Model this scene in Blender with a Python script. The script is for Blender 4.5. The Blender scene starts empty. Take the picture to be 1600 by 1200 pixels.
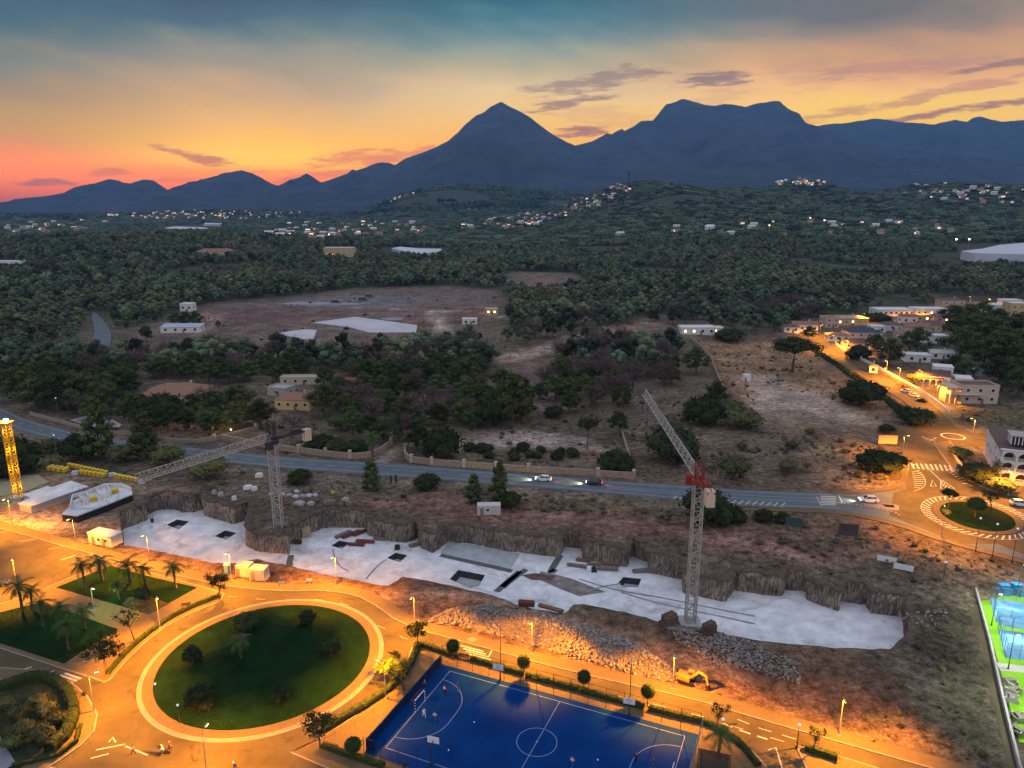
import bpy, bmesh, math, random
import numpy as np
from mathutils import Vector, Matrix, noise
from mathutils.geometry import delaunay_2d_cdt

S = bpy.context.scene
COL = S.collection
R = math.radians
rnd = random.Random(7)

# ------------------------------------------------------------------ camera
F = 1150.0
PITCH = math.atan(280 / F)
H = 78.0
cam_d = bpy.data.cameras.new('camera')
cam = bpy.data.objects.new('camera', cam_d)
COL.objects.link(cam)
cam.location = (0, 0, H)
cam.rotation_euler = (R(90) - PITCH, 0, 0)
cam_d.sensor_width = 36
cam_d.lens = 36 * F / 1600
cam_d.clip_start = 1
cam_d.clip_end = 60000
S.camera = cam
S.view_settings.view_transform = 'Standard'
S.view_settings.look = 'None'
S.view_settings.exposure = 0.5
S.view_settings.gamma = 1
S.cycles.max_bounces = 5
S.cycles.diffuse_bounces = 2
S.cycles.glossy_bounces = 2
S.cycles.transparent_max_bounces = 8
S.cycles.volume_bounces = 0
S.cycles.sample_clamp_indirect = 3
S.cycles.use_light_tree = True


def ray(px, py):
    x = px - 800.0
    y = 600.0 - py
    c, s = math.cos(PITCH), math.sin(PITCH)
    return Vector((x, F * c + y * s, -F * s + y * c))


def P(px, py, z=0.0):
    d = ray(px, py)
    t = (z - H) / d.z
    return (d.x * t, d.y * t)


def L(c):
    """sRGB 0-255 -> linear"""
    return tuple(((v / 255) / 12.92 if v / 255 < .04045 else ((v / 255 + .055) / 1.055) ** 2.4) for v in c)


# ------------------------------------------------------------------ world (dusk sky by direction)
W = bpy.data.worlds.new('World')
S.world = W
W.use_nodes = True
wn, wl = W.node_tree.nodes, W.node_tree.links
wn.clear()
w_out = wn.new('ShaderNodeOutputWorld')
w_bg = wn.new('ShaderNodeBackground')
wl.new(w_bg.outputs[0], w_out.inputs[0])
tc = wn.new('ShaderNodeTexCoord')
sep = wn.new('ShaderNodeSeparateXYZ')
wl.new(tc.outputs['Generated'], sep.inputs[0])


def wm(op, a, b=None, c=None):
    n = wn.new('ShaderNodeMath')
    n.operation = op
    for i, v in enumerate((a, b, c)):
        if v is None:
            continue
        if isinstance(v, (int, float)):
            n.inputs[i].default_value = v
        else:
            wl.new(v, n.inputs[i])
    return n.outputs[0]


def wramp(fac, stops):
    n = wn.new('ShaderNodeValToRGB')
    wl.new(fac, n.inputs[0])
    e = n.color_ramp.elements
    while len(e) < len(stops):
        e.new(0.5)
    for i, (p, c) in enumerate(sorted(stops)):
        e[i].position = p
        e[i].color = (*c, 1)
    return n.outputs[0]


def wmix(f, a, b):
    n = wn.new('ShaderNodeMix')
    n.data_type = 'RGBA'
    if isinstance(f, (int, float)):
        n.inputs[0].default_value = f
    else:
        wl.new(f, n.inputs[0])
    for v, k in ((a, 6), (b, 7)):
        if isinstance(v, tuple):
            n.inputs[k].default_value = (*v, 1)
        else:
            wl.new(v, n.inputs[k])
    return n.outputs[2]


def wrange(v, a, b, smooth=False):
    n = wn.new('ShaderNodeMapRange')
    n.interpolation_type = 'SMOOTHSTEP' if smooth else 'LINEAR'
    wl.new(v, n.inputs[0])
    n.inputs[1].default_value = a
    n.inputs[2].default_value = b
    return n.outputs[0]


def wnoise(vec, scale, detail=3, rough=.55):
    n = wn.new('ShaderNodeTexNoise')
    wl.new(vec, n.inputs['Vector'])
    n.inputs['Scale'].default_value = scale
    n.inputs['Detail'].default_value = detail
    n.inputs['Roughness'].default_value = rough
    return n.outputs[0]


def wvec(x, y, z=0.0):
    n = wn.new('ShaderNodeCombineXYZ')
    for i, v in enumerate((x, y, z)):
        if isinstance(v, (int, float)):
            n.inputs[i].default_value = v
        else:
            wl.new(v, n.inputs[i])
    return n.outputs[0]


EL0 = wm('MULTIPLY', wm('ARCSINE', sep.outputs[2]), 57.2958)
AZ = wm('MULTIPLY', wm('ARCTAN2', sep.outputs[0], sep.outputs[1]), 57.2958)
# broad soft streaks fan out from the set sun
fan = wnoise(wvec(wm('ADD', wm('MULTIPLY', AZ, .085), wm('MULTIPLY', EL0, .12)), wm('MULTIPLY', EL0, .22), 3.0), 1.0, 4)
EL = wm('ADD', EL0, wm('MULTIPLY', wm('MULTIPLY', wm('SUBTRACT', fan, .5), 4.4), wrange(EL0, .5, 8)))


HAZE = .5 / 9600


def elev(px, py):
    d = ray(px, py).normalized()
    return math.degrees(math.asin(d.z)), math.degrees(math.atan2(d.x, d.y))


COLS = {
    10: [(0, (72, 100, 120)), (41, (78, 108, 122)), (69, (106, 120, 128)), (96, (140, 138, 128)), (124, (165, 143, 122)), (165, (188, 152, 116)),
         (192, (198, 155, 108)), (220, (215, 152, 92)), (239, (236, 148, 76)), (255, (250, 150, 56)), (275, (250, 138, 46)), (288, (236, 126, 48)), (303, (205, 114, 58)), (318, (172, 104, 72))],
    400: [(0, (62, 90, 112)), (40, (74, 106, 126)), (60, (102, 125, 131)), (80, (138, 142, 138)), (105, (162, 152, 136)), (130, (190, 162, 135)),
          (165, (216, 172, 127)), (190, (232, 181, 122)), (215, (250, 190, 105)), (240, (255, 203, 96)), (256, (252, 195, 82)), (270, (248, 150, 60)), (300, (240, 110, 50))],
    800: [(0, (68, 110, 128)), (20, (85, 124, 138)), (40, (115, 141, 146)), (60, (142, 155, 148)), (80, (167, 168, 148)), (100, (190, 175, 145)),
          (120, (207, 185, 150)), (140, (224, 192, 153)), (155, (232, 200, 152)), (190, (245, 196, 128)), (225, (252, 182, 100)), (260, (252, 158, 72))],
    1400: [(0, (122, 115, 118)), (30, (154, 134, 122)), (60, (194, 151, 125)), (80, (208, 160, 122)), (100, (220, 163, 122)), (125, (240, 180, 130)),
           (145, (250, 194, 128)), (165, (252, 204, 118)), (190, (250, 200, 110)), (230, (248, 180, 95))],
}
AMAX = 18.0
ramps = {}
for px, st in COLS.items():
    stops = []
    for py, c in st:
        e, a = elev(px, py)
        lc = L(c)
        # the haze in front of the sky takes some of its light and adds its own
        pth = min(12700 / max(.3, math.cos(R(a))), 1776 / max(.01, math.sin(R(e))))
        T_ = math.exp(-HAZE * pth)
        stops.append((max(0, min(1, e / AMAX)), tuple(max(.003, (lc[k] / 1.414 - (1 - T_) * (.12, .13, .215)[k]) / T_) for k in range(3))))
    ramps[px] = wramp(wm('DIVIDE', EL, AMAX), stops)
c1 = wmix(wrange(AZ, elev(10, 250)[1], elev(400, 250)[1], True), ramps[10], ramps[400])
c2 = wmix(wrange(AZ, elev(400, 200)[1], elev(800, 200)[1], True), c1, ramps[800])
skyc = wmix(wrange(AZ, elev(800, 150)[1], elev(1400, 150)[1], True), c2, ramps[1400])
# thin clouds: elongated wisps, each at its own place in the sky: (px, py, half length deg, half thickness deg, tilt deg, strength, colour)
DUSK = L((128, 92, 78))
HOT = L((236, 110, 50))
wisps = [(925, 128, 4.8, .60, 8, .62, DUSK), (1115, 124, 2.3, .48, 4, .8, DUSK), (885, 163, 3.0, .32, 12, .75, DUSK), (908, 207, 2.3, .35, 1, .9, L((170, 98, 78))),
         (1420, 105, 5.0, .55, 0, .55, L((190, 125, 100))), (1260, 112, 2.5, 1.0, -5, .35, L((190, 130, 105))), (1440, 152, 9.5, .30, 9, .62, L((205, 128, 88))),
         (1500, 172, 6.0, .22, 7, .9, L((175, 105, 75))), (1590, 97, 3, .25, 4, .6, DUSK), (310, 245, 2.3, .30, -12, .85, L((190, 85, 60))), (580, 246, 4.2, .55, 8, .8, HOT),
         (520, 272, 3.0, .28, 5, .8, HOT), (435, 283, 2.6, .2, 0, .7, L((215, 90, 55))), (170, 268, 1.3, .3, 0, .6, L((195, 90, 65))), (75, 287, 1.7, .22, 0, .8, L((150, 82, 80))),
         (420, 268, 1.6, .16, 0, .6, HOT), (280, 282, 2.2, .2, 2, .6, L((225, 95, 55))), (960, 185, 5, .8, -10, .28, L((205, 140, 105))), (1120, 152, 2.2, .6, 20, .3, L((200, 140, 112)))]
cn = wnoise(wvec(wm('ADD', wm('MULTIPLY', AZ, .42), wm('MULTIPLY', EL0, -.5)), wm('MULTIPLY', EL0, 2.6), 0.0), 1.0, 6, .68)
warp = wm('MULTIPLY', wm('SUBTRACT', wnoise(wvec(wm('MULTIPLY', AZ, .25), wm('MULTIPLY', EL0, .35), 5.0), 1.0, 3), .5), 1.5)
for (px, py, hl, ht, tl, st, cc) in wisps:
    e, a = elev(px, py)
    da = wm('SUBTRACT', AZ, a)
    de = wm('ADD', wm('SUBTRACT', EL0, e), wm('MULTIPLY', warp, .35 + ht * .5))
    cs, sn = math.cos(R(tl)), math.sin(R(tl))
    u = wm('DIVIDE', wm('ADD', wm('MULTIPLY', da, cs), wm('MULTIPLY', de, sn)), hl)
    v = wm('DIVIDE', wm('SUBTRACT', wm('MULTIPLY', de, cs), wm('MULTIPLY', da, sn)), ht)
    r2 = wm('ADD', wm('MULTIPLY', u, u), wm('MULTIPLY', v, v))
    g = wm('SUBTRACT', 1.0, wrange(wm('ADD', r2, wm('MULTIPLY', wm('SUBTRACT', cn, .5), 7.5)), 0.0, 1.7, True))
    skyc = wmix(wm('MULTIPLY', g, st), skyc, cc)
# above the frame: a bright, even dusk vault; behind the camera a pale blue-violet sky
vault = wmix(wrange(EL0, 30, 75, True), (.36, .44, .58), (.58, .58, .68))
back = wmix(wrange(EL0, 0, 30, True), (.42, .40, .48), (.52, .54, .65))
vault = wmix(wrange(wm('ABSOLUTE', AZ), 60, 130, True), vault, back)
skyc = wmix(wrange(EL0, 15.5, 32, True), skyc, vault)
skyc = wmix(wrange(wm('ABSOLUTE', AZ), 50, 110, True), skyc, back)
nis = wn.new('ShaderNodeTexSky')
nis.sky_type = 'NISHITA'
nis.sun_disc = False
nis.sun_elevation = R(1.0)
nis.sun_rotation = R(-20)
addn = wn.new('ShaderNodeMix')
addn.data_type = 'RGBA'
addn.blend_type = 'ADD'
addn.inputs[0].default_value = .012
wl.new(skyc, addn.inputs[6])
wl.new(nis.outputs[0], addn.inputs[7])
wl.new(addn.outputs[2], w_bg.inputs[0])
w_bg.inputs[1].default_value = 1.0

sun_d = bpy.data.lights.new('sun', 'SUN')
sun_d.energy = .12
sun_d.angle = R(25)
sun_d.color = (1, .62, .38)
sun = bpy.data.objects.new('sun', sun_d)
COL.objects.link(sun)
sun.location = (0, 0, 500)
sun.rotation_euler = (R(80), 0, R(200))     # the last glow comes from the horizon, left of the peak

# ------------------------------------------------------------------ materials
MATS = {}


def mat(name, col, rough=.85, var=.25, scale=1.5, bump=0.0, bscale=None, metal=0.0, emit=None, estr=0.0, col2=None, world=True, spec=.14, objvar=0.0, detail=6, sheen=0.0, trans=0.0):
    if name in MATS:
        return MATS[name]
    m = bpy.data.materials.new(name)
    m.use_nodes = True
    n, l = m.node_tree.nodes, m.node_tree.links
    b = n['Principled BSDF']
    b.inputs['Roughness'].default_value = rough
    b.inputs['Metallic'].default_value = metal
    b.inputs['Specular IOR Level'].default_value = spec
    if trans:
        b.inputs['Transmission Weight'].default_value = trans
    if world:
        g = n.new('ShaderNodeNewGeometry')
        vec = g.outputs['Position']
    else:
        g = n.new('ShaderNodeTexCoord')
        vec = g.outputs['Object']
    t = n.new('ShaderNodeTexNoise')
    l.new(vec, t.inputs['Vector'])
    t.inputs['Scale'].default_value = scale
    t.inputs['Detail'].default_value = detail
    t.inputs['Roughness'].default_value = .65
    cr = n.new('ShaderNodeValToRGB')
    c2 = col2 if col2 else tuple(min(1, c * (1 + var)) for c in col)
    c1_ = col if col2 else tuple(c * (1 - var) for c in col)
    cr.color_ramp.elements[0].color = (*c1_, 1)
    cr.color_ramp.elements[1].color = (*c2, 1)
    cr.color_ramp.elements[0].position = .33
    cr.color_ramp.elements[1].position = .67
    l.new(t.outputs[0], cr.inputs[0])
    out = cr.outputs[0]
    if objvar:
        oi = n.new('ShaderNodeObjectInfo')
        hs = n.new('ShaderNodeHueSaturation')
        mr = n.new('ShaderNodeMapRange')
        l.new(oi.outputs['Random'], mr.inputs[0])
        mr.inputs[3].default_value = 1 - objvar
        mr.inputs[4].default_value = 1 + objvar
        l.new(mr.outputs[0], hs.inputs['Value'])
        mr2 = n.new('ShaderNodeMapRange')
        mm = n.new('ShaderNodeMath')
        mm.operation = 'FRACT'
        mk = n.new('ShaderNodeMath')
        mk.operation = 'MULTIPLY'
        mk.inputs[1].default_value = 7.31
        l.new(oi.outputs['Random'], mk.inputs[0])
        l.new(mk.outputs[0], mm.inputs[0])
        l.new(mm.outputs[0], mr2.inputs[0])
        mr2.inputs[3].default_value = .5 - objvar * .07
        mr2.inputs[4].default_value = .5 + objvar * .07
        l.new(mr2.outputs[0], hs.inputs['Hue'])
        l.new(out, hs.inputs['Color'])
        out = hs.outputs[0]
    l.new(out, b.inputs['Base Color'])
    if bump:
        bt = n.new('ShaderNodeTexNoise')
        l.new(vec, bt.inputs['Vector'])
        bt.inputs['Scale'].default_value = bscale or scale * 4
        bt.inputs['Detail'].default_value = 5
        bp = n.new('ShaderNodeBump')
        bp.inputs['Strength'].default_value = 1.0
        bp.inputs['Distance'].default_value = bump
        l.new(bt.outputs[0], bp.inputs['Height'])
        l.new(bp.outputs[0], b.inputs['Normal'])
    if emit:
        b.inputs['Emission Color'].default_value = (*emit, 1)
        b.inputs['Emission Strength'].default_value = estr
        m.cycles.emission_sampling = 'NONE'
    MATS[name] = m
    return m


ASPH = mat('asphalt', (.062, .050, .027), .85, .18, .12, .01, 6, col2=(.112, .090, .048), detail=10)
ASPH2 = mat('asphalt_road', (.10, .125, .14), .75, .12, .25, .01, 6)
PAVE = mat('pavement', (.135, .098, .050), .85, .12, 1.2, .01, 5)
KERB = mat('kerb', (.25, .22, .18), .8, .1, 2)
LINE = mat('line_paint', (.42, .42, .40), .6, .15, 3)
GRASS = mat('lawn', (.0030, .013, .0040), .95, .3, .30, .05, 3, col2=(.009, .030, .007), detail=9, spec=.03)
COURT = mat('court_blue', (.0005, .024, .125), .75, .12, .2, col2=(.001, .037, .175), detail=9, spec=.05)
COURTW = mat('court_wall', (.003, .020, .075), .7, .1, .4)
CLINE = mat('court_line', (.26, .34, .46), .6, .1, 2)
CONC = mat('blinding_concrete', (.46, .48, .50), .9, .1, .22, .06, 1.4, col2=(.76, .77, .79), detail=10)
CONCD = mat('concrete_damp', (.19, .20, .21), .8, .2, .8)
CONCG = mat('concrete_grey', (.36, .35, .33), .9, .12, .8)
WALLW = mat('white_render', (.66, .64, .60), .85, .06, .6, world=True)
WALLB = mat('beige_render', (.50, .41, .31), .85, .06, .6)
WALLP = mat('peach_render', (.55, .38, .28), .85, .06, .6)
WALLY = mat('yellow_render', (.52, .38, .20), .85, .08, .6)
TILE = mat('roof_tile', (.26, .14, .09), .85, .25, 1.6, .05, 3)
TILED = mat('roof_tile_dark', (.13, .085, .075), .85, .25, 1.6, .05, 3)
TILER = mat('roof_tile_red', (.28, .09, .07), .85, .25, 1.6, .05, 3)
ROOFW = mat('flat_roof_white', (.62, .62, .64), .8, .08, .5)
GLASSD = mat('window_glass', (.03, .035, .045), .15, .2, 2, spec=.6)
METAL = mat('galvanised', (.34, .34, .34), .5, .15, 3, metal=.5)
DARKM = mat('dark_metal', (.035, .035, .04), .5, .1, 3)
CRG = mat('crane_grey', (.34, .32, .29), .6, .2, 2)
CRR = mat('crane_red', (.26, .045, .035), .55, .15, 2)
CRY = mat('crane_yellow', (.62, .36, .03), .55, .12, 2)
YEL = mat('yellow_crate', (.62, .42, .02), .7, .15, 1.5)
CW = mat('counterweight', (.58, .47, .34), .85, .1, 1.5)
WHITEP = mat('white_paint', (.72, .72, .72), .45, .05, 2)
STONE = mat('dry_stone', (.30, .225, .165), .9, .45, 2.6, .12, 2.5)
WOOD = mat('timber', (.20, .11, .075), .85, .3, 2)
WOODG = mat('old_timber', (.17, .15, .13), .85, .3, 2)
RUST = mat('rebar_rust', (.13, .045, .035), .8, .25, 3)
HEDGE = mat('hedge_leaf', (.030, .045, .012), .9, .45, 3.5, .1, 5)
BARK = mat('bark', (.10, .07, .05), .95, .3, 4, world=False)
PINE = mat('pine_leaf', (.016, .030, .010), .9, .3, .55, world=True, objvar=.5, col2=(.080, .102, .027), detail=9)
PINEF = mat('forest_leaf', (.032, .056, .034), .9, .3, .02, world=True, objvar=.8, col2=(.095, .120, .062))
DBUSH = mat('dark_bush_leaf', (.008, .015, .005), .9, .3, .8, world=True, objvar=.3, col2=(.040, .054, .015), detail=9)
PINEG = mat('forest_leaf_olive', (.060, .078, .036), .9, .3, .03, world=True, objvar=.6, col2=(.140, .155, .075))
OLIVE = mat('olive_leaf', (.040, .055, .020), .9, .3, .9, world=True, objvar=.3, col2=(.11, .115, .040), detail=9)
TWIG = mat('bare_twigs', (.13, .088, .090), .95, .25, .5, world=True, objvar=.25)
LEAFB = mat('broad_leaf', (.025, .042, .010), .85, .35, 2, world=True, objvar=.2)
PALML = mat('palm_leaf', (.050, .080, .018), .8, .3, 2, world=True, objvar=.2)
SCRUB = mat('scrub_leaf', (.055, .055, .025), .95, .3, .06, world=True, objvar=.6, col2=(.13, .10, .055))
RED_FL = mat('bougainvillea', (.22, .02, .04), .9, .3, 3)
SKIN = mat('skin', (.42, .25, .17), .6, .05, 3)
BLACKC = mat('black_cloth', (.015, .015, .018), .9, .1, 3)
WHITEC = mat('white_cloth', (.62, .62, .62), .9, .1, 3)
PINKC = mat('pink_cloth', (.55, .25, .25), .9, .1, 3)
BLUEC = mat('blue_cloth', (.05, .09, .22), .9, .1, 3)
REDC = mat('red_cloth', (.30, .03, .03), .9, .1, 3)
RUBB = mat('rubber', (.02, .02, .02), .8, .1, 3)
LAMPE = mat('lamp_glow', (1, .8, .4), .5, 0, 1, emit=(1, .62, .16), estr=6)
LAMPW = mat('lamp_glow_white', (1, 1, .9), .5, 0, 1, emit=(1, .95, .75), estr=5)
WINE = mat('lit_window', (1, .8, .5), .5, 0, 1, emit=(1, .62, .25), estr=5)
WINF = mat('far_lit_window', (1, .8, .5), .5, 0, 1, emit=(1, .55, .22), estr=3.2)
WINFW = mat('far_white_light', (1, 1, 1), .5, 0, 1, emit=(1, .85, .62), estr=3.5)
TAIL = mat('tail_light', (.5, .02, .02), .4, 0, 1, emit=(1, .03, .02), estr=9)
HEADL = mat('head_light', (1, 1, .85), .4, 0, 1, emit=(1, .95, .7), estr=9)
WATER = mat('pool_water', (.10, .24, .28), .1, .1, 1, spec=.6)
PADELB = mat('padel_blue', (.06, .22, .50), .7, .3, .35, col2=(.22, .42, .62))
PADELG = mat('padel_green', (.15, .34, .01), .8, .1, .5)
EARTH = mat('brown_earth', (.075, .050, .038), .95, .35, .5, .12, 1.2, col2=(.13, .09, .068))
DIRT = mat('pale_dirt', (.25, .19, .165), .95, .2, .3, .05, 2)
PEBBLE = mat('rubble_rock', (.21, .185, .165), .9, .2, .6, .05, 3, world=True, objvar=.25)
BENCHM = mat('bench_wood', (.07, .045, .035), .8, .2, 3)
PLASTW = mat('polytunnel', (.50, .52, .58), .6, .1, .05)
BLUEP = mat('toilet_blue', (.05, .13, .30), .6, .1, 2)
CONT = mat('container_cream', (.55, .48, .38), .7, .12, 1.5)
FIELDP = mat('field_sheet', (.42, .40, .44), .8, .1, .05, col2=(.56, .55, .58))


def pit_rock():
    m = mat('cut_rock', (.13, .118, .105), .95, .4, .16, .35, 1.6, col2=(.36, .295, .22), detail=9)
    n, l = m.node_tree.nodes, m.node_tree.links
    b = n['Principled BSDF']
    src = b.inputs['Base Color'].links[0].from_socket
    g = n.new('ShaderNodeNewGeometry')
    mp = n.new('ShaderNodeVectorMath')
    mp.operation = 'MULTIPLY'
    mp.inputs[1].default_value = (1, 1, .16)
    l.new(g.outputs['Position'], mp.inputs[0])
    t = n.new('ShaderNodeTexNoise')
    t.inputs['Scale'].default_value = 2.9
    t.inputs['Detail'].default_value = 6
    l.new(mp.outputs[0], t.inputs['Vector'])
    cr = n.new('ShaderNodeValToRGB')
    cr.color_ramp.elements[0].position = .40
    cr.color_ramp.elements[0].color = (.42, .42, .45, 1)
    cr.color_ramp.elements[1].position = .60
    cr.color_ramp.elements[1].color = (1.15, 1.1, 1.05, 1)
    l.new(t.outputs[0], cr.inputs[0])
    mx = n.new('ShaderNodeMix')
    mx.data_type = 'RGBA'
    mx.blend_type = 'MULTIPLY'
    mx.inputs[0].default_value = 1
    l.new(src, mx.inputs[6])
    l.new(cr.outputs[0], mx.inputs[7])
    l.new(mx.outputs[2], b.inputs['Base Color'])
    return m




def stain(m, scale, lo, hi, colr, amt=.75):
    # drying marks, mud and wheel dirt with a shape of their own
    n, l = m.node_tree.nodes, m.node_tree.links
    b = n['Principled BSDF']
    src = b.inputs['Base Color'].links[0].from_socket
    g = n.new('ShaderNodeNewGeometry')
    t = n.new('ShaderNodeTexNoise')
    t.inputs['Scale'].default_value = scale
    t.inputs['Detail'].default_value = 9
    t.inputs['Roughness'].default_value = .68
    t.inputs['Distortion'].default_value = 1.2
    l.new(g.outputs['Position'], t.inputs['Vector'])
    mr = n.new('ShaderNodeMapRange')
    mr.inputs[1].default_value, mr.inputs[2].default_value = lo, hi
    mr.inputs[4].default_value = amt
    l.new(t.outputs[0], mr.inputs[0])
    mx = n.new('ShaderNodeMix')
    mx.data_type = 'RGBA'
    l.new(mr.outputs[0], mx.inputs[0])
    l.new(src, mx.inputs[6])
    mx.inputs[7].default_value = (*colr, 1)
    l.new(mx.outputs[2], b.inputs['Base Color'])


stain(CONC, .11, .54, .68, (.27, .25, .24))
stain(CONC, .9, .60, .72, (.22, .20, .19), .6)
stain(ASPH, .22, .56, .66, (.040, .033, .020), .7)
stain(PAVE, .6, .58, .70, (.075, .055, .030), .7)
stain(COURT, .35, .56, .70, (.004, .045, .15), .5)
ROCK = pit_rock()
ROCKB = mat('bank_earth', (.13, .075, .055), .95, .3, .6, .15, 1.2)

# ------------------------------------------------------------------ object helpers


def tag(o, label=None, cat=None, group=None, kind=None):
    if label:
        o['label'] = label
    if cat:
        o['category'] = cat
    if group:
        o['group'] = group
    if kind:
        o['kind'] = kind
    return o


def empty(name, loc, rz=0.0, label=None, cat=None, group=None):
    o = bpy.data.objects.new(name, None)
    COL.objects.link(o)
    o.location = loc
    o.rotation_euler = (0, 0, rz)
    o.empty_display_size = .5
    return tag(o, label, cat, group)


class MB:
    def __init__(s):
        s.v, s.f, s.mi = [], [], []

    def add(s, vs, fs, mi=0):
        o = len(s.v)
        s.v += [tuple(v) for v in vs]
        s.f += [tuple(i + o for i in f) for f in fs]
        s.mi += [mi] * len(fs)
        return s

    def box(s, c, d, rz=0.0, mi=0, M=None):
        x, y, z = d[0] / 2, d[1] / 2, d[2] / 2
        vs = [Vector((a * x, b * y, e * z)) for e in (-1, 1) for b in (-1, 1) for a in (-1, 1)]
        m = M if M else Matrix.Rotation(rz, 3, 'Z')
        vs = [m @ v + Vector(c) for v in vs]
        return s.add(vs, [(0, 2, 3, 1), (4, 5, 7, 6), (0, 1, 5, 4), (2, 6, 7, 3), (0, 4, 6, 2), (1, 3, 7, 5)], mi)

    def bar(s, a, b, w, h=None, mi=0):
        a, b = Vector(a), Vector(b)
        d = b - a
        ln = d.length
        if ln < 1e-5:
            return s
        q = d.to_track_quat('Y', 'Z').to_matrix()
        return s.box((a + b) / 2, (w, ln, h or w), M=q, mi=mi)

    def tube(s, pts, rs, n=8, mi=0, cap=True):
        pts = [Vector(p) for p in pts]
        if isinstance(rs, (int, float)):
            rs = [rs] * len(pts)
        rings = []
        for i, p in enumerate(pts):
            d = (pts[min(i + 1, len(pts) - 1)] - pts[max(i - 1, 0)])
            if d.length < 1e-6:
                d = Vector((0, 0, 1))
            q = d.to_track_quat('Z', 'Y').to_matrix()
            rings.append([q @ Vector((math.cos(2 * math.pi * k / n) * rs[i], math.sin(2 * math.pi * k / n) * rs[i], 0)) + p for k in range(n)])
        vs = [v for r in rings for v in r]
        fs = [(i * n + k, i * n + (k + 1) % n, (i + 1) * n + (k + 1) % n, (i + 1) * n + k) for i in range(len(pts) - 1) for k in range(n)]
        if cap:
            fs += [tuple(reversed(range(n))), tuple((len(pts) - 1) * n + k for k in range(n))]
        return s.add(vs, fs, mi)

    def prism(s, poly, z0, z1, mi=0):
        """poly: list of (x, y) ; walls + top"""
        ar = sum(poly[i][0] * poly[(i + 1) % len(poly)][1] - poly[(i + 1) % len(poly)][0] * poly[i][1] for i in range(len(poly)))
        if ar < 0:
            poly = poly[::-1]
        n = len(poly)
        vs = [(x, y, z0) for x, y in poly] + [(x, y, z1) for x, y in poly]
        fs = [(i, (i + 1) % n, n + (i + 1) % n, n + i) for i in range(n)] if z1 != z0 else []
        fs.append(tuple(range(n, 2 * n)))
        return s.add(vs, fs, mi)

    def ico(s, c, r, sub=1, jit=0.0, sq=(1, 1, 1), rg=None, mi=0):
        vs, fs = ICO[sub]
        rg = rg or rnd
        out = [(c[0] + v[0] * r * sq[0] * (1 + rg.uniform(-jit, jit)), c[1] + v[1] * r * sq[1] * (1 + rg.uniform(-jit, jit)), c[2] + v[2] * r * sq[2] * (1 + rg.uniform(-jit, jit))) for v in vs]
        return s.add(out, fs, mi)

    def build(s, name, mats, parent=None, smooth=False, label=None, local=False, tri=False):
        """verts are world coordinates unless local; under a parent they are moved to its frame"""
        me = bpy.data.meshes.new(name)
        vs = s.v
        if parent is not None and not local:
            Mi = Matrix.LocRotScale(parent.location, parent.rotation_euler, None).inverted()
            vs = [tuple(Mi @ Vector(v)) for v in vs]
        me.from_pydata(vs, [], s.f)
        if not isinstance(mats, (list, tuple)):
            mats = [mats]
        for m in mats:
            me.materials.append(m)
        if len(mats) > 1:
            me.polygons.foreach_set('material_index', s.mi)
        if tri or any(len(f) > 4 for f in s.f):
            bm = bmesh.new()
            bm.from_mesh(me)
            bmesh.ops.triangulate(bm, faces=[f for f in bm.faces if len(f.verts) > 4])
            bm.to_mesh(me)
            bm.free()
        if smooth:
            me.polygons.foreach_set('use_smooth', [True] * len(me.polygons))
        me.update()
        o = bpy.data.objects.new(name, me)
        COL.objects.link(o)
        if parent is not None:
            o.parent = parent
        if label:
            o['label'] = label
        return o


def _ico(sub):
    bm = bmesh.new()
    bmesh.ops.create_icosphere(bm, subdivisions=sub, radius=1)
    vs = [tuple(v.co) for v in bm.verts]
    fs = [tuple(v.index for v in f.verts) for f in bm.faces]
    bm.free()
    return vs, fs


ICO = {1: _ico(1), 2: _ico(2), 3: _ico(3)}


def recenter(o):
    """top-level meshes get their origin at the base centre of their box"""
    me = o.data
    n = len(me.vertices)
    a = np.empty(n * 3)
    me.vertices.foreach_get('co', a)
    a = a.reshape(-1, 3)
    c = Vector(((a[:, 0].min() + a[:, 0].max()) / 2, (a[:, 1].min() + a[:, 1].max()) / 2, a[:, 2].min()))
    me.transform(Matrix.Translation(-c))
    o.location = c
    return o


def kids(o):
    return [c for c in CH.get(o.name, [])]


CH = {}


def index_children():
    CH.clear()
    for o in bpy.data.objects:
        if o.parent:
            CH.setdefault(o.parent.name, []).append(o)


def copy_tree(o, parent=None, childmap=None):
    c = o.copy()
    COL.objects.link(c)
    c.parent = parent
    for ch in childmap[o.name] if childmap and o.name in childmap else []:
        copy_tree(ch, c, childmap)
    return c


def cmap(root):
    m = {}

    def walk(o):
        m[o.name] = [c for c in bpy.data.objects if c.parent == o] if o == root else [c for c in bpy.data.objects if c.parent == o]
        for c in m[o.name]:
            walk(c)
    walk(root)
    return m


class Proto:
    """first place() moves the original itself, later ones copy it with all its parts"""

    def __init__(s, root):
        s.root, s.used = root, False
        s.m = cmap(root)

    def place(s, loc, rz=0.0, sc=1.0, label=None, group=None, rx=0.0):
        o = s.root if not s.used else copy_tree(s.root, None, s.m)
        s.used = True
        o.location = loc
        o.rotation_euler = (rx, 0, rz)
        o.scale = (sc, sc, sc) if isinstance(sc, (int, float)) else sc
        if label:
            o['label'] = label
        if group:
            o['group'] = group
        elif 'group' in o:
            del o['group']
        return o


def sheet(name, poly, z, mat_, thick=0.0, kind='structure', label=None, cat=None, smooth=0):
    b = MB()
    b.prism(poly, z - thick, z)
    o = b.build(name, mat_, tri=True)
    tag(o, label, cat, None, kind)
    return o


def pxpoly(pts, z=0.0):
    return [P(x, y, z) for x, y in pts]


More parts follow.
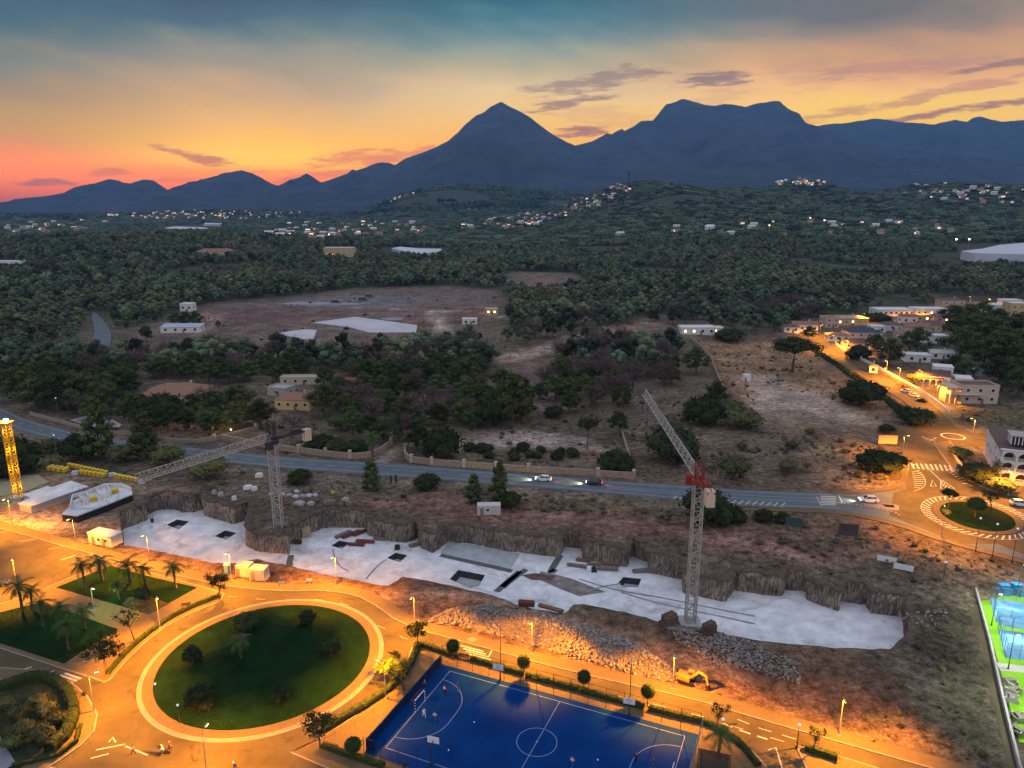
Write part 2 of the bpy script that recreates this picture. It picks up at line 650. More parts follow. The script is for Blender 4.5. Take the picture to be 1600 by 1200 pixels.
def offset_line(pts, d):
    """offset an open polyline to its left by d"""
    out = []
    for i, p in enumerate(pts):
        a = Vector(pts[max(i - 1, 0)])
        b = Vector(pts[min(i + 1, len(pts) - 1)])
        t = (b - a).normalized()
        out.append((p[0] - t.y * d, p[1] + t.x * d))
    return out


def resample(pts, step, closed=False):
    pts = [Vector((p[0], p[1])) for p in pts]
    if closed:
        pts.append(pts[0])
    out = []
    for i in range(len(pts) - 1):
        a, b = pts[i], pts[i + 1]
        n = max(1, int(round((b - a).length / step)))
        for k in range(n):
            out.append(tuple(a.lerp(b, k / n)))
    if not closed:
        out.append(tuple(pts[-1]))
    return out


def smooth_line(pts, it=2):
    """Chaikin"""
    for _ in range(it):
        q = [pts[0]]
        for i in range(len(pts) - 1):
            a, b = pts[i], pts[i + 1]
            q.append((a[0] * .75 + b[0] * .25, a[1] * .75 + b[1] * .25))
            q.append((a[0] * .25 + b[0] * .75, a[1] * .25 + b[1] * .75))
        q.append(pts[-1])
        pts = q
    return pts


def strip(name, line, w, z, mat_, thick=0.0, kind='structure'):
    a = offset_line(line, w / 2)
    b = offset_line(line, -w / 2)
    m = MB()
    n = len(line)
    vs = [(x, y, z) for x, y in a] + [(x, y, z) for x, y in b]
    m.add(vs, [(i, n + i, n + i + 1, i + 1) for i in range(n - 1)])
    if thick:
        for s_ in (a, b):
            m.add([(x, y, z - thick) for x, y in s_] + [(x, y, z) for x, y in s_], [(i, i + 1, n + i + 1, n + i) for i in range(n - 1)])
    return m if name is None else tag(m.build(name, mat_), kind=kind)


def ellipse_fit(pts):
    A = np.array(pts)
    c0 = A.mean(0)
    X = A - c0
    D = np.c_[X[:, 0] ** 2, X[:, 0] * X[:, 1], X[:, 1] ** 2, X[:, 0], X[:, 1]]
    s = np.linalg.lstsq(D, np.ones(len(X)), rcond=None)[0]
    a, b, c, d, e = s
    M = np.array([[a, b / 2], [b / 2, c]])
    cen = np.linalg.solve(-2 * M, [d, e])
    k = 1 + cen @ M @ cen
    ev, U = np.linalg.eigh(M / k)
    return cen + c0, 1 / np.sqrt(ev), U


def ellipse_pts(cen, r, U, grow=0.0, n=72):
    out = []
    for i in range(n):
        t = 2 * math.pi * i / n
        p = cen + U @ np.array([(r[0] + grow) * math.cos(t), (r[1] + grow) * math.sin(t)])
        out.append((float(p[0]), float(p[1])))
    return out


def ring_mb(inner, outer, z, thick=0.0):
    m = MB()
    n = len(inner)
    m.add([(x, y, z) for x, y in inner] + [(x, y, z) for x, y in outer], [(i, n + i, n + (i + 1) % n, (i + 1) % n) for i in range(n)])
    if thick:
        for s_ in (inner, outer):
            m.add([(x, y, z - thick) for x, y in s_] + [(x, y, z) for x, y in s_], [(i, (i + 1) % n, n + (i + 1) % n, n + i) for i in range(n)])
    return m

# ------------------------------------------------------------------ terrain
def _mk(D, sf, sb, prof):
    xs, zs = [], []
    for px, py in prof:
        d = ray(px, py)
        t = D / d.y
        xs.append(d.x * t)
        zs.append(max(0.0, H + d.z * t))
    return (D, sf, sb, np.array(xs), np.array(zs))


RIDGES = [
    _mk(2700, 900, 600, [(480, 353), (640, 350), (800, 341), (860, 333), (900, 318), (940, 300), (975, 290), (1010, 284), (1040, 288), (1075, 296), (1110, 297), (1145, 294), (1175, 300), (1198, 299), (1215, 291), (1237, 284), (1262, 289), (1290, 300), (1330, 306), (1390, 302), (1450, 289), (1520, 291), (1600, 292), (1750, 288), (2300, 300)]),
    _mk(4300, 900, 900, [(540, 341), (600, 327), (640, 305), (680, 293), (720, 290), (780, 292), (830, 297), (880, 303), (930, 313), (1000, 330), (1060, 341)]),
    _mk(1300, 420, 500, [(-900, 380), (-200, 374), (100, 372), (300, 368), (500, 376), (600, 386), (700, 389)]),
    _mk(3800, 700, 900, [(-1200, 330), (-300, 335), (60, 338), (200, 336), (330, 331), (450, 334), (520, 341)]),
    _mk(1900, 400, 500, [(860, 369), (1000, 362), (1150, 358), (1300, 362), (1500, 366), (1650, 360), (2000, 355), (2600, 365)]),
]
HG = P(1010, 520)


def sstep(x, a, b):
    t = np.clip((x - a) / (b - a), 0, 1)
    return t * t * (3 - 2 * t)


def vnoise(x, y, sc, seed=0.0):
    """cheap smooth value noise, numpy"""
    x = x / sc + seed * 17.3
    y = y / sc - seed * 9.1
    xi, yi = np.floor(x), np.floor(y)
    fx, fy = x - xi, y - yi
    fx, fy = fx * fx * (3 - 2 * fx), fy * fy * (3 - 2 * fy)

    def hs(a, b):
        v = np.sin(a * 127.1 + b * 311.7 + seed * 74.7) * 43758.5453
        return v - np.floor(v)
    return (hs(xi, yi) * (1 - fx) + hs(xi + 1, yi) * fx) * (1 - fy) + (hs(xi, yi + 1) * (1 - fx) + hs(xi + 1, yi + 1) * fx) * fy


def fbm(x, y, sc, seed=0.0, o=4):
    s, a, t = 0, 1, 0
    for i in range(o):
        s = s + a * vnoise(x, y, sc / 2 ** i, seed + i)
        t += a
        a *= .5
    return s / t


def hgt(x, y):
    x = np.asarray(x, float)
    y = np.asarray(y, float)
    z = np.zeros(np.broadcast(x, y).shape)
    for D, sf, sb, xs, zs in RIDGES:
        yy = np.maximum(y, 1)
        # where the ridge stands, its profile runs along x
        pr = np.interp(x, xs, zs)
        v = (y - D)
        wv = (vnoise(x, y, D * .12, D) - .5) * D * .06
        g = np.where(v < 0, np.exp(-((v + wv * np.minimum(1, -v / 300.)) / sf) ** 2), np.exp(-(v / sb) ** 2))
        z = np.maximum(z, pr * g) + np.minimum(z, pr * g) * .15
    # long skirts under the far mountains, higher on the right
    sk = sstep(y, 6000, 9300) * np.interp(x / np.maximum(y, 1), [-.8, -.1, .1, .45, 1], [50, 90, 330, 420, 420])
    z = z + sk
    z = z + 8.5 * np.exp(-(((x - HG[0]) / 75) ** 2 + ((y - HG[1]) / 60) ** 2))
    z = z + (fbm(x, y, 170, 3) - .5) * np.clip((y - 620) / 1500, 0, 1) * 14
    z = z * sstep(y, 345, 430)
    return z


def h1(x, y):
    return float(hgt(x, y))


def at(px, py, zoff=0.0):
    """march a ray of the photograph down to the terrain"""
    d = ray(px, py).normalized()
    if d.z > -.002 and False:
        return None
    t = 60.0
    while t < 16000:
        x, y, z = d.x * t, d.y * t, H + d.z * t
        if z < h1(x, y) + zoff:
            lo, hi = t - max(2, t * .01), t
            for _ in range(12):
                m = (lo + hi) / 2
                if H + d.z * m < h1(d.x * m, d.y * m) + zoff:
                    hi = m
                else:
                    lo = m
            return (d.x * hi, d.y * hi, h1(d.x * hi, d.y * hi))
        t += max(2, t * .01)
    return None


def inside(x, y, poly):
    x = np.asarray(x, float)
    y = np.asarray(y, float)
    r = np.zeros(x.shape, bool)
    n = len(poly)
    for i in range(n):
        x1, y1 = poly[i]
        x2, y2 = poly[(i + 1) % n]
        c = ((y1 > y) != (y2 > y))
        with np.errstate(divide='ignore', invalid='ignore'):
            xx = (x2 - x1) * (y - y1) / (y2 - y1 if y2 != y1 else 1e-9) + x1
        r ^= c & (x < xx)
    return r


def sdist(x, y, poly, closed=True):
    d = np.full(np.shape(x), 1e9)
    n = len(poly)
    for i in range(n if closed else n - 1):
        ax, ay = poly[i]
        bx, by = poly[(i + 1) % n]
        vx, vy = bx - ax, by - ay
        L2 = vx * vx + vy * vy + 1e-9
        t = np.clip(((x - ax) * vx + (y - ay) * vy) / L2, 0, 1)
        d = np.minimum(d, np.hypot(x - ax - t * vx, y - ay - t * vy))
    if closed:
        d = np.where(inside(x, y, poly), -d, d)
    return d


# ---- the pit outline: back edge traced at the foot of its walls, front edge along the crest of the bank
ZP = -4.8
pit_back_px = [(190, 828), (229, 814), (230, 805), (250, 796), (269, 795), (285, 801), (302, 800), (320, 795), (319, 807), (367, 819), (392, 809), (393, 825), (385, 853),
               (400, 861), (425, 864), (452, 866), (450, 852), (467, 845), (472, 840), (502, 826), (515, 824), (530, 824), (575, 825), (575, 837), (607, 845), (632, 849), (655, 840),
               (657, 857), (677, 865), (700, 847), (732, 849), (800, 862), (875, 871), (880, 855), (910, 857), (911, 875), (980, 886), (987, 870), (1014, 880),
               (1015, 895), (1067, 906), (1066, 926), (1135, 941), (1147, 922), (1200, 931), (1222, 932), (1224, 922), (1259, 925), (1260, 938), (1310, 955), (1312, 940), (1355, 945), (1357, 958), (1410, 965)]
pit_front_px = [(1420, 985), (1390, 1015), (1300, 1012), (1175, 1000), (1110, 985), (1060, 976), (1030, 971), (975, 957), (930, 948), (912, 944), (898, 945), (882, 959),
                (857, 955), (812, 947), (787, 937), (750, 925), (707, 916), (660, 906), (630, 901), (620, 907), (607, 915), (594, 914), (560, 907), (525, 901), (475, 890), (450, 884),
                (400, 873), (370, 880), (332, 880), (275, 867), (225, 857), (192, 853)]
PB = pxpoly(pit_back_px, ZP)
PF = pxpoly(pit_front_px, 0)
pb = resample(PB, 1.3)
pf = resample(PF, 1.5)
rg = random.Random(3)
# the drilled rock face is ragged in plan
pb = [pb[0]] + [(x + rg.uniform(-.28, .28), y + rg.uniform(-.28, .28)) for x, y in pb[1:-1]] + [pb[-1]]
pf = [pf[0]] + [(x + rg.uniform(-.25, .25), y + rg.uniform(-.25, .25)) for x, y in pf[1:-1]] + [pf[-1]]
pit = pb + pf

# ---- one ground sheet, near part fine, reaching the horizon
gx = np.arange(-215, 285, 1.9)
gy = np.arange(84, 356, 1.9)
GX, GY = np.meshgrid(gx, gy)
near = np.c_[GX.ravel(), GY.ravel()]
near = near + np.random.RandomState(1).uniform(-.25, .25, near.shape)
ys = [10, 40, 70]
y = 84.0
while y < 17000:
    ys.append(y)
    y *= 1.02
ys.append(24000)
ys.append(40000)
az = np.concatenate([[-3.5, -2.2, -1.6], np.linspace(-1.2, 1.2, 230), [1.6, 2.2, 3.5]])
far = []
for yy in ys:
    for a in az:
        x = a * max(yy, 150)
        if not (-217 < x < 287 and 82 < yy < 358):
            far.append((x, yy))
far += [(x, yv) for x in np.linspace(-30000, 30000, 13) for yv in (-3000, -300)]
allp = np.vstack([near, np.array(far)])
keep = ~inside(allp[:, 0], allp[:, 1], pit) & (sdist(allp[:, 0], allp[:, 1], pit) > .7)
allp = allp[keep]
n0 = len(allp)
pts2 = [Vector((float(a), float(b))) for a, b in allp] + [Vector(p) for p in pit]
np_ = len(pit)
edges = [(n0 + i, n0 + (i + 1) % np_) for i in range(np_)]
vo, eo, fo, *_ = delaunay_2d_cdt(pts2, edges, [], 0, 1e-5)
V = np.array([(v.x, v.y) for v in vo])
cen = np.array([(sum(V[i][0] for i in f) / 3, sum(V[i][1] for i in f) / 3) for f in fo])
okf = ~inside(cen[:, 0], cen[:, 1], pit)
fo = [f for f, k in zip(fo, okf) if k]
Z = hgt(V[:, 0], V[:, 1])
# small relief on the rough open ground only
rough = pxpoly([(0, 745), (260, 730), (520, 760), (800, 775), (1060, 795), (1300, 805), (1440, 850), (1600, 890), (1600, 905), (1530, 960), (1420, 980), (1200, 900), (800, 850), (600, 820), (230, 790), (150, 800)], 0)
rs = np.clip(-sdist(V[:, 0], V[:, 1], rough) / 4, 0, 1) * np.clip(sdist(V[:, 0], V[:, 1], pit) / 5, 0, 1)
Z = Z + rs * (fbm(V[:, 0], V[:, 1], 14, 5, 4) - .35) * 2.0
Z = np.where(V[:, 1] > 600, Z, Z)
me = bpy.data.meshes.new('ground')
me.from_pydata([(float(a), float(b), float(c)) for (a, b), c in zip(V, Z)], [], fo)
me.polygons.foreach_set('use_smooth', [True] * len(me.polygons))
ground = bpy.data.objects.new('ground', me)
COL.objects.link(ground)
tag(ground, kind='structure')

# ---- albedo of the ground by place (scrub, tilled field, tracks, burnt grass)
X_, Y_ = V[:, 0], V[:, 1]
BASE = np.array([.125, .100, .078])
col = np.tile(BASE, (len(V), 1))
nz = fbm(X_, Y_, 22, 1, 5)[:, None]
col = col * (.65 + .7 * nz)
# forest floor far away
ff = sstep(Y_, 430, 560)[:, None]
col = col * (1 - ff) + np.array([.060, .062, .045]) * ff * (.7 + .6 * nz)


def zone(poly_px, c, soft=4.0, amt=1.0, zz=0, var=.35, world=False, wob=3.0):
    global col
    poly = poly_px if world else [at(*p)[:2] for p in poly_px]
    d = sdist(X_, Y_, poly) + (fbm(X_, Y_, 9, 2, 3) - .5) * wob * 2
    m = (1 - sstep(d, -soft, soft))[:, None] * amt
    cc = np.array(c) * (1 - var + 2 * var * fbm(X_, Y_, 11, 7, 4)[:, None])
    col = col * (1 - m) + cc * m


def track(line_px, w, c, amt=.8, soft=1.5, wob=.6):
    global col
    line = smooth_line([at(*p)[:2] for p in line_px], 2)
    d = sdist(X_, Y_, line, False) + (fbm(X_, Y_, 6, 4, 3) - .5) * wob * 2
    m = (1 - sstep(d, w / 2 - soft, w / 2 + soft))[:, None] * amt
    col = col * (1 - m) + np.array(c) * (.8 + .4 * nz) * m


PURP = (.160, .118, .105)
SAND = (.33, .27, .25)
# big tilled plain
zone([(265, 497), (330, 476), (430, 468), (560, 452), (700, 448), (775, 456), (790, 470), (770, 500), (760, 520), (700, 530), (560, 535), (420, 540), (330, 522), (240, 530), (215, 515)], PURP, 14, 1, wob=10)
zone([(440, 472), (560, 461), (690, 468), (600, 482), (480, 479)], (.17, .165, .19), 6, .85, wob=2)
zone([(590, 488), (680, 490), (690, 515), (650, 505)], (.20, .115, .105), 6, .8, wob=3)
zone([(345, 478), (470, 480), (520, 490), (430, 505), (330, 508)], (.145, .085, .085), 6, .7, wob=4)
zone([(720, 480), (770, 482), (760, 510), (705, 505)], (.15, .085, .075), 5, .8, wob=3)
zone([(800, 425), (905, 428), (915, 446), (830, 452), (790, 440)], (.20, .14, .13), 10, .8, wob=8)
track([(440, 472), (480, 476), (560, 480), (640, 484), (740, 488)], 5, (.34, .29, .27))
track([(672, 485), (682, 500), (700, 522)], 7, (.42, .35, .31), 1, 2)
track([(735, 487), (765, 490), (790, 497)], 6, (.40, .30, .24))
track([(310, 522), (335, 505), (345, 490)], 5, (.30, .24, .23))
for yy in (462, 466, 470, 474):
    track([(600, yy - 4), (700, yy - 2), (775, yy - 1)], 4, (.12, .13, .12), .6)
track([(440, 490), (560, 488), (700, 494), (760, 498)], 2.5, (.24, .17, .16), .6)
track([(330, 512), (420, 510), (490, 502)], 3, (.22, .16, .15), .7)
track([(380, 486), (470, 492), (545, 494)], 2, (.09, .06, .06), .7)
track([(600, 524), (680, 518), (750, 522)], 3, (.10, .065, .06), .7)
for k in range(5):
    track([(585 + 8 * k, 494 + 3 * k), (690, 496 + 4 * k), (755, 500 + 4 * k)], 1.6, (.085, .055, .055), .55)
# sandy band on the small rise
zone([(775, 556), (880, 530), (960, 511), (1010, 503), (1050, 506), (1010, 516), (940, 530), (880, 545), (810, 566), (770, 570)], (.30, .215, .175), 3, .95, wob=4)
track([(770, 560), (840, 545), (920, 530), (980, 515)], 4, (.36, .29, .26), .8)
zone([(800, 570), (870, 560), (880, 620), (830, 650), (790, 600)], (.17, .115, .11), 4, .8)
# orange scrub by the ridge house and the pale sandy clearing
zone([(1095, 535), (1160, 530), (1270, 540), (1290, 590), (1360, 620), (1400, 668), (1380, 690), (1290, 690), (1180, 650), (1130, 600)], (.27, .165, .10), 5, .9, wob=5)
zone([(1160, 590), (1215, 582), (1235, 600), (1300, 625), (1345, 645), (1375, 662), (1300, 668), (1230, 655), (1185, 648), (1170, 620)], (.36, .285, .25), 5, .85, wob=5)
zone([(1180, 660), (1260, 645), (1380, 670), (1395, 700), (1300, 690), (1200, 690)], (.15, .115, .085), 5, .7, wob=5)
# scrub between main road and clearing
zone([(1000, 620), (1130, 640), (1200, 680), (1390, 700), (1405, 760), (1200, 765), (1000, 750), (985, 690)], (.135, .098, .075), 5, .8, wob=5)
zone([(1230, 700), (1320, 690), (1410, 720), (1400, 762), (1300, 764)], (.21, .155, .095), 5, .7, wob=6)
# pale dirt yard among the villas
zone([(690, 690), (760, 680), (800, 672), (880, 676), (930, 690), (960, 702), (930, 712), (850, 700), (760, 700), (700, 705)], (.30, .235, .225), 3, .9, wob=3)
zone([(880, 700), (950, 705), (955, 725), (900, 722)], (.24, .13, .10), 3, .7)
track([(590, 735), (600, 712), (620, 700), (700, 672)], 5, (.24, .19, .17), .9)
zone([(600, 660), (700, 655), (690, 690), (600, 690)], (.13, .105, .09), 4, .8)
# ploughed red-brown strips behind the pit
zone([(560, 770), (700, 772), (850, 790), (1010, 805), (1180, 830), (1300, 870), (1200, 880), (1050, 850), (900, 830), (700, 810), (560, 790)], (.175, .098, .080), 3, .8, wob=4)
track([(570, 782), (700, 785), (850, 803), (1010, 826), (1130, 845), (1300, 880)], 4, (.25, .145, .125), .8)
zone([(800, 765), (980, 775), (1060, 790), (1050, 815), (900, 800), (800, 790)], (.135, .098, .058), 3, .8, wob=4)
zone([(1200, 800), (1330, 812), (1440, 850), (1480, 890), (1300, 880), (1180, 850)], (.15, .095, .07), 4, .7, wob=5)
zone([(1440, 870), (1600, 895), (1600, 915), (1540, 935), (1460, 905)], (.23, .16, .105), 4, .8, wob=3)
# building yard on the left
zone([(0, 745), (90, 735), (210, 752), (330, 770), (300, 790), (190, 830), (60, 828), (0, 812)], (.23, .16, .12), 2, .9, wob=3)
zone([(0, 760), (70, 757), (95, 770), (30, 790), (0, 800)], (.30, .27, .18), 1.5, .9, wob=1)
zone([(0, 800), (60, 792), (150, 815), (120, 828), (60, 828), (0, 815)], (.36, .27, .22), 2, .9, wob=2)
zone([(40, 680), (180, 720), (210, 745), (60, 735), (0, 700)], (.085, .085, .045), 4, .7, wob=4)
# the bare bank between pit and lower street
BANKC = (.130, .078, .056)
zone([(190, 850), (290, 868), (400, 872), (480, 888), (600, 910), (640, 900), (760, 922), (880, 955), (1030, 968), (1180, 1000), (1330, 1020), (1420, 1060), (1440, 1178), (1310, 1140), (1090, 1076), (900, 1035), (660, 975), (590, 926), (400, 910), (200, 862)], BANKC, 1.5, .95, wob=1)
track([(600, 932), (680, 927), (760, 935), (850, 965), (960, 990), (1080, 1030), (1160, 1060)], 3.5, (.30, .19, .14), .7)
track([(600, 938), (680, 935), (760, 945), (850, 975), (950, 1000)], 1.2, (.12, .075, .06), .8, .5)
zone([(1200, 1110), (1400, 1110), (1560, 1180), (1540, 1200), (1320, 1140)], (.15, .10, .055), 2, .8, wob=3)
zone([(1440, 950), (1520, 950), (1600, 1200), (1480, 1200), (1440, 1100)], (.055, .055, .035), 3, .8, wob=3)
# verges of the main road
track([(0, 668), (112, 700), (185, 710), (282, 724), (436, 741), (560, 751), (725, 760), (800, 768), (925, 779), (1050, 792), (1200, 804)], 4, (.19, .155, .13), .8)
# gardens on the right
zone([(1470, 640), (1600, 640), (1600, 672), (1500, 662)], (.12, .11, .06), 2, .8)
zone([(1300, 545), (1600, 520), (1600, 640), (1460, 630), (1400, 600)], (.10, .085, .065), 4, .7)
ca = me.color_attributes.new('albedo', 'FLOAT_COLOR', 'POINT')
ca.data.foreach_set('color', np.c_[np.clip(col * np.array([.88, .87, .78]), .008, .9), np.ones(len(col))].astype(np.float32).ravel())
gm = bpy.data.materials.new('ground_soil')
gm.use_nodes = True
n, l = gm.node_tree.nodes, gm.node_tree.links
b = n['Principled BSDF']
b.inputs['Roughness'].default_value = .95
b.inputs['Specular IOR Level'].default_value = .1
at_ = n.new('ShaderNodeVertexColor')
at_.layer_name = 'albedo'
geo = n.new('ShaderNodeNewGeometry')
fine = None
outc = at_.outputs[0]
for sc_, lo, hi in ((.55, .36, 1.75), (.09, .58, 1.4), (2.3, .55, 1.45)):
    t = n.new('ShaderNodeTexNoise')
    t.inputs['Scale'].default_value = sc_
    t.inputs['Detail'].default_value = 7
    t.inputs['Roughness'].default_value = .7
    l.new(geo.outputs['Position'], t.inputs['Vector'])
    mr = n.new('ShaderNodeMapRange')
    mr.inputs[1].default_value = .35
    mr.inputs[2].default_value = .65
    mr.inputs[3].default_value = lo
    mr.inputs[4].default_value = hi
    l.new(t.outputs[0], mr.inputs[0])
    mx = n.new('ShaderNodeMix')
    mx.data_type = 'RGBA'
    mx.blend_type = 'MULTIPLY'
    mx.inputs[0].default_value = 1
    l.new(outc, mx.inputs[6])
    l.new(mr.outputs[0], mx.inputs[7])
    outc = mx.outputs[2]
    fine = fine or t
l.new(outc, b.inputs['Base Color'])
bp = n.new('ShaderNodeBump')
bp.inputs['Distance'].default_value = .35
bp.inputs['Strength'].default_value = .9
l.new(fine.outputs[0], bp.inputs['Height'])
l.new(bp.outputs[0], b.inputs['Normal'])
me.materials.append(gm)

# ---- pit: floor with sunk footings, drilled walls, earth bank
wells_px = [[(261, 820), (277, 812), (295, 815), (279, 827)], [(336, 838), (352, 829), (369, 833), (353, 843)], [(518, 853), (530, 845), (546, 848), (534, 858)],
            [(605, 872), (618, 864), (636, 868), (625, 878)], [(703, 905), (716, 891), (758, 899), (748, 915), (735, 918)], [(966, 911), (974, 902), (1002, 905), (997, 917), (975, 917)]]
wells = [pxpoly(w, ZP) for w in wells_px]
fp = [Vector(p) for p in pit]
fe = [(i, (i + 1) % len(pit)) for i in range(len(pit))]
for w in wells:
    o = len(fp)
    wr = resample(w, 1.0, True)
    fp += [Vector(p) for p in wr]
    fe += [(o + i, o + (i + 1) % len(wr)) for i in range(len(wr))]
fgx, fgy = np.meshgrid(np.arange(-140, 120, 3.0), np.arange(112, 200, 3.0))
fg = np.c_[fgx.ravel(), fgy.ravel()]
fg = fg[inside(fg[:, 0], fg[:, 1], pit)]
fp += [Vector(p) for p in fg]
vo, eo, fo, *_ = delaunay_2d_cdt(fp, fe, [], 0, 1e-5)
V2 = np.array([(v.x, v.y) for v in vo])
cc = np.array([(sum(V2[i][0] for i in f) / 3, sum(V2[i][1] for i in f) / 3) for f in fo])
ok = inside(cc[:, 0], cc[:, 1], pit)
for w in wells:
    ok &= ~inside(cc[:, 0], cc[:, 1], w)
fm = MB()
fm.add([(a, b_, ZP + (float(vnoise(a, b_, 6, 2)) - .5) * .12) for a, b_ in V2], [f for f, k in zip(fo, ok) if k])
tag(fm.build('pit_floor', CONC, smooth=True), kind='structure')
for w in wells:
    wm_ = MB()
    wr = resample(w, 1.0, True)
    n_ = len(wr)
    wc = (sum(p[0] for p in wr) / n_, sum(p[1] for p in wr) / n_)
    inn = [(wc[0] + (x - wc[0]) * .8, wc[1] + (y_ - wc[1]) * .8) for x, y_ in wr]
    wm_.add([(x, y_, ZP + .07) for x, y_ in wr] + [(x, y_, ZP - 1.3) for x, y_ in inn], [(i, (i + 1) % n_, n_ + (i + 1) % n_, n_ + i) for i in range(n_)], 0)
    wm_.add([(x, y_, ZP - 1.3) for x, y_ in inn], [tuple(range(n_))], 1)
    tag(wm_.build('footing_hole', [mat('damp_rock', (.035, .04, .042), .9, .4, 1.5), mat('footing_slab', (.30, .33, .34), .9, .2, 1)], tri=True), kind='structure')  # hole sides coloured darker than the slab at the bottom
# sunken basement slab and trenches drawn as flat dark strips on the floor
for k, (poly, z_) in enumerate(((pxpoly([(688, 866), (700, 848), (735, 851), (812, 866), (797, 890), (760, 882)], ZP), .10), )):
    sheet('floor_slab', poly, ZP + z_, mat('slab_blue_grey', (.34, .37, .38), .9, .15, .5), .1)
for line in ([(688, 868), (740, 879), (800, 893)], [(876, 868), (868, 880), (858, 897), (868, 890)], [(812, 893), (790, 912), (776, 925)], [(785, 918), (800, 905), (822, 890)], [(455, 868), (452, 880), (452, 886)]):
    ln = smooth_line(pxpoly(line, ZP), 2)
    tag(strip('trench', ln, 1.5, ZP + .11, mat('trench_mud', (.10, .11, .11), .9, .4, 1.5)), kind='structure')
for line in ([(520, 858), (523, 872), (530, 885), (545, 893)], [(604, 874), (590, 884), (580, 895), (572, 905)], [(970, 912), (940, 917), (915, 925)], [(970, 925), (1010, 938), (1060, 950), (1120, 962), (1180, 975)], [(905, 905), (960, 922), (1030, 933), (1110, 950), (1180, 963)]):
    ln = smooth_line(pxpoly(line, ZP), 2)
    strip('wheel_track', ln, .35, ZP + .10, mat('track_mark', (.26, .26, .27), .95, .3, 1.5))
zone_px = [(845, 893), (895, 905), (945, 925), (905, 932), (870, 918), (840, 905)]
sheet('mud_stain', resample(pxpoly(zone_px, ZP), 1.5, True), ZP + .085, mat('floor_mud', (.20, .175, .165), .95, .4, .6))
sheet('mud_stain', resample(pxpoly([(815, 899), (835, 896), (869, 900), (862, 908), (830, 906)], ZP), 1.5, True), ZP + .087, mat('floor_mud_dark', (.13, .085, .07), .95, .4, .6))


def wall_strip(line, z0, z1, cols, rows, flute, lean, name, m_, seed):
    """vertical sheet along a plan line with drill flutes"""
    ln = resample(line, cols)
    b_ = MB()
    nrm = []
    for i in range(len(ln)):
        a = Vector(ln[max(i - 1, 0)])
        c = Vector(ln[min(i + 1, len(ln) - 1)])
        t = (c - a)
        t = t.normalized() if t.length > 1e-6 else Vector((1, 0))
        nrm.append(Vector((-t.y, t.x)))
    r_ = random.Random(seed)
    fl = [r_.uniform(-1, 1) * flute for _ in ln]
    N = len(ln)
    for k in range(rows + 1):
        f = k / rows
        for i, (x, y_) in enumerate(ln):
            top = k == rows
            o_ = 0 if top or k == 0 else fl[i] * .8 + r_.uniform(-1.1, 1.1) * flute + .35 * math.sin(i * .13 + k * .5) * (k / rows)
            o_ += -(1 - f) * lean if not top else 0
            zz = z0 + (z1 - z0) * f
            if top:
                zz = z1
            b_.v.append((x - nrm[i].x * o_, y_ - nrm[i].y * o_, zz))
    for k in range(rows):
        for i in range(N - 1):
            b_.f.append((k * N + i, k * N + i + 1, (k + 1) * N + i + 1, (k + 1) * N + i))
            b_.mi.append(0)
    return tag(b_.build(name, m_), kind='structure')


wall_strip(pb, ZP - .3, .05, .45, 7, .16, 0.0, 'pit_rock_wall', ROCK, 4)
wall_strip(pf + [pb[0]], ZP - .3, .05, 1.2, 4, .3, 0.0, 'pit_earth_bank', ROCKB, 5)
wall_strip([pb[-1], pf[0]], ZP - .3, .05, 1.2, 4, .3, 0.0, 'pit_earth_bank', ROCKB, 6)
# broken lip of rock and soil along the crest
lip = MB()
for i, (x, y_) in enumerate(resample(pb, .5)):
    s_ = rg.uniform(.25, 1.0)
    lip.ico((x + rg.uniform(-.2, 1.2) * 0, y_ + rg.uniform(0.2, 1.6), .05), s_, 1, .35, (1.2, 1.2, .55), rg)
tag(lip.build('crest_rubble', EARTH), 'broken brown soil and stones along the crest of the pit wall', 'rubble', kind='stuff')

# ---- far mountain ranges: real ridges with their own depth


def mountain(name, D, wf, wb, prof, base, seed, rugged, m_, nu=520, pw=1.5):
    xs, zs = [], []
    for px, py in prof:
        d = ray(px, py)
        t = D / d.y
        xs.append(d.x * t)
        zs.append(H + d.z * t)
    X = np.linspace(xs[0], xs[-1], nu)
    ZR = np.interp(X, xs, zs)
    ZR = ZR + (fbm(X, X * 0, 200, seed + 20, 4) - .5) * 26
    vs_ = np.concatenate([np.linspace(-1, 0, 44), np.linspace(.08, 1, 10)])
    b_ = MB()
    n_ = len(X)
    for v in vs_:
        Yv = D + (v * wf if v < 0 else v * wb)
        # ridge lines wander: spurs run down to the front
        sp = fbm(X, np.full(n_, Yv * .35), 900, seed, 5)
        rid = 1 - np.abs(2 * fbm(X + (Yv - D) * .25, np.full(n_, Yv * .45), 1300, seed + 3, 5) - 1)
        g = (1 - abs(v)) ** pw
        e = ((1 - abs(v)) * abs(v) * 4) ** 1.7
        zz = base + (ZR - base) * g
        zz = zz + (rid - .62) * (ZR - base) * .62 * e + (sp - .5) * (ZR - base) * .2 * e + (fbm(X, np.full(n_, Yv), 160, seed + 8, 3) - .5) * rugged * (e * .8 + .12)
        if abs(v) == 1:
            zz = np.full(n_, base - 60.0)
        b_.v += [(float(a), float(Yv), float(c)) for a, c in zip(X, zz)]
    for k in range(len(vs_) - 1):
        for i in range(n_ - 1):
            b_.f.append((k * n_ + i, k * n_ + i + 1, (k + 1) * n_ + i + 1, (k + 1) * n_ + i))
            b_.mi.append(0)
    return tag(b_.build(name, m_, smooth=True), kind='structure')


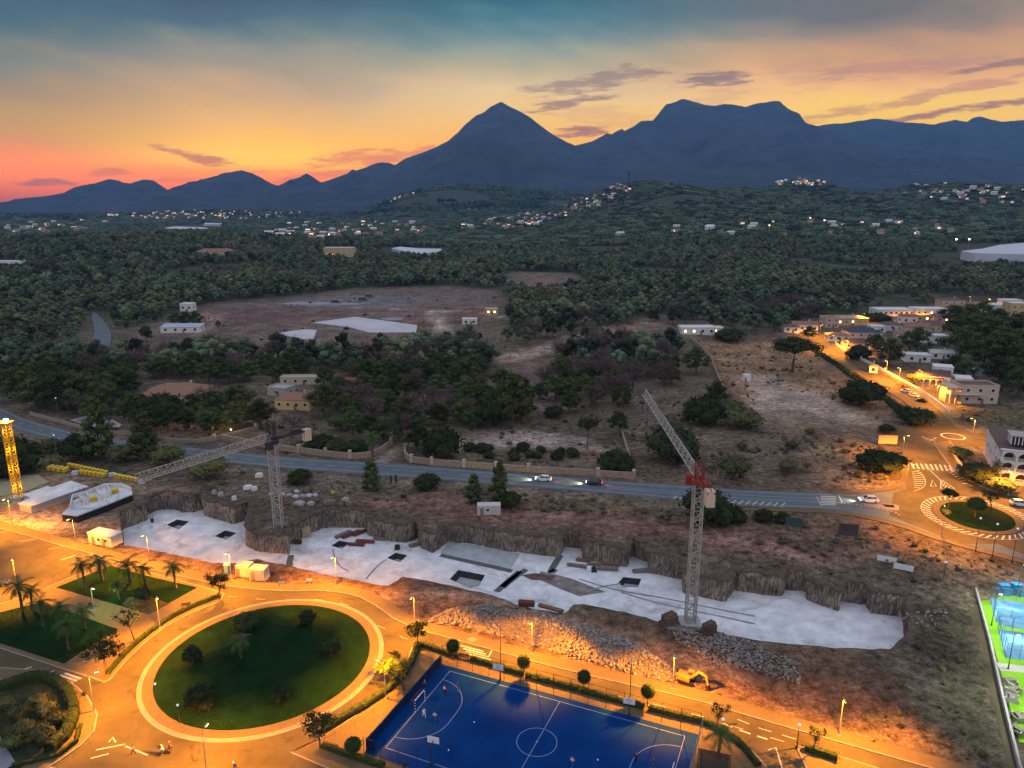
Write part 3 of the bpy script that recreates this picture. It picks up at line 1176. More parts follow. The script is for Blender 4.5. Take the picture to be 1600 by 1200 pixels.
MTN = mat('mountain_rock', (.010, .012, .016), .95, .3, .0035, detail=12, col2=(.050, .052, .058), bump=60, bscale=.006)
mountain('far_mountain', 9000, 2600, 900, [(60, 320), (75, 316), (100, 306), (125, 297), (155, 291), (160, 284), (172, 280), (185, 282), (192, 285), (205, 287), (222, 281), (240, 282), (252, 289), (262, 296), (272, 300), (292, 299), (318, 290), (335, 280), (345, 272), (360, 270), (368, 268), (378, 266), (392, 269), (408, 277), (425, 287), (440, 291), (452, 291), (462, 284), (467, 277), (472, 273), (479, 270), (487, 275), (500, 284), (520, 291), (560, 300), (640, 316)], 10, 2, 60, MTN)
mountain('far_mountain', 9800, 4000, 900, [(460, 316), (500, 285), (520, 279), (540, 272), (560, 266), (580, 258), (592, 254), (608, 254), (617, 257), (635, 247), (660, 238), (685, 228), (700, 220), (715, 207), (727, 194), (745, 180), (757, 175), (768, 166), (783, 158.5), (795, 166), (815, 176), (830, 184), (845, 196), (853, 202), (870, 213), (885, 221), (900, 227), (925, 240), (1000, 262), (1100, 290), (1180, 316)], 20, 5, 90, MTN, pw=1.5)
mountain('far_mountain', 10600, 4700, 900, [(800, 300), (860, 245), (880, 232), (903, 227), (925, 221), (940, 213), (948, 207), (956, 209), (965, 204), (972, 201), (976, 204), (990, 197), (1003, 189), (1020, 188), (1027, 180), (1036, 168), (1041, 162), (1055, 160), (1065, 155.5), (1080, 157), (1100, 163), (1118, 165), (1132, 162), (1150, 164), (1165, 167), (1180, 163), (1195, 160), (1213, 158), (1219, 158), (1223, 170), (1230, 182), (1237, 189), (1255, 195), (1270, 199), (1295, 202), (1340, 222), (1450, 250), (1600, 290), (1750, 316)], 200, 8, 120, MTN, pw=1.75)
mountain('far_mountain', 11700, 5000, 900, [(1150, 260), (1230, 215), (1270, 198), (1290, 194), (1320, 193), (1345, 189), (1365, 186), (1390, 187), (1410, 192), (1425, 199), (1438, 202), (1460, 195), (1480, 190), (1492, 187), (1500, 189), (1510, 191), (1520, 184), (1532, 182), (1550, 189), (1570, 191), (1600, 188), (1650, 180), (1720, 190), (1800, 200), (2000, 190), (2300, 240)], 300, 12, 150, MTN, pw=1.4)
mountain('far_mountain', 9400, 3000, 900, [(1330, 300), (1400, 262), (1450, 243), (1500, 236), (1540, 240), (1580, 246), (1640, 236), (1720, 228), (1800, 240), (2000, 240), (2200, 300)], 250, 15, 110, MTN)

# ------------------------------------------------------------------ roads, pavements, courts (flat near ground)
def mk(line_px, w=.15, z=.03, m_=LINE, name='road_marking', smooth=0):
    ln = pxpoly(line_px, 0)
    if smooth:
        ln = smooth_line(ln, smooth)
    return strip(name, ln, w, z, m_)


def dashes(name, ln, w, dash, gap, z=.03, m_=LINE):
    r = resample(ln, .5)
    b_ = MB()
    i = 0
    nd, ng = max(1, int(dash / .5)), max(1, int(gap / .5))
    while i + nd < len(r):
        s_ = strip(None, r[i:i + nd + 1], w, z, m_)
        b_.add(s_.v, s_.f)
        i += nd + ng
    return tag(b_.build(name, m_), kind='structure')


E_px = [(-260, 752), (-80, 795), (0, 815), (60, 830), (140, 853), (250, 880), (345, 903), (405, 911), (460, 914), (505, 912), (545, 916), (590, 928), (645, 967), (720, 987), (775, 1002), (900, 1036), (1090, 1077), (1175, 1103), (1310, 1141), (1450, 1180), (1550, 1207), (1800, 1275)]
E = smooth_line(pxpoly(E_px), 1)
road_near = E + pxpoly([(1900, 1420), (800, 1480), (-500, 1480), (-600, 1100)])
sheet('street', road_near, .02, ASPH)
PW = 2.7
Ei = offset_line(E, -PW / 2)
tag(strip('pavement', Ei, PW, .14, PAVE, .12), kind='structure')
tag(strip('kerb', offset_line(E, -PW - .1), .22, .146, KERB, .14), kind='structure')

# the big oval roundabout
g_px = [(240, 1060), (245, 1040), (267.5, 1022), (305, 995), (360, 965), (415, 951), (465, 947.5), (512, 951), (550, 965), (570, 982), (577, 1005), (570, 1040), (550, 1065), (512, 1095), (462, 1122), (425, 1135), (375, 1144), (325, 1141), (282, 1127), (255, 1107), (242, 1085)]
ec, er, eU = ellipse_fit(pxpoly(g_px))
sheet('roundabout_lawn', ellipse_pts(ec, er, eU, 0.0), .20, GRASS, .18)
tag(ring_mb(ellipse_pts(ec, er, eU, .02), ellipse_pts(ec, er, eU, 1.7), .16, .13).build('roundabout_apron', PAVE), kind='structure')
tag(ring_mb(ellipse_pts(ec, er, eU, 1.72), ellipse_pts(ec, er, eU, 1.9), .14, .12).build('kerb', KERB), kind='structure')
tag(ring_mb(ellipse_pts(ec, er, eU, 1.92), ellipse_pts(ec, er, eU, 2.5), .05, .03).build('roundabout_gutter', mat('gutter', (.24, .20, .17), .85, .15, 1)), kind='structure')


def pad(name, pts, z=.14, m_=PAVE, sm=0, kerb=True):
    poly = pxpoly(pts)
    if sm:
        poly = smooth_line(poly + [poly[0]], sm)[:-1]
    sheet(name, poly, z, m_, z - .005)
    if kerb:
        c = poly + [poly[0], poly[1]]
        ln = resample(c, 1.0)
        tag(strip('kerb', ln, .2, z + .006, KERB, z), kind='structure')
    return poly


plaza = [(-260, 905), (-90, 940), (0, 944), (60, 926), (84, 914), (172, 877), (240, 897), (312, 916), (350, 928), (345, 940), (300, 957), (262, 978), (225, 1006), (196, 1034), (172, 1062), (163, 1066), (140, 1058), (100, 1046), (0, 1013), (-260, 940)]
pad('plaza_pavement', plaza)
sheet('lawn', pxpoly([(88, 919), (173, 885), (230, 901), (308, 919), (233, 961), (190, 948)]), .19, GRASS, .04)
sheet('lawn', pxpoly([(-90, 975), (0, 958), (62, 943), (120, 961), (185, 985), (143, 1010), (100, 1038), (0, 1006), (-120, 975)]), .19, GRASS, .04)
sheet('flower_bed', pxpoly([(190, 947), (233, 961), (250, 951), (262, 944), (225, 930), (200, 935)]), .23, mat('bed_soil', (.05, .045, .022), .95, .5, 1.2), .03)
corner = [(-200, 1040), (0, 1044), (60, 1048), (110, 1066), (136, 1088), (152, 1117), (147, 1143), (123, 1168), (80, 1197), (20, 1235), (-200, 1300)]
cpoly = pad('corner_pavement', corner)
sheet('planting_bed', pxpoly([(-200, 1080), (0, 1086), (62, 1062), (102, 1079), (117, 1101), (121, 1123), (108, 1150), (77, 1178), (40, 1196), (-30, 1250), (-200, 1260)]), .20, mat('dark_bed', (.028, .036, .016), .95, .4, 1), .05)
sheet('garden_path', pxpoly([(-60, 1130), (0, 1152), (26, 1196), (-60, 1230)]), .24, mat('garden_paving', (.20, .22, .24), .9, .1, 1), .03)
court_plaza = [(455, 1176), (500, 1155), (545, 1126), (590, 1095), (620, 1066), (637, 1035), (643, 1014), (652, 1008), (700, 1020), (800, 1048), (900, 1074), (1000, 1099), (1095, 1125), (1130, 1138), (1162, 1162), (1190, 1190), (1240, 1260), (1240, 1420), (640, 1420), (600, 1245), (545, 1215)]
pad('sports_plaza', court_plaza)
pad('corner_pavement', [(1243, 1163), (1262, 1168), (1310, 1182), (1380, 1204), (1400, 1290), (1290, 1290), (1262, 1205)])
# court frame: origin at the top left corner of its lines
CA, CB_, CC = [Vector(P(*p)) for p in ((703, 1050), (599, 1169), (1070, 1152))]
cu = (CC - CA).normalized()
cv = Vector((cu.y, -cu.x))
if cv.dot(CB_ - CA) < 0:
    cv = -cv
CLn = (CC - CA).length
CWd = CLn / 2


def cp(u, v):
    q = CA + cu * u + cv * v
    return (q.x, q.y)


sheet('court_surface', [cp(-2.3, -1.2), cp(CLn + 2.0, -1.2), cp(CLn + 2.0, CWd + 2), cp(-2.3, CWd + 2)], .18, COURT, .04)


def cline(pts, w=.075, name='court_line'):
    return strip(name, [cp(*p) for p in pts], w, .19, CLINE)


for a in ([(0, 0), (CLn, 0)], [(0, CWd), (CLn, CWd)], [(0, 0), (0, CWd)], [(CLn, 0), (CLn, CWd)], [(CLn / 2, 0), (CLn / 2, CWd)]):
    cline(a)
cline([(CLn / 2 + 3 * math.cos(t), CWd / 2 + 3 * math.sin(t)) for t in np.linspace(0, 2 * math.pi, 49)])
for x0, sgn in ((0, 1), (CLn, -1)):
    cline([(x0, CWd / 2 - 7.5)] + [(x0 + sgn * 6 * math.sin(t), CWd / 2 - 1.5 - 6 * math.cos(t)) for t in np.linspace(0, math.pi / 2, 14)] + [(x0 + sgn * 6 * math.cos(t), CWd / 2 + 1.5 + 6 * math.sin(t)) for t in np.linspace(0, math.pi / 2, 14)])
sheet('penalty_spot', [cp(CLn / 2 + .15 * math.cos(t), CWd / 2 + .15 * math.sin(t)) for t in np.linspace(0, 2 * math.pi, 13)[:-1]], .196, CLINE)

# markings on the near streets
for k in range(4):
    mk([(722 + 4 * k - 2, 1009 + 4.4 * k), (757 + 4 * k - 2, 1018 + 4.4 * k)], .32, .032)
mk([(762, 1029), (770, 1014)], .25, .032)
for k in range(4):
    mk([(77 + 8 * k, 1061 - 3.0 * k), (107 + 6.5 * k, 1071 - 3.4 * k)], .45, .032)
mk([(58, 1062), (84, 1048)], .3, .033)
dashes('road_marking', pxpoly([(1152, 1124), (1190, 1139), (1260, 1160)]), .14, 2, 1.5)
dashes('road_marking', pxpoly([(1128, 1130), (1150, 1139), (1178, 1149), (1215, 1160)]), .3, 1.5, 1)
for pts in ([(150, 1172), (195, 1163)], [(142, 1185), (170, 1178)], [(170, 1160), (176, 1152), (181, 1160)], [(196, 1166), (230, 1180)], [(60, 1196), (110, 1206)]):
    mk(pts, .22, .032)
mk([(95, 875), (118, 868)], .35, .032)
mk([(30, 1048), (50, 1042)], .3, .032)
mk([(1200, 1172), (1212, 1168), (1222, 1200)], .2, .032)
for xx in (-60, -15, 30, 75, 120):
    mk([(xx, 838 + xx * .27), (xx + 32, 825 + (xx + 32) * .27)], .12, .033)
dashes('road_marking', offset_line(E, -PW - 3.6)[10:], .12, 2, 4, .031)
for px, py in ((740, 1003), (700, 1002)):
    pass
sheet('zebra_plate', pxpoly([(729, 1000), (738, 996), (747, 1000), (738, 1005)]), .150, mat('tactile', (.26, .17, .15), .9, .1, 1))

# ---- main road and its roundabout
up = [(-260, 540), (-150, 575), (-60, 610), (0, 637), (45, 657), (120, 677), (200, 690), (300, 699), (436, 714), (575, 722), (625, 725), (775, 737), (950, 751), (1075, 759), (1200, 768), (1337, 772), (1400, 767), (1418, 764)]
lo = [(1700, 905), (1600, 874), (1475, 842), (1400, 815), (1312, 797), (1200, 792), (1050, 781), (925, 769), (800, 759), (725, 752), (560, 741), (436, 731), (282, 716), (185, 702), (112, 692), (40, 677), (-30, 652), (-120, 622), (-260, 590)]
UPW, LOW = smooth_line(pxpoly(up), 1), smooth_line(pxpoly(lo), 1)
sheet('main_road', UPW + LOW, .045, ASPH2, .04)
circ = [(1396, 770), (1416, 764), (1418, 740), (1411, 712), (1403, 690), (1395, 668), (1440, 662), (1470, 640), (1492, 666), (1522, 677), (1640, 672), (1640, 692), (1520, 698), (1463, 697), (1476, 717), (1498, 745), (1550, 768), (1600, 780), (1700, 792), (1780, 850), (1720, 900), (1640, 884), (1560, 850), (1500, 850), (1430, 822), (1390, 806)]
sheet('junction_road', pxpoly(circ), .052, ASPH, .045)
rl = [(1065, 590), (1078, 572), (1120, 553), (1180, 545), (1290, 545), (1400, 575), (1500, 630), (1550, 685), (1530, 708), (1430, 725), (1300, 710), (1180, 670), (1100, 628)]
rc, rr, rU = ellipse_fit(pxpoly([(x / 4 + 1200, y / 4 + 650) for x, y in rl]))
sheet('roundabout_lawn', ellipse_pts(rc, rr, rU), .26, GRASS, .22)
tag(ring_mb(ellipse_pts(rc, rr, rU, .02), ellipse_pts(rc, rr, rU, 1.7), .19, .15).build('roundabout_apron', PAVE), kind='structure')
e1, e2 = ellipse_pts(rc, rr, rU, 2.2, 90), ellipse_pts(rc, rr, rU, 4.3, 90)
hb = MB()
for i in range(0, 90, 2):
    a, b_ = Vector(e1[i]), Vector(e2[(i + 2) % 90])
    t = (b_ - a).normalized()
    nn = Vector((-t.y, t.x)) * .22
    hb.add([(*(a + nn), .06), (*(a - nn), .06), (*(b_ - nn), .06), (*(b_ + nn), .06)], [(0, 1, 2, 3)])
hb.add(ring_mb(ellipse_pts(rc, rr, rU, 4.3), ellipse_pts(rc, rr, rU, 4.45), .061).v, ring_mb(ellipse_pts(rc, rr, rU, 4.3), ellipse_pts(rc, rr, rU, 4.45), .061).f)
tag(hb.build('road_marking', LINE), kind='structure')
# edge lines and the hatched median of the main road
mid = [((a[0] + b_[0]) / 2, (a[1] + b_[1]) / 2) for a, b_ in zip(resample(UPW, 1e9), resample(UPW, 1e9))]
mk([(-60, 612), (0, 640), (45, 660), (120, 680), (200, 693), (300, 702), (436, 717), (575, 725), (775, 740), (950, 754), (1075, 762), (1200, 771), (1337, 774)], .16, .06, smooth=1)
mk([(-60, 636), (0, 656), (45, 674), (120, 691), (200, 702), (300, 715), (436, 728), (575, 738), (775, 753), (950, 768), (1060, 778), (1200, 789), (1312, 794)], .16, .06, smooth=1)
dashes('road_marking', smooth_line(pxpoly([(-60, 625), (0, 648), (45, 667), (120, 686), (200, 698), (300, 709), (436, 723), (575, 731), (775, 746), (950, 761)]), 1), .13, 3, 4, .061)
mk([(950, 763), (1075, 773), (1150, 778), (1200, 781), (1290, 785), (1320, 786)], .13, .06)
mk([(950, 761), (1075, 769), (1150, 773), (1200, 776), (1290, 780)], .13, .06)
for k in range(9):
    x = 1132 + k * 11
    mk([(x, 787 + k * .55), (x + 7, 781 + k * .6)], .35, .062)
for k in range(4):
    x = 1052 + k * 10
    mk([(x, 779 + k * .7), (x + 6, 775 + k * .7)], .35, .062)
mk([(1132, 788.5), (1240, 794)], .12, .062)
for k in range(6):
    mk([(1282, 775.5 + k * 2.6), (1306, 776.5 + k * 2.6)], .55, .062)
mk([(1310, 774), (1316, 785)], .35, .062)
mk([(1276, 776), (1284, 792)], .2, .062)
# zebra crossing under the lamp
for k in range(9):
    x = 1424 + k * 7.4
    mk([(x, 724.0 + k * .4), (x + 4.4, 732.5 + k * .5)], .55, .062)
for k in range(9):      # hatched shoulder
    mk([(1425 + k * .5, 738 + k * 3), (1437 + 9 * math.sin(k / 8 * 3.1), 735.5 + k * 3.4)], .28, .062)
mk([(1432, 735), (1443, 744), (1447, 754), (1443, 762), (1428, 768)], .16, .063, smooth=2)
mk([(1454, 760), (1457, 750), (1463, 760), (1454, 760)], .2, .062)
mk([(1451, 733), (1470, 751), (1470, 764), (1492, 764), (1471, 750)], .25, .062)
for k in range(4):
    mk([(1473 + k * 3.5, 753 + k * 2.6), (1470 + k * 3.2, 757 + k * 2.4)], .3, .062)
for k in range(7):
    mk([(1480 + k * 4, 735 + k * 3.5), (1486 + k * 4.6, 733 + k * 3.6)], .3, .062)
dashes('road_marking', smooth_line(pxpoly([(1312, 786), (1350, 790), (1396, 799), (1406, 805)]), 1), .3, .5, .5, .062)
mk([(1441, 682), (1452, 690), (1463, 684)], .3, .062)
mk([(1448, 685), (1462, 690)], .3, .062)
mc = Vector(P(1489, 682))
tag(ring_mb([(mc.x + 3.3 * math.cos(t), mc.y + 3.3 * math.sin(t)) for t in np.linspace(0, 2 * math.pi, 33)[:-1]], [(mc.x + 3.9 * math.cos(t), mc.y + 3.9 * math.sin(t)) for t in np.linspace(0, 2 * math.pi, 33)[:-1]], .062).build('road_marking', LINE), kind='structure')
# splitter island by the white car
pad('traffic_island', [(1345, 787), (1392, 788), (1404, 791), (1404, 798), (1390, 797), (1352, 790)], .17, KERB)
sheet('island_grass', pxpoly([(1378, 789), (1396, 790), (1398, 794), (1384, 793)]), .20, GRASS, .02)


def side(name, pts, w, z=.19, m_=PAVE, sm=1):
    return tag(strip(name, smooth_line(pxpoly(pts), sm), w, z, m_, z), kind='structure')


side('pavement', [(1150, 796), (1200, 797), (1312, 800), (1400, 819), (1475, 846), (1600, 879), (1720, 912)], 1.9)
side('pavement', [(1300, 771), (1345, 770), (1395, 763), (1411, 756), (1414, 740), (1408, 716)], 1.8)
pad('pavement', [(1458, 692), (1483, 688), (1500, 712), (1530, 742), (1565, 756), (1610, 764), (1700, 772), (1700, 790), (1610, 781), (1550, 767), (1497, 744), (1475, 715)], .19)
# the lane climbing between the houses
le = [(1396, 669), (1452, 658), (1420, 630), (1390, 612), (1350, 588), (1312, 566), (1282, 548), (1271, 536), (1279, 525), (1307, 515), (1350, 508), (1400, 503), (1450, 498)]
re_ = [(1450, 501), (1400, 507), (1375, 511), (1330, 517), (1306, 524), (1296, 532), (1300, 541), (1325, 556), (1360, 574), (1405, 599), (1440, 620), (1466, 641), (1492, 668)]
LE, RE = smooth_line([at(*p)[:2] for p in le[1:]], 1), smooth_line([at(*p)[:2] for p in re_], 1)
m_ = MB()
la, lb = resample(LE, 4), resample(RE[::-1], 4)
nn_ = 60


def reparam(line, n):
    pts = [Vector(p) for p in line]
    d = [0]
    for i in range(1, len(pts)):
        d.append(d[-1] + (pts[i] - pts[i - 1]).length)
    return [(float(np.interp(t, d, [p.x for p in pts])), float(np.interp(t, d, [p.y for p in pts]))) for t in np.linspace(0, d[-1], n)]


la, lb = reparam(LE, nn_), reparam(RE[::-1], nn_)


def drape(name, la, lb, lift, m__, thick=.3):
    b_ = MB()
    n_ = len(la)
    vs = []
    for z0 in (lift, lift - thick):
        for s_ in (la, lb):
            vs += [(x, y_, h1(x, y_) + z0) for x, y_ in s_]
    fs = [(i, i + 1, n_ + i + 1, n_ + i) for i in range(n_ - 1)] + [(2 * n_ + i, 2 * n_ + i + 1, i + 1, i) for i in range(n_ - 1)] + [(n_ + i, n_ + i + 1, 3 * n_ + i + 1, 3 * n_ + i) for i in range(n_ - 1)]
    b_.add(vs, fs)
    return tag(b_.build(name, m__), kind='structure')


drape('lane', la, lb, .09, ASPH)
RB = RE[::-1]
so = offset_line(RB, -2.3)
drape('pavement', reparam(RB, 60), reparam(so, 60), .22, PAVE)
drape('pavement', reparam(offset_line(LE, .9), 60), reparam(LE, 60), .2, PAVE)
# the far bend of the main road, left
fl_ = [(139, 545), (146, 530), (148, 512), (142, 496), (146, 488)]
fr_ = [(170, 545), (175, 530), (172, 515), (163, 503), (150, 490)]
drape('main_road', reparam(smooth_line([at(*p)[:2] for p in fl_], 1), 20), reparam(smooth_line([at(*p)[:2] for p in fr_], 1), 20), .5, ASPH2, .6)
# white sheeting and plots on the tilled plain
for pts in ([(490, 505), (555, 496), (652, 509), (650, 520), (575, 520), (545, 512)], [(432, 522), (475, 516), (495, 517), (490, 531), (475, 531)]):
    q = [at(*p) for p in pts]
    sheet('field_sheeting', [(a[0], a[1]) for a in q], .7, FIELDP, .6)
for pts in ([(594, 498), (632, 497), (628, 501), (600, 501)], [(440, 474), (500, 472), (560, 474), (560, 477), (450, 477)]):
    q = [at(*p) for p in pts]
    sheet('field_sheeting', [(a[0], a[1]) for a in q], .6, mat('pale_field', (.26, .24, .26), .9, .2, .1), .5)

# ------------------------------------------------------------------ street lamps
def lamp_proto(name, h, arm, glow, power, colr, pole_m, cat='street lamp', globe=False, wide=False):
    r = empty(name, (0, 0, 0), 0, 'street lamp', cat)
    b_ = MB().tube([(0, 0, 0), (0, 0, .9), (0, 0, 1.0), (0, 0, h)], [.11, .10, .075, .05], 8)
    b_.box((0, 0, .02), (.4, .4, .05))
    b_.build('pole', pole_m, r, local=True)
    if arm:
        a = MB().tube([(0, 0, h - .05), (arm * .4, 0, h + .18), (arm, 0, h + .22)], .035, 6)
        a.build('arm', pole_m, r, local=True)
    hx = arm + .25 if arm else 0
    hz = h + .22 if arm else h + .25
    if globe:
        g = MB().ico((0, 0, hz), .26, 2, 0, (1, 1, 1))
        g.build('lamp_globe', glow, r, local=True, smooth=True)
        c = MB().tube([(0, 0, h), (0, 0, h + .06)], [.1, .14], 8)
        c.build('collar', pole_m, r, local=True)
    else:
        hd = MB()
        hd.add([(hx - .38, -.13, hz - .06), (hx + .38, -.10, hz - .04), (hx + .38, .10, hz - .04), (hx - .38, .13, hz - .06), (hx - .30, -.08, hz + .10), (hx + .30, -.06, hz + .07), (hx + .30, .06, hz + .07), (hx - .30, .08, hz + .10)],
               [(0, 1, 5, 4), (1, 2, 6, 5), (2, 3, 7, 6), (3, 0, 4, 7), (4, 5, 6, 7), (3, 2, 1, 0)])
        ho = hd.build('lamp_head', mat('lamp_housing', (.5, .46, .38), .5, .05, 2), r, local=True)
        MB().box((hx, 0, hz - .10), (.62, .22, .09)).build('lens', glow, ho, local=True)
    if power:
        ld = bpy.data.lights.new('lamp_light', 'SPOT')
        ld.energy = power
        ld.color = colr
        ld.spot_size = R(164)
        ld.spot_blend = .55
        ld.shadow_soft_size = .18
        # luminaire optics: spread the light evenly along the street
        ld.use_nodes = True
        ln_, ll_ = ld.node_tree.nodes, ld.node_tree.links
        em = next(q for q in ln_ if q.type == 'EMISSION')
        tx = ln_.new('ShaderNodeTexCoord')
        sx_ = ln_.new('ShaderNodeSeparateXYZ')
        ll_.new(tx.outputs['Normal'], sx_.inputs[0])
        m1 = ln_.new('ShaderNodeMath')
        m1.operation = 'MULTIPLY'
        ll_.new(sx_.outputs[2], m1.inputs[0])
        ll_.new(sx_.outputs[2], m1.inputs[1])
        m2 = ln_.new('ShaderNodeMath')
        m2.operation = 'MAXIMUM'
        ll_.new(m1.outputs[0], m2.inputs[0])
        m2.inputs[1].default_value = .19
        m3 = ln_.new('ShaderNodeMath')
        m3.operation = 'DIVIDE'
        m3.inputs[0].default_value = 1
        ll_.new(m2.outputs[0], m3.inputs[1])
        ab = ln_.new('ShaderNodeMath')
        ab.operation = 'ABSOLUTE'
        ll_.new(sx_.outputs[2], ab.inputs[0])
        cut = ln_.new('ShaderNodeMapRange')       # glare cut-off
        cut.interpolation_type = 'SMOOTHSTEP'
        ll_.new(ab.outputs[0], cut.inputs[0])
        cut.inputs[1].default_value, cut.inputs[2].default_value = (.06, .30) if wide else (.30, .50)
        bk = ln_.new('ShaderNodeMapRange')        # little light behind the pole
        bk.interpolation_type = 'SMOOTHSTEP'
        ll_.new(sx_.outputs[0], bk.inputs[0])
        bk.inputs[1].default_value, bk.inputs[2].default_value = -.75, -.15
        bk.inputs[3].default_value = .22 if arm and not wide else 1
        for q in (cut, bk):
            mq = ln_.new('ShaderNodeMath')
            mq.operation = 'MULTIPLY'
            ll_.new(m3.outputs[0], mq.inputs[0])
            ll_.new(q.outputs[0], mq.inputs[1])
            m3 = mq
        ll_.new(m3.outputs[0], em.inputs['Strength'])
        lo_ = bpy.data.objects.new('lamp_light', ld)
        COL.objects.link(lo_)
        lo_.parent = r
        lo_.location = (hx, 0, hz - .25)
    return Proto(r)


SOD = (1.0, .325, .003)
LP = 15500
sod = lamp_proto('street_lamp', 6.6, .9, LAMPE, LP, SOD, METAL)
INW = R(-106)   # arms of the pit side lamps reach over the street, toward the camera
sodw = lamp_proto('street_lamp', 7.2, .9, LAMPE, LP * .72, (1.0, .34, .02), METAL, wide=True)
G1 = 'orange street lamps beside the roads'
lamps = [((19, 818), INW, 'orange street lamp on the pit side pavement, beside the tall yellow crane mast'),
         ((119, 851), INW, 'orange street lamp in front of the unfinished concrete basements'),
         ((234, 878), INW, 'orange street lamp just right of the long site cabin'),
         ((362, 908), INW, 'orange street lamp between the blue portable toilet and the cream container'),
         ((526, 914), INW, 'orange street lamp on the pavement by the pit corner above the big oval roundabout'),
         ((648, 981), INW, 'orange street lamp at the bend where the rubble pile begins'),
         ((831, 1022), INW, 'orange street lamp glowing on the middle of the rubble pile'),
         ((1051, 1077), INW, 'orange street lamp beside the orange excavator'),
         ((1311, 1150), INW, 'orange street lamp on the pavement right of the excavator, past the rubble'),
         ((27, 918), R(-60), 'orange street lamp on the wide asphalt left of the palm lawns'),
         ((250, 982), R(-50), 'orange street lamp beside the bench and curved hedge'),
         ((147, 1112), R(20), 'orange street lamp on the pavement corner by the round planting bed'),
         ((323, 1207), R(80), 'orange street lamp at the lower edge of the oval roundabout'),
         ((603, 1092), R(160), 'orange street lamp inside the yellow lit tree right of the oval roundabout')]
for (p, rz, lb_) in lamps:
    x, y_ = P(*p)
    sod.place((x, y_, .14), rz, 1, lb_, G1)
sod2 = [((1414, 764), R(-30), 'orange street lamp at the corner where the hatched shoulder meets the main road'),
        ((1409, 716), R(0), 'bright orange street lamp by the zebra crossing and cream billboard'),
        ((1471, 838), R(70), 'street lamp on the outer kerb, lower left of the small roundabout'),
        ((1575, 775), R(200), 'orange street lamp in front of the arcaded apartment house'),
        ((1519, 687), R(170), 'orange street lamp behind the painted ring of the junction'),
        ((1280, 527), R(-20), 'orange street lamp at the bend of the lane by the pink walled house'),
        ((1404, 600), R(190), 'orange street lamp by the purple bougainvillea on the lane'),
        ((1545, 482), R(190), 'orange street lamp glowing among the hilltop houses'),
        ((1322, 553), R(200), 'orange street lamp by the white garden wall in the lane bend'),
        ((1350, 508), R(90), 'orange street lamp on the upper lane before the long beige house'),
        ((1440, 500), R(90), 'orange street lamp beyond the end of the upper lane'),
        ((1384, 588), R(200), 'orange street lamp halfway down the white lane wall'),
        ((1462, 628), R(200), 'orange street lamp at the lane pavement before the beige columned house'),
        ((1297, 545), R(10), 'orange street lamp inside the tight bend of the lane'),
        ((1515, 478), R(190), 'orange street lamp behind the small peach annex on the hilltop'),
        ((1437, 604), R(190), 'orange street lamp by the gate of the white house with arches')]
for (p, rz, lb_) in sod2:
    x, y_, z_ = at(*p)
    sodw.place((x, y_, z_ + .15), rz, 1.0, lb_, G1)
whl = lamp_proto('park_lamp', 4.6, .5, LAMPW, 900, (.75, 1, .35), METAL, 'park lamp')
whl.place((*P(147, 953), .14), R(-30), 1, 'white park lamp on the path between the two palm lawns')
gl = lamp_proto('globe_lamp', 3.6, 0, mat('globe_off', (.55, .6, .7), .3, .05, 1, emit=(.7, .8, 1), estr=.3), 0, None, DARKM, 'garden lamp', True)
for p, lb_ in (((246, 1096), 'pale globe lamp at the left edge of the oval lawn'), ((281, 1130), 'pale globe lamp on the lower left of the oval lawn'), ((1245, 1169), 'globe lamp on a dark pole at the right hand paved corner'),
               ((1127, 1160), 'globe lamp beside the palm behind the pergola'), ((1474, 905), 'unlit globe lamp on bare ground above the pit end')):
    gl.place((*P(*p), .15), 0, .8 if p[0] < 300 else 1, lb_)
dk = lamp_proto('dark_lamp_post', 8.0, 0, mat('globe_off'  , (.5, .5, .5)), 0, None, DARKM, 'lamp post', True)
for p, lb_ in (((1524, 862), 'thin dark post on the outer kerb below the small roundabout lawn'), ((1550, 872), 'thin dark post, middle one on the outer kerb right of the small roundabout'), ((1581, 880), 'thin dark post, rightmost on the outer kerb of the small roundabout')):
    dk.place((*P(*p), .1), 0, 1, lb_)
tall = lamp_proto('floodlight_mast', 10.5, .5, mat('lens_off', (.5, .5, .5)), 0, None, DARKM, 'floodlight mast')
for p, lb_ in (((782, 1066), 'tall dark floodlight mast behind the left hoop of the blue court'), ((983, 1119), 'tall dark floodlight mast behind the right hoop of the blue court')):
    tall.place((*P(*p), .14), R(-106), 1, lb_)
wire = lamp_proto('timber_pole', 9.5, .0, mat('globe_off', (.5, .5, .5)), 0, None, WOODG, 'utility pole', True)
for p, lb_ in (((91, 727), 'pale utility pole rising behind the yellow crates'), ((93, 662), 'pale utility pole beside the wall of the swimming pool garden')):
    wire.place((*P(*p), 0), 0, 1, lb_)

# ------------------------------------------------------------------ people
def skin(name, pts, eds, rad, m_, parent, sub=1):
    me_ = bpy.data.meshes.new(name)
    me_.from_pydata(pts, eds, [])
    me_.materials.append(m_)
    o = bpy.data.objects.new(name, me_)
    COL.objects.link(o)
    o.parent = parent
    md = o.modifiers.new('s', 'SKIN')
    for i, rr_ in enumerate(rad):
        me_.skin_vertices[0].data[i].radius = (rr_, rr_ * .85)
    me_.skin_vertices[0].data[0].use_root = True
    sd_ = o.modifiers.new('d', 'SUBSURF')
    sd_.levels = sd_.render_levels = sub
    return o


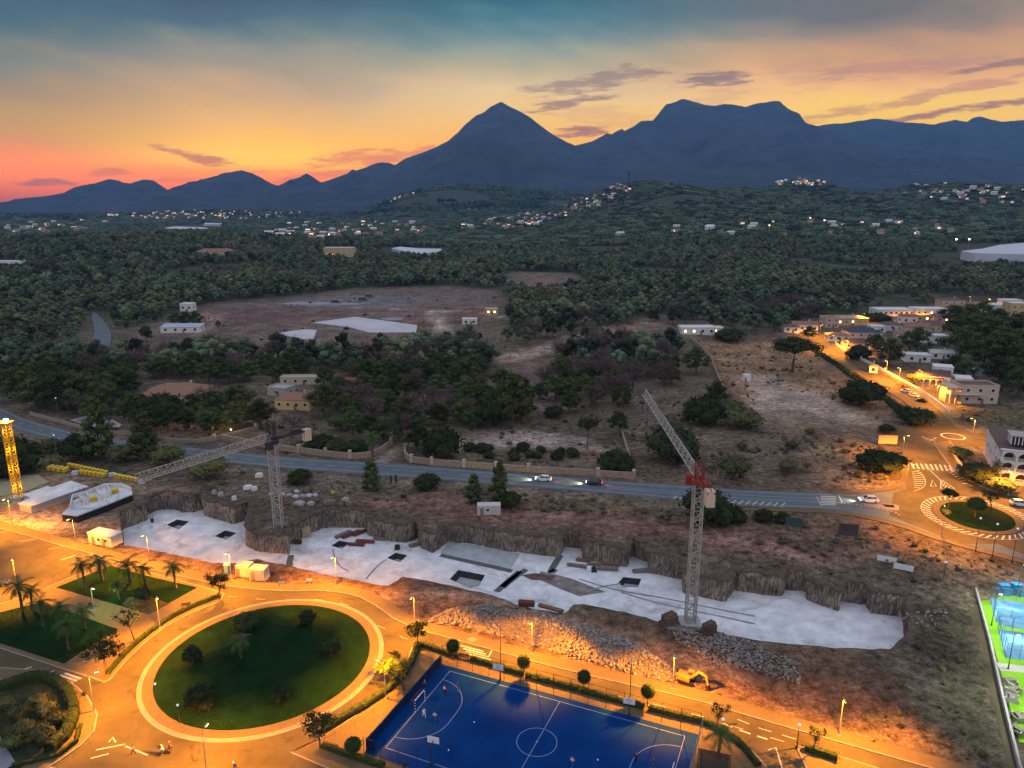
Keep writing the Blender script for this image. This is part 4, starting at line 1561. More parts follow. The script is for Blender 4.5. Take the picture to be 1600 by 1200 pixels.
def person(px, py, rz, top, legs, label, stride=.25, arms=.2, z=.14, loc=None, sit=False, hair=None, lean=0.0):
    x, y_ = P(px, py) if loc is None else loc[:2]
    r = empty('person', (x, y_, z if loc is None else loc[2]), rz, label, 'person')
    s_ = stride
    if sit:
        J = dict(pel=(0, 0, .90), ch=(.18, 0, 1.32), nk=(.24, 0, 1.48), hd=(.27, 0, 1.62), hp=(.28, 0, 1.74), ls=(.18, .19, 1.40), rs=(.18, -.19, 1.40), le=(.38, .22, 1.15), re=(.38, -.22, 1.15), lh=(.56, .20, 1.06), rh=(.56, -.20, 1.06),
                 lhp=(0, .10, .86), rhp=(0, -.10, .86), lk=(.34, .13, .66), rk=(.36, -.13, .80), la=(.18, .13, .26), ra=(.22, -.13, .42), lt=(.34, .13, .20), rt=(.38, -.13, .37))
    else:
        ln = lean
        J = dict(pel=(0, 0, .93), ch=(ln * .6, 0, 1.28), nk=(ln, 0, 1.47), hd=(ln + .02, 0, 1.60), hp=(ln + .02, 0, 1.72), ls=(ln * .9, .19, 1.40), rs=(ln * .9, -.19, 1.40), le=(-arms * .6 + ln, .26, 1.14), re=(arms * .6 + ln, -.26, 1.14),
                 lh=(-arms * .3 + ln, .27, .90), rh=(arms * 1.6 + ln, -.25, .94), lhp=(0, .10, .90), rhp=(0, -.10, .90), lk=(s_ * .7, .12, .50), rk=(-s_ * .3, -.12, .50), la=(s_, .12, .08), ra=(-s_ * 1.1, -.12, .10), lt=(s_ + .16, .13, .035), rt=(-s_ * 1.1 + .15, -.13, .035))
    names = list(J)
    ix = {k: i for i, k in enumerate(names)}
    eds = [('pel', 'ch'), ('ch', 'nk'), ('nk', 'hd'), ('hd', 'hp'), ('ch', 'ls'), ('ch', 'rs'), ('ls', 'le'), ('rs', 're'), ('le', 'lh'), ('re', 'rh'), ('pel', 'lhp'), ('pel', 'rhp'), ('lhp', 'lk'), ('rhp', 'rk'), ('lk', 'la'), ('rk', 'ra'), ('la', 'lt'), ('ra', 'rt')]
    rad = dict(pel=.13, ch=.14, nk=.06, hd=.095, hp=.08, ls=.065, rs=.065, le=.045, re=.045, lh=.038, rh=.038, lhp=.10, rhp=.10, lk=.065, rk=.065, la=.045, ra=.045, lt=.04, rt=.04)
    skin('body', [J[k] for k in names], [(ix[a], ix[b_]) for a, b_ in eds], [rad[k] for k in names], SKIN, r)

    def sub(nm, ks, es, rr_, m__):
        i2 = {k: i for i, k in enumerate(ks)}
        skin(nm, [J[k] for k in ks], [(i2[a], i2[b_]) for a, b_ in es], rr_, m__, r)
    sub('shirt', ['pel', 'ch', 'ls', 'rs', 'le', 're'], [('pel', 'ch'), ('ch', 'ls'), ('ch', 'rs'), ('ls', 'le'), ('rs', 're')], [.15, .17, .085, .085, .06, .06], top)
    sub('trousers', ['pel', 'lhp', 'rhp', 'lk', 'rk', 'la', 'ra'], [('pel', 'lhp'), ('pel', 'rhp'), ('lhp', 'lk'), ('rhp', 'rk'), ('lk', 'la'), ('rk', 'ra')], [.14, .115, .115, .085, .085, .065, .065], legs)
    h_ = J['hd']
    MB().ico((h_[0] - .02, 0, h_[2] + .10), .112, 2, 0, (1, .9, 1)).build('hair', hair or BARK, r, local=True, smooth=True)
    MB().ico((h_[0] + .10, 0, h_[2] + .02), .02, 1, 0, (1, 1, 1.4)).build('nose', SKIN, r, local=True)
    return r


person(209, 1181, R(160), PINKC, BLACKC, 'person with a red top walking on the roundabout road, apart from the scooter rider')
person(266, 1174, R(20), REDC, BLACKC, 'person in dark red standing behind the scooter rider on the road')
sc_loc = Vector((*P(257, 1180), .03))


def wheel(b_, c, r_, w, axis='Y', n=16, rim=.6):
    c = Vector(c)
    d = Vector((0, w / 2, 0)) if axis == 'Y' else Vector((w / 2, 0, 0))
    b_.tube([c - d, c + d], r_, n)


sr = empty('scooter', sc_loc, R(200), 'dark motor scooter ridden along the road below the oval roundabout', 'scooter')
MB().bar((-.55, 0, .55), (.05, 0, .42), .26, .30).bar((.0, 0, .36), (.42, 0, .36), .26, .06).bar((.42, 0, .35), (.60, 0, .95), .22, .10).build('scooter_body', BLACKC, sr, local=True)
MB().bar((-.62, 0, .76), (-.02, 0, .76), .28, .12).build('seat', DARKM, sr, local=True)
MB().bar((.58, -.32, 1.02), (.58, .32, 1.02), .04).bar((.58, 0, .9), (.58, 0, 1.02), .06).build('handlebar', METAL, sr, local=True)
for wx in (-.62, .70):
    w_ = MB()
    wheel(w_, (wx, 0, .24), .24, .11)
    w_.build('wheel', RUBB, sr, local=True)
MB().ico((.66, 0, .86), .07, 1).build('headlight', WHITEP, sr, local=True)
person(0, 0, R(200), WHITEC, BLUEC, 'person in a white top and helmet riding the dark scooter', loc=(sc_loc.x, sc_loc.y, .05), sit=True, hair=WHITEC)
for a in ((695, 1087, R(30), PINKC, BLACKC, 'person in pink playing near the left goal on the blue court', .35),
          (663, 1123, R(120), WHITEC, WHITEC, 'player in white, left one of the two low in the left goal area', .3),
          (680, 1129, R(60), WHITEC, BLUEC, 'player in white and blue, right one of the two low in the left goal area', .3),
          (717, 1080, R(200), BLACKC, BLUEC, 'player in black standing on the left goal area line', .2),
          (993, 1193, R(90), BLACKC, BLACKC, 'tall figure in black standing on the right goal area line', .05),
          (894, 1200, R(40), WHITEC, BLUEC, 'player in white near the lower middle of the blue court', .3),
          (1021, 1202, R(150), BLACKC, BLUEC, 'player in dark clothes at the lower frame edge of the court', .2),
          (664, 1078, R(240), BLACKC, BLACKC, 'keeper in black standing behind the far post of the left goal', .1)):
    person(a[0], a[1], a[2], a[3], a[4], a[5], a[6], z=.19)
person(367, 1204, R(30), WHITEC, BLUEC, 'person in white walking on the pavement at the bottom edge, left of centre')
person(1436, 628, R(30), WHITEC, BLACKC, 'person standing on the lane pavement by the parked cars', z=.2)
person(1591, 925, R(60), BLUEC, BLACKC, 'padel player in dark blue on the far padel court', z=.25)
for p, lb_ in (((741, 1131), 'small white ball on the left half of the blue court'), ((701, 1175), 'small white ball near the lower left corner of the blue court'), ((934, 1190), 'small white ball near the lower middle of the blue court')):
    x, y_ = P(*p)
    b_ = MB().ico((x, y_, .31), .13, 2)
    tag(recenter(b_.build('ball', WHITEC, smooth=True)), lb_, 'ball')

# ------------------------------------------------------------------ court furniture
def goal(u, face, label):
    o = Vector(cp(u, CWd / 2))
    ang = math.atan2(cu.y, cu.x) + (0 if face > 0 else math.pi)
    r = empty('goal', (o.x, o.y, .18), ang, label, 'goal')
    fr = MB()
    for s_ in (-1, 1):
        for k in range(8):
            fr.box((0, s_ * 1.54, .13 + k * .26), (.09, .09, .27), mi=k % 2)
    for k in range(12):
        fr.box((0, -1.43 + k * .26, 2.1), (.09, .27, .09), mi=k % 2 if k in (0, 11) else 0)
    fr.build('goal_frame', [WHITEP, BLACKC], r, local=True)
    nt = MB()
    for s_ in (-1, 1):
        nt.bar((0, s_ * 1.5, 2.1), (-.8, s_ * 1.5, 1.9), .05).bar((-.8, s_ * 1.5, 1.9), (-1.1, s_ * 1.5, 0), .05)
    nt.bar((-.8, -1.5, 1.9), (-.8, 1.5, 1.9), .05).bar((-1.1, -1.5, .03), (-1.1, 1.5, .03), .05)
    for k in range(10):
        nt.bar((-.8, -1.5 + k / 3, 1.9), (-1.1, -1.5 + k / 3, 0), .012)
    for k in range(6):
        nt.bar((-.8 - k * .05, -1.5, 1.9 - k * .35), (-.8 - k * .05, 1.5, 1.9 - k * .35), .012)
    nt.build('net', DARKM, r, local=True)


goal(0, 1, 'white framed goal on the left end line of the blue court')
goal(CLn, -1, 'white framed goal on the right end line of the blue court')


def hoop(px, py, rz, label):
    x, y_ = P(px, py)
    r = empty('basketball_hoop', (x, y_, .16), rz, label, 'basketball hoop')
    MB().tube([(0, 0, 0), (0, 0, 2.9), (.9, 0, 3.25)], [.10, .09, .07], 8).box((0, 0, .15), (.5, .4, .3)).build('post', DARKM, r, local=True)
    bb = MB().box((.95, 0, 3.35), (.05, 1.8, 1.05)).build('backboard', WHITEP, r, local=True)
    MB().box((.985, 0, 3.2), (.01, .6, .05)).box((.985, 0, 3.62), (.01, .6, .05)).box((.985, .3, 3.41), (.01, .05, .46)).box((.985, -.3, 3.41), (.01, .05, .46)).build('target_square', BLACKC, bb, local=True)
    ri = MB()
    ri.tube([(1.25 + .23 * math.cos(t), .23 * math.sin(t), 3.05) for t in np.linspace(0, 2 * math.pi, 17)], .015, 5, cap=False)
    ri.build('rim', CRR, r, local=True)


hoop(781, 1066, R(-106), 'basketball hoop on a dark post, left one at the far side of the blue court')
hoop(983, 1120, R(-106), 'basketball hoop on a dark post, right one at the far side of the blue court')
hoop(674, 1196, R(74), 'dark backed basketball hoop at the near side of the blue court')
# blue end wall behind the left goal
r = empty('court_wall', (*cp(-2.3, CWd / 2), .14), 0, 'long blue wall closing the left end of the court', 'wall')
b_ = MB()
b_.prism([cp(-2.45, -1.2), cp(-2.3, -1.2), cp(-2.3, CWd + 1.4), cp(-2.45, CWd + 1.4)], .14, 1.95)
b_.prism([cp(-2.3, CWd + 1.25), cp(-1.0, CWd + 1.25), cp(-1.0, CWd + 1.4), cp(-2.3, CWd + 1.4)], .14, 1.95)
b_.build('wall_panel', COURTW, r)
g_ = MB()
q = [(-.25, 1.2), (-.05, 1.3), (.12, 1.15), (-.1, .98), (-.2, .85), (.02, .7), (.15, .85), (-.02, .95)]
qp = [cp(-1.65 + a, CWd + 1.23) for a, _ in q]
g_.tube([(qp[i][0], qp[i][1], q[i][1] + .35) for i in range(len(q))], .035, 5)
g_.build('graffiti_mark', WHITEP, r)
# fence on posts along the far side and the near side
def fence(pts, z0, hh, step, label, name='court_fence', brace=True, pr=.045, m__=DARKM, rails=(1.0,), mesh=True, cat='fence'):
    ln = resample(pts, step)
    r = empty(name, (*ln[len(ln) // 2], z0), 0, label, cat)
    for i, (x, y_) in enumerate(ln):
        MB().tube([(x, y_, z0), (x, y_, z0 + hh)], pr, 6).build('post', m__, r)
    b_ = MB()
    for i in range(len(ln) - 1):
        a, c = ln[i], ln[i + 1]
        for f in rails:
            b_.bar((*a, z0 + hh * f), (*c, z0 + hh * f), pr * .9)
        if brace and i % 3 == 0:
            b_.bar((*a, z0 + .1), (*c, z0 + hh * .5), pr * .6)
    b_.build('rail', m__, r)
    if mesh:
        w_ = MB()
        for i in range(len(ln) - 1):
            a, c = Vector(ln[i]), Vector(ln[i + 1])
            L_ = (c - a).length
            k_ = max(1, int(L_ / .5))
            for k in range(k_):
                p_ = a.lerp(c, k / k_)
                w_.bar((p_.x, p_.y, z0), (p_.x, p_.y, z0 + hh), .008)
            for k in range(int(hh / .5)):
                w_.bar((a.x, a.y, z0 + k * .5), (c.x, c.y, z0 + k * .5), .008)
        w_.build('wire_mesh', m__, r)
    return r


fence([cp(-2.3, -1.5), cp(CLn + 2, -1.5)], .15, 3.6, 3.05, 'tall dark wire fence along the far side of the blue court')
fence([cp(CLn + 2.3, -1.5), cp(CLn + 2.3, CWd + 1)], .15, 3.0, 3.2, 'pale wire fence closing the right end of the blue court', m__=METAL)
fence([cp(-2.3, CWd + 2.2), cp(CLn + 2, CWd + 2.2)], .15, 3.0, 3.05, 'tall dark wire fence along the near side of the blue court', rails=(0.0,))
fence(smooth_line(pxpoly([(507, 1160), (570, 1128), (620, 1088), (646, 1052), (658, 1012), (780, 1048), (950, 1092), (1090, 1131)]), 1), .14, 1.0, 3.0, 'low handrail curving between hedge and plaza around the court', 'handrail', False, .03, mesh=False, rails=(1.0, .5), cat='handrail')


# ------------------------------------------------------------------ hedges, benches, pergola
def hedge(line, w, h_, label, seed=1, name='hedge', m__=HEDGE, z0=.14, flat=False):
    ln = resample(line, .45)
    b_ = MB()
    r_ = random.Random(seed)
    prof = [(-.5, 0), (-.5, .6), (-.36, .95), (0, 1.02), (.36, .95), (.5, .6), (.5, 0)]
    nP = len(prof)
    for i, p in enumerate(ln):
        a = Vector(ln[max(i - 1, 0)])
        c = Vector(ln[min(i + 1, len(ln) - 1)])
        t = (c - a).normalized()
        nn = Vector((-t.y, t.x))
        gh = 1 + r_.uniform(-.1, .1)
        for (u, v) in prof:
            q = Vector(p) + nn * (u * w + r_.uniform(-.07, .07))
            b_.v.append((q.x, q.y, z0 + v * h_ * gh + (r_.uniform(-.06, .06) if v else 0)))
    for i in range(len(ln) - 1):
        for k in range(nP - 1):
            b_.f.append((i * nP + k, i * nP + k + 1, (i + 1) * nP + k + 1, (i + 1) * nP + k))
            b_.mi.append(0)
    # loose leaf faces over the clipped surface
    for i, p in enumerate(ln):
        for _ in range(int(9 * (w + h_))):
            a = Vector((r_.uniform(-.55, .55) * w + p[0], r_.uniform(-.55, .55) * w + p[1], z0 + h_ * r_.uniform(.35, 1.12)))
            u = Vector((r_.uniform(-1, 1), r_.uniform(-1, 1), r_.uniform(-1, 1))).normalized() * .11
            v = u.orthogonal()
            b_.add([a - u, a + v, a + u], [(0, 1, 2)])
    o = b_.build(name, m__)
    return tag(recenter(o), label, 'hedge')


hedge(smooth_line(pxpoly([(344, 933), (300, 950), (262, 970), (222, 999), (192, 1027), (168, 1056)]), 2), .7, .8, 'clipped hedge curving from the benches down beside the oval roundabout', 1)
hedge(smooth_line(pxpoly([(652, 1012), (647, 1030), (632, 1056), (604, 1084), (560, 1112), (506, 1142)]), 2), 1.1, 1.0, 'dark clipped hedge curving along the plaza corner right of the oval lawn', 2)
hedge(pxpoly([(657, 1009), (688, 1020), (718, 1029)]), .9, .8, 'short clipped hedge at the upper left corner of the sports plaza', 3)
hedge(pxpoly([(736, 1032), (778, 1044), (818, 1056)]), .9, .8, 'clipped hedge behind the left basketball hoop', 4)
hedge(pxpoly([(822, 1058), (880, 1074), (904, 1080)]), .9, .8, 'clipped hedge behind the middle of the blue court', 5)
hedge(pxpoly([(908, 1082), (960, 1096), (1006, 1108)]), .9, .8, 'clipped hedge behind the right basketball hoop', 6)
hedge(smooth_line(pxpoly([(1014, 1110), (1060, 1121), (1100, 1131), (1130, 1144), (1160, 1168), (1185, 1200)]), 2), .9, .8, 'clipped hedge bending round the right corner of the sports plaza', 7)
hedge(pxpoly([(504, 1168), (545, 1182), (600, 1200)]), .9, .7, 'low hedge by the ball shaped bush at the lower left plaza edge', 8)
hedge(smooth_line(pxpoly([(-80, 1084), (0, 1082), (40, 1066), (66, 1062), (98, 1074), (114, 1098), (117, 1122), (106, 1150), (78, 1178)]), 2), 1.6, 1.5, 'tall dark hedge ringing the corner planting bed', 9, z0=.2)
hedge(pxpoly([(1258, 1172), (1282, 1180), (1308, 1188)]), 1.0, .9, 'short dark hedge on the paved corner at the lower right', 10)
hedge(pxpoly([(20, 1200), (90, 1183), (120, 1160), (126, 1136)]), .6, .5, 'thin low border hedge outside the corner planting bed', 11, z0=.2)


def bench(px, py, rz, label):
    x, y_ = P(px, py)
    r = empty('park_bench', (x, y_, .14), rz, label, 'bench')
    s_ = MB()
    for k in range(4):
        s_.box((0, -.18 + k * .12, .44), (1.8, .1, .04))
    s_.build('seat', BENCHM, r, local=True)
    s_ = MB()
    for k in range(3):
        s_.box((0, .26 + k * .03, .56 + k * .13), (1.8, .04, .11))
    s_.build('backrest', BENCHM, r, local=True)
    for sx in (-.75, .75):
        MB().box((sx, 0, .21), (.07, .5, .42)).bar((sx, .24, .4), (sx, .34, .9), .06).build('leg', DARKM, r, local=True)


bench(291, 950, R(22), 'wooden bench on the plaza beside the curved hedge')
bench(188, 1016, R(48), 'wooden bench under the leaning tree at the plaza corner')
bench(725, 1031, R(-15), 'wooden bench between the hedges above the blue court')
# bins
for p, lb_ in (((141, 949), 'dark litter bin on the path between the palm lawns'), ((632, 1200), 'grey bin at the bottom edge left of the court'), ((133, 1088), 'dark bin at the edge of the corner pavement')):
    x, y_ = P(*p)
    r = empty('litter_bin', (x, y_, .14), 0, lb_, 'bin')
    MB().tube([(0, 0, .15), (0, 0, .85)], [.22, .26], 10).build('bin_body', DARKM, r, local=True)
    MB().tube([(0, 0, .86), (0, 0, 1.0)], [.27, .12], 10).build('lid', DARKM, r, local=True)
    MB().tube([(0, 0, 0), (0, 0, .15)], .08, 6).build('foot', DARKM, r, local=True)
# pergola
x, y_ = P(1113, 1222)
r = empty('pergola', (x, y_, .14), R(-18), 'dark timber pergola with slatted roof beside the palm', 'pergola')
for sx in (-1.7, 1.7):
    for sy in (-2.2, 2.2):
        MB().box((sx, sy, 1.2), (.16, .16, 2.4)).build('post', BARK, r, local=True)
for sx in (-1.7, 1.7):
    MB().box((sx, 0, 2.5), (.14, 5.4, .2)).build('beam', BARK, r, local=True)
s_ = MB()
for k in range(13):
    s_.box((0, -2.5 + k * .42, 2.68), (4.5, .10, .16))
for k in range(14):
    s_.box((-1.75 + k * .27, 0, 2.8), (.17, 5.0, .05))
s_.build('roof_slats', mat('dark_timber', (.045, .035, .03), .9, .3, 3), r, local=True)

# ------------------------------------------------------------------ cars
def car_proto(paint, name='parked_car', lights=False):
    r = empty(name, (0, 0, 0), 0, 'car', 'car')
    b_ = MB()
    # stations along x: (x, half width, z bottom, z shoulder)
    st = [(-2.15, .62, .42, .72), (-2.02, .80, .28, .92), (-1.2, .88, .22, .96), (0, .90, .20, .94), (1.1, .88, .22, .88), (1.9, .80, .28, .74), (2.12, .60, .38, .60)]
    for i, (sx, hw, zb, zt) in enumerate(st):
        b_.v += [(sx, -hw, zb), (sx, -hw, (zb + zt) / 2), (sx, -hw * .93, zt), (sx, hw * .93, zt), (sx, hw, (zb + zt) / 2), (sx, hw, zb)]
    for i in range(len(st) - 1):
        for k in range(6):
            b_.f.append((i * 6 + k, i * 6 + (k + 1) % 6, (i + 1) * 6 + (k + 1) % 6, (i + 1) * 6 + k))
            b_.mi.append(0)
    b_.f += [tuple(reversed(range(6))), tuple(36 + k for k in range(6))]
    b_.mi += [0, 0]
    # roof and pillars
    b_.add([(-1.35, -.62, 1.42), (.45, -.62, 1.42), (.45, .62, 1.42), (-1.35, .62, 1.42), (-1.2, -.55, 1.47), (.25, -.55, 1.47), (.25, .55, 1.47), (-1.2, .55, 1.47)], [(0, 1, 5, 4), (1, 2, 6, 5), (2, 3, 7, 6), (3, 0, 4, 7), (4, 5, 6, 7)])
    for sy in (-1, 1):
        for (xa, xb) in ((-1.95, -1.33), (-.45, -.45), (1.12, .45)):
            b_.bar((xa, sy * .80, .92), (xb, sy * .62, 1.43), .06)
    b_.build('body', paint, r, local=True, smooth=False)
    g = MB()
    g.add([(-1.92, -.78, .93), (1.08, -.80, .91), (1.08, .80, .91), (-1.92, .78, .93), (-1.33, -.60, 1.41), (.43, -.60, 1.41), (.43, .60, 1.41), (-1.33, .60, 1.41)], [(0, 1, 5, 4), (1, 2, 6, 5), (2, 3, 7, 6), (3, 0, 4, 7)])
    g.build('windows', GLASSD, r, local=True)
    for wx in (-1.32, 1.30):
        for sy in (-1, 1):
            w_ = MB()
            wheel(w_, (wx, sy * .80, .32), .32, .22)
            wo = w_.build('wheel', RUBB, r, local=True)
            w2 = MB()
            wheel(w2, (wx, sy * .87, .32), .19, .12, n=10)
            w2.build('rim', METAL, wo, local=True)
    for sy in (-1, 1):
        MB().box((2.03, sy * .56, .62), (.16, .30, .12)).build('headlight', HEADL if lights else WHITEP, r, local=True)
        MB().box((-2.10, sy * .58, .74), (.10, .28, .13)).build('tail_light', TAIL if lights else CRR, r, local=True)
        MB().box((.85, sy * .98, .98), (.12, .16, .12)).build('wing_mirror', paint, r, local=True)
    if lights:
        for (lx, rot, c_, pw_) in ((2.2, (R(80), 0, R(-90)), (1, .85, .4), 3200), (-2.25, (R(80), 0, R(90)), (1, .04, .03), 500)):
            ld = bpy.data.lights.new('car_light', 'SPOT')
            ld.energy, ld.color, ld.spot_size, ld.spot_blend = pw_, c_, R(70), .7
            lo_ = bpy.data.objects.new('car_light', ld)
            COL.objects.link(lo_)
            lo_.parent = r
            lo_.location = (lx, 0, .65)
            lo_.rotation_euler = rot
    return Proto(r)


CARW = mat('car_white', (.70, .70, .72), .3, .02, 1, spec=.5)
CARD = mat('car_dark', (.02, .022, .03), .3, .02, 1, spec=.5)
CARB = mat('car_silver', (.32, .36, .42), .35, .02, 1, spec=.5)
GC = 'cars driving on the main road'
t_ = math.atan2(P(950, 757)[1] - P(800, 747)[1], P(950, 757)[0] - P(800, 747)[0])
cw = car_proto(CARW, 'moving_car', True)
cd_ = car_proto(CARD, 'moving_car', True)
cw.place((*P(849, 751), .07), t_ + math.pi, 1.1, 'white car leading on the main road, its tail lights toward the black car', GC)
cd_.place((*P(928, 757), .07), t_ + math.pi, 1.08, 'black car with glowing red tail lights on the main road', GC)
cw.place((*P(1357, 784), .07), t_ + math.pi + .03, 1.15, 'white car leaving the small roundabout', GC)
cp_ = car_proto(CARW)
cp_.place((*P(1427, 620), .12), R(125), 1, 'white car, middle one of three parked along the lane')
cpb = car_proto(CARB)
cpb.place((*P(1415, 613), .12), R(125), 1, 'silver blue car, uppermost of three parked along the lane')
cpd = car_proto(CARD)
cpd.place((*P(1440, 628), .12), R(125), 1, 'black car, lowest of three parked along the lane')
cp_.place((*P(1593, 790), .07), R(-15), 1.1, 'white car at the right frame edge above the small roundabout')
cpd.place((*P(-4, 916), .03), R(20), 1, 'dark car cut by the left frame edge on the wide asphalt')
for p, lb_ in (((525, 474), 'dark van on the pale plot of the tilled plain, leftmost of three'), ((567, 470), 'dark van on the pale plot, middle of three'), ((578, 465), 'dark van on the pale plot, rightmost of three')):
    x, y_, z_ = at(*p)
    cpd.place((x, y_, z_ + .5), R(10), 1.9, lb_, 'vehicles on the tilled plain')

# ------------------------------------------------------------------ tower cranes
def zrow(x, y_, py):
    """height of the photo row py over the plan point"""
    lo_, hi_ = -10.0, 90.0
    c, s = math.cos(PITCH), math.sin(PITCH)
    for _ in range(40):
        m = (lo_ + hi_) / 2
        dy, dz = y_, m - H
        fwd = dy * c - dz * s
        upc = dy * s + dz * c
        if 600 - F * upc / fwd > py:
            lo_ = m
        else:
            hi_ = m
    return (lo_ + hi_) / 2


def lattice(mb, a, b_, w, h_, n, ch=.13, br=.07, tri=False):
    ch, br = ch * 1.35, br * 1.5
    a, b_ = Vector(a), Vector(b_)
    d = (b_ - a).normalized()
    up_ = Vector((0, 0, 1)) if abs(d.z) < .9 else Vector((1, 0, 0))
    sx = d.cross(up_).normalized()
    uz = sx.cross(d).normalized()
    if tri:
        cs = [(-.5, 0), (.5, 0), (0, 1)]
    else:
        cs = [(-.5, -.5), (.5, -.5), (.5, .5), (-.5, .5)]
    pt = lambda i, k: a + (b_ - a) * (k / n) + sx * cs[i][0] * w + uz * cs[i][1] * h_
    nc = len(cs)
    for i in range(nc):
        mb.bar(pt(i, 0), pt(i, n), ch)
        for k in range(n):
            j = (i + 1) % nc
            if k % 2:
                mb.bar(pt(i, k), pt(j, k + 1), br)
            else:
                mb.bar(pt(j, k), pt(i, k + 1), br)
            mb.bar(pt(i, k), pt(j, k), br)
    return mb


def tower_crane(base, top_py, tip, ctr, label, cm, slew_m, mw, jw, peak, cwm=CW, jsec=34):
    x, y_, z0 = base
    zt = zrow(x, y_, top_py)
    r = empty('tower_crane', (x, y_, z0), 0, label, 'crane')
    n_ = int((zt - z0) / (mw * 1.05))
    lattice(MB(), (x, y_, z0), (x, y_, zt), mw, mw, n_, .17, .085).build('mast', cm, r)
    MB().box((x, y_, z0 + .3), (mw * 2.4, mw * 2.4, .8)).build('base_block', CONCG, r)
    if tip is None:
        return r, zt
    T = Vector((*P(*tip, zt + .6), zt + .6))
    C_ = Vector((*P(*ctr, zt + .6), zt + .6))
    O = Vector((x, y_, zt + .6))
    d = (T - O).normalized()
    side_ = Vector((-d.y, d.x, 0))
    lattice(MB(), O + d * 1.0, T, jw, jw * 1.1, jsec, .13, .06, True).build('jib', cm, r)
    cj = MB()
    dc = (C_ - O).normalized()
    sc_ = Vector((-dc.y, dc.x, 0))
    for s_ in (-.6, .6):
        cj.bar(O + sc_ * s_, C_ + sc_ * s_, .22, .35)
    for k in range(9):
        q = O.lerp(C_, (k + .5) / 9)
        cj.bar(q - sc_ * .6, q + sc_ * .6, .15)
    cj.box(tuple(O.lerp(C_, .62) + Vector((0, 0, .5))), (2.2, 1.2, 1.1), math.atan2(dc.y, dc.x))
    cj.build('counter_jib', slew_m, r)
    w_ = MB()
    for k in range(3):
        w_.box(tuple(C_ - dc * (.35 + k * .62) + Vector((0, 0, -1.1))), (.5, 1.5, 3.0), math.atan2(dc.y, dc.x))
    w_.build('counterweight', cwm, r)
    sl = MB()
    sl.tube([(x, y_, zt - .4), (x, y_, zt + .5)], [mw * .85, mw * .85], 14)
    lattice(sl, (x, y_, zt + .3), (x, y_, zt + peak), mw * .8, mw * .8, max(2, int(peak / 1.4)), .14, .08)
    sl.build('slewing_tower', slew_m, r)
    cb = tuple(O + d * 1.9 + side_ * 1.3 + Vector((0, 0, -.9)))
    co = MB().box(cb, (1.5, 1.3, 1.9), math.atan2(d.y, d.x)).build('cab', slew_m, r)
    MB().box(tuple(Vector(cb) + d * .35 + Vector((0, 0, .15))), (.9, 1.36, 1.1), math.atan2(d.y, d.x)).build('cab_window', GLASSD, co).parent = r
    pk = Vector((x, y_, zt + peak))
    cab = MB()
    for f in (.45, .85):
        cab.bar(pk, O + (T - O) * f + Vector((0, 0, jw)), .07)
    cab.bar(pk + side_ * .4, C_ + Vector((0, 0, .4)), .07).bar(pk - side_ * .4, C_ + Vector((0, 0, .4)), .07)
    cab.build('stay_cables', DARKM, r)
    tr = O.lerp(T, .93)
    MB().box(tuple(tr + Vector((0, 0, -.3))), (1.6, 1.2, .3), math.atan2(d.y, d.x)).build('trolley', cm, r)
    MB().bar(tr + Vector((.2, 0, -.4)), tr + Vector((.2, 0, -9)), .05).bar(tr + Vector((-.2, 0, -.4)), tr + Vector((-.2, 0, -9)), .05).box(tuple(tr + Vector((0, 0, -9.4))), (.5, .3, .9)).build('hook_block', DARKM, r)
    return r, zt


bx, by = P(438, 851, ZP)
tower_crane((bx, by, ZP), 690, (212, 753), (484, 671), 'grey lattice tower crane left of centre whose jib points down to the yellow crates', CRG, DARKM, 1.9, 1.5, 5.2)
bx, by = P(1078, 974, -1.0)
tower_crane((bx, by, -1.2), 752, (1008, 617), (1112, 772), 'grey tower crane with red slewing tower standing in the right half of the pit', CRG, CRR, 1.7, 1.5, 3.6)
bx, by = P(29, 778)
yr, zt = tower_crane((bx, by, 0), 662, None, None, 'tall yellow crane mast with a bright lamp on top at the left edge', CRY, CRY, 1.6, 1.5, 4)
bx, by, _ = yr.location
MB().box((bx, by, zt + .3), (2.8, 2.8, .4)).bar((bx, by, zt), (bx - 6, by - 1, zt + 1.5), 1.0, .8).build('head_platform', CRY, yr)
hl = MB().box((bx, by, zt + .9), (.9, .9, .5)).build('work_lamp', mat('work_lamp_glow', (1, 1, .8), .5, 0, 1, emit=(1, .95, .45), estr=30), yr)
for dz, pw, sz in ((1.6, 1500, .5),):
    ld = bpy.data.lights.new('work_light', 'POINT')
    ld.energy, ld.color, ld.shadow_soft_size = pw, (1, .85, .3), sz
    lo_ = bpy.data.objects.new('work_light', ld)
    COL.objects.link(lo_)
    lo_.parent = yr
    lo_.location = (0, 0, zt + dz)
for k in range(4):
    ld = bpy.data.lights.new('mast_light', 'POINT')
    ld.energy, ld.color, ld.shadow_soft_size = 260, (1, .55, .05), .4
    lo_ = bpy.data.objects.new('mast_light', ld)
    COL.objects.link(lo_)
    lo_.parent = yr
    lo_.location = (0, 0, zt * (.15 + .25 * k))


# ------------------------------------------------------------------ building site
def block(name, cat, label, poly_px, z0, z1, m_, group=None):
    b_ = MB()
    b_.prism(pxpoly(poly_px, z1), z0, z1)
    o = recenter(b_.build(name, m_, tri=True))
    return tag(o, label, cat, group)


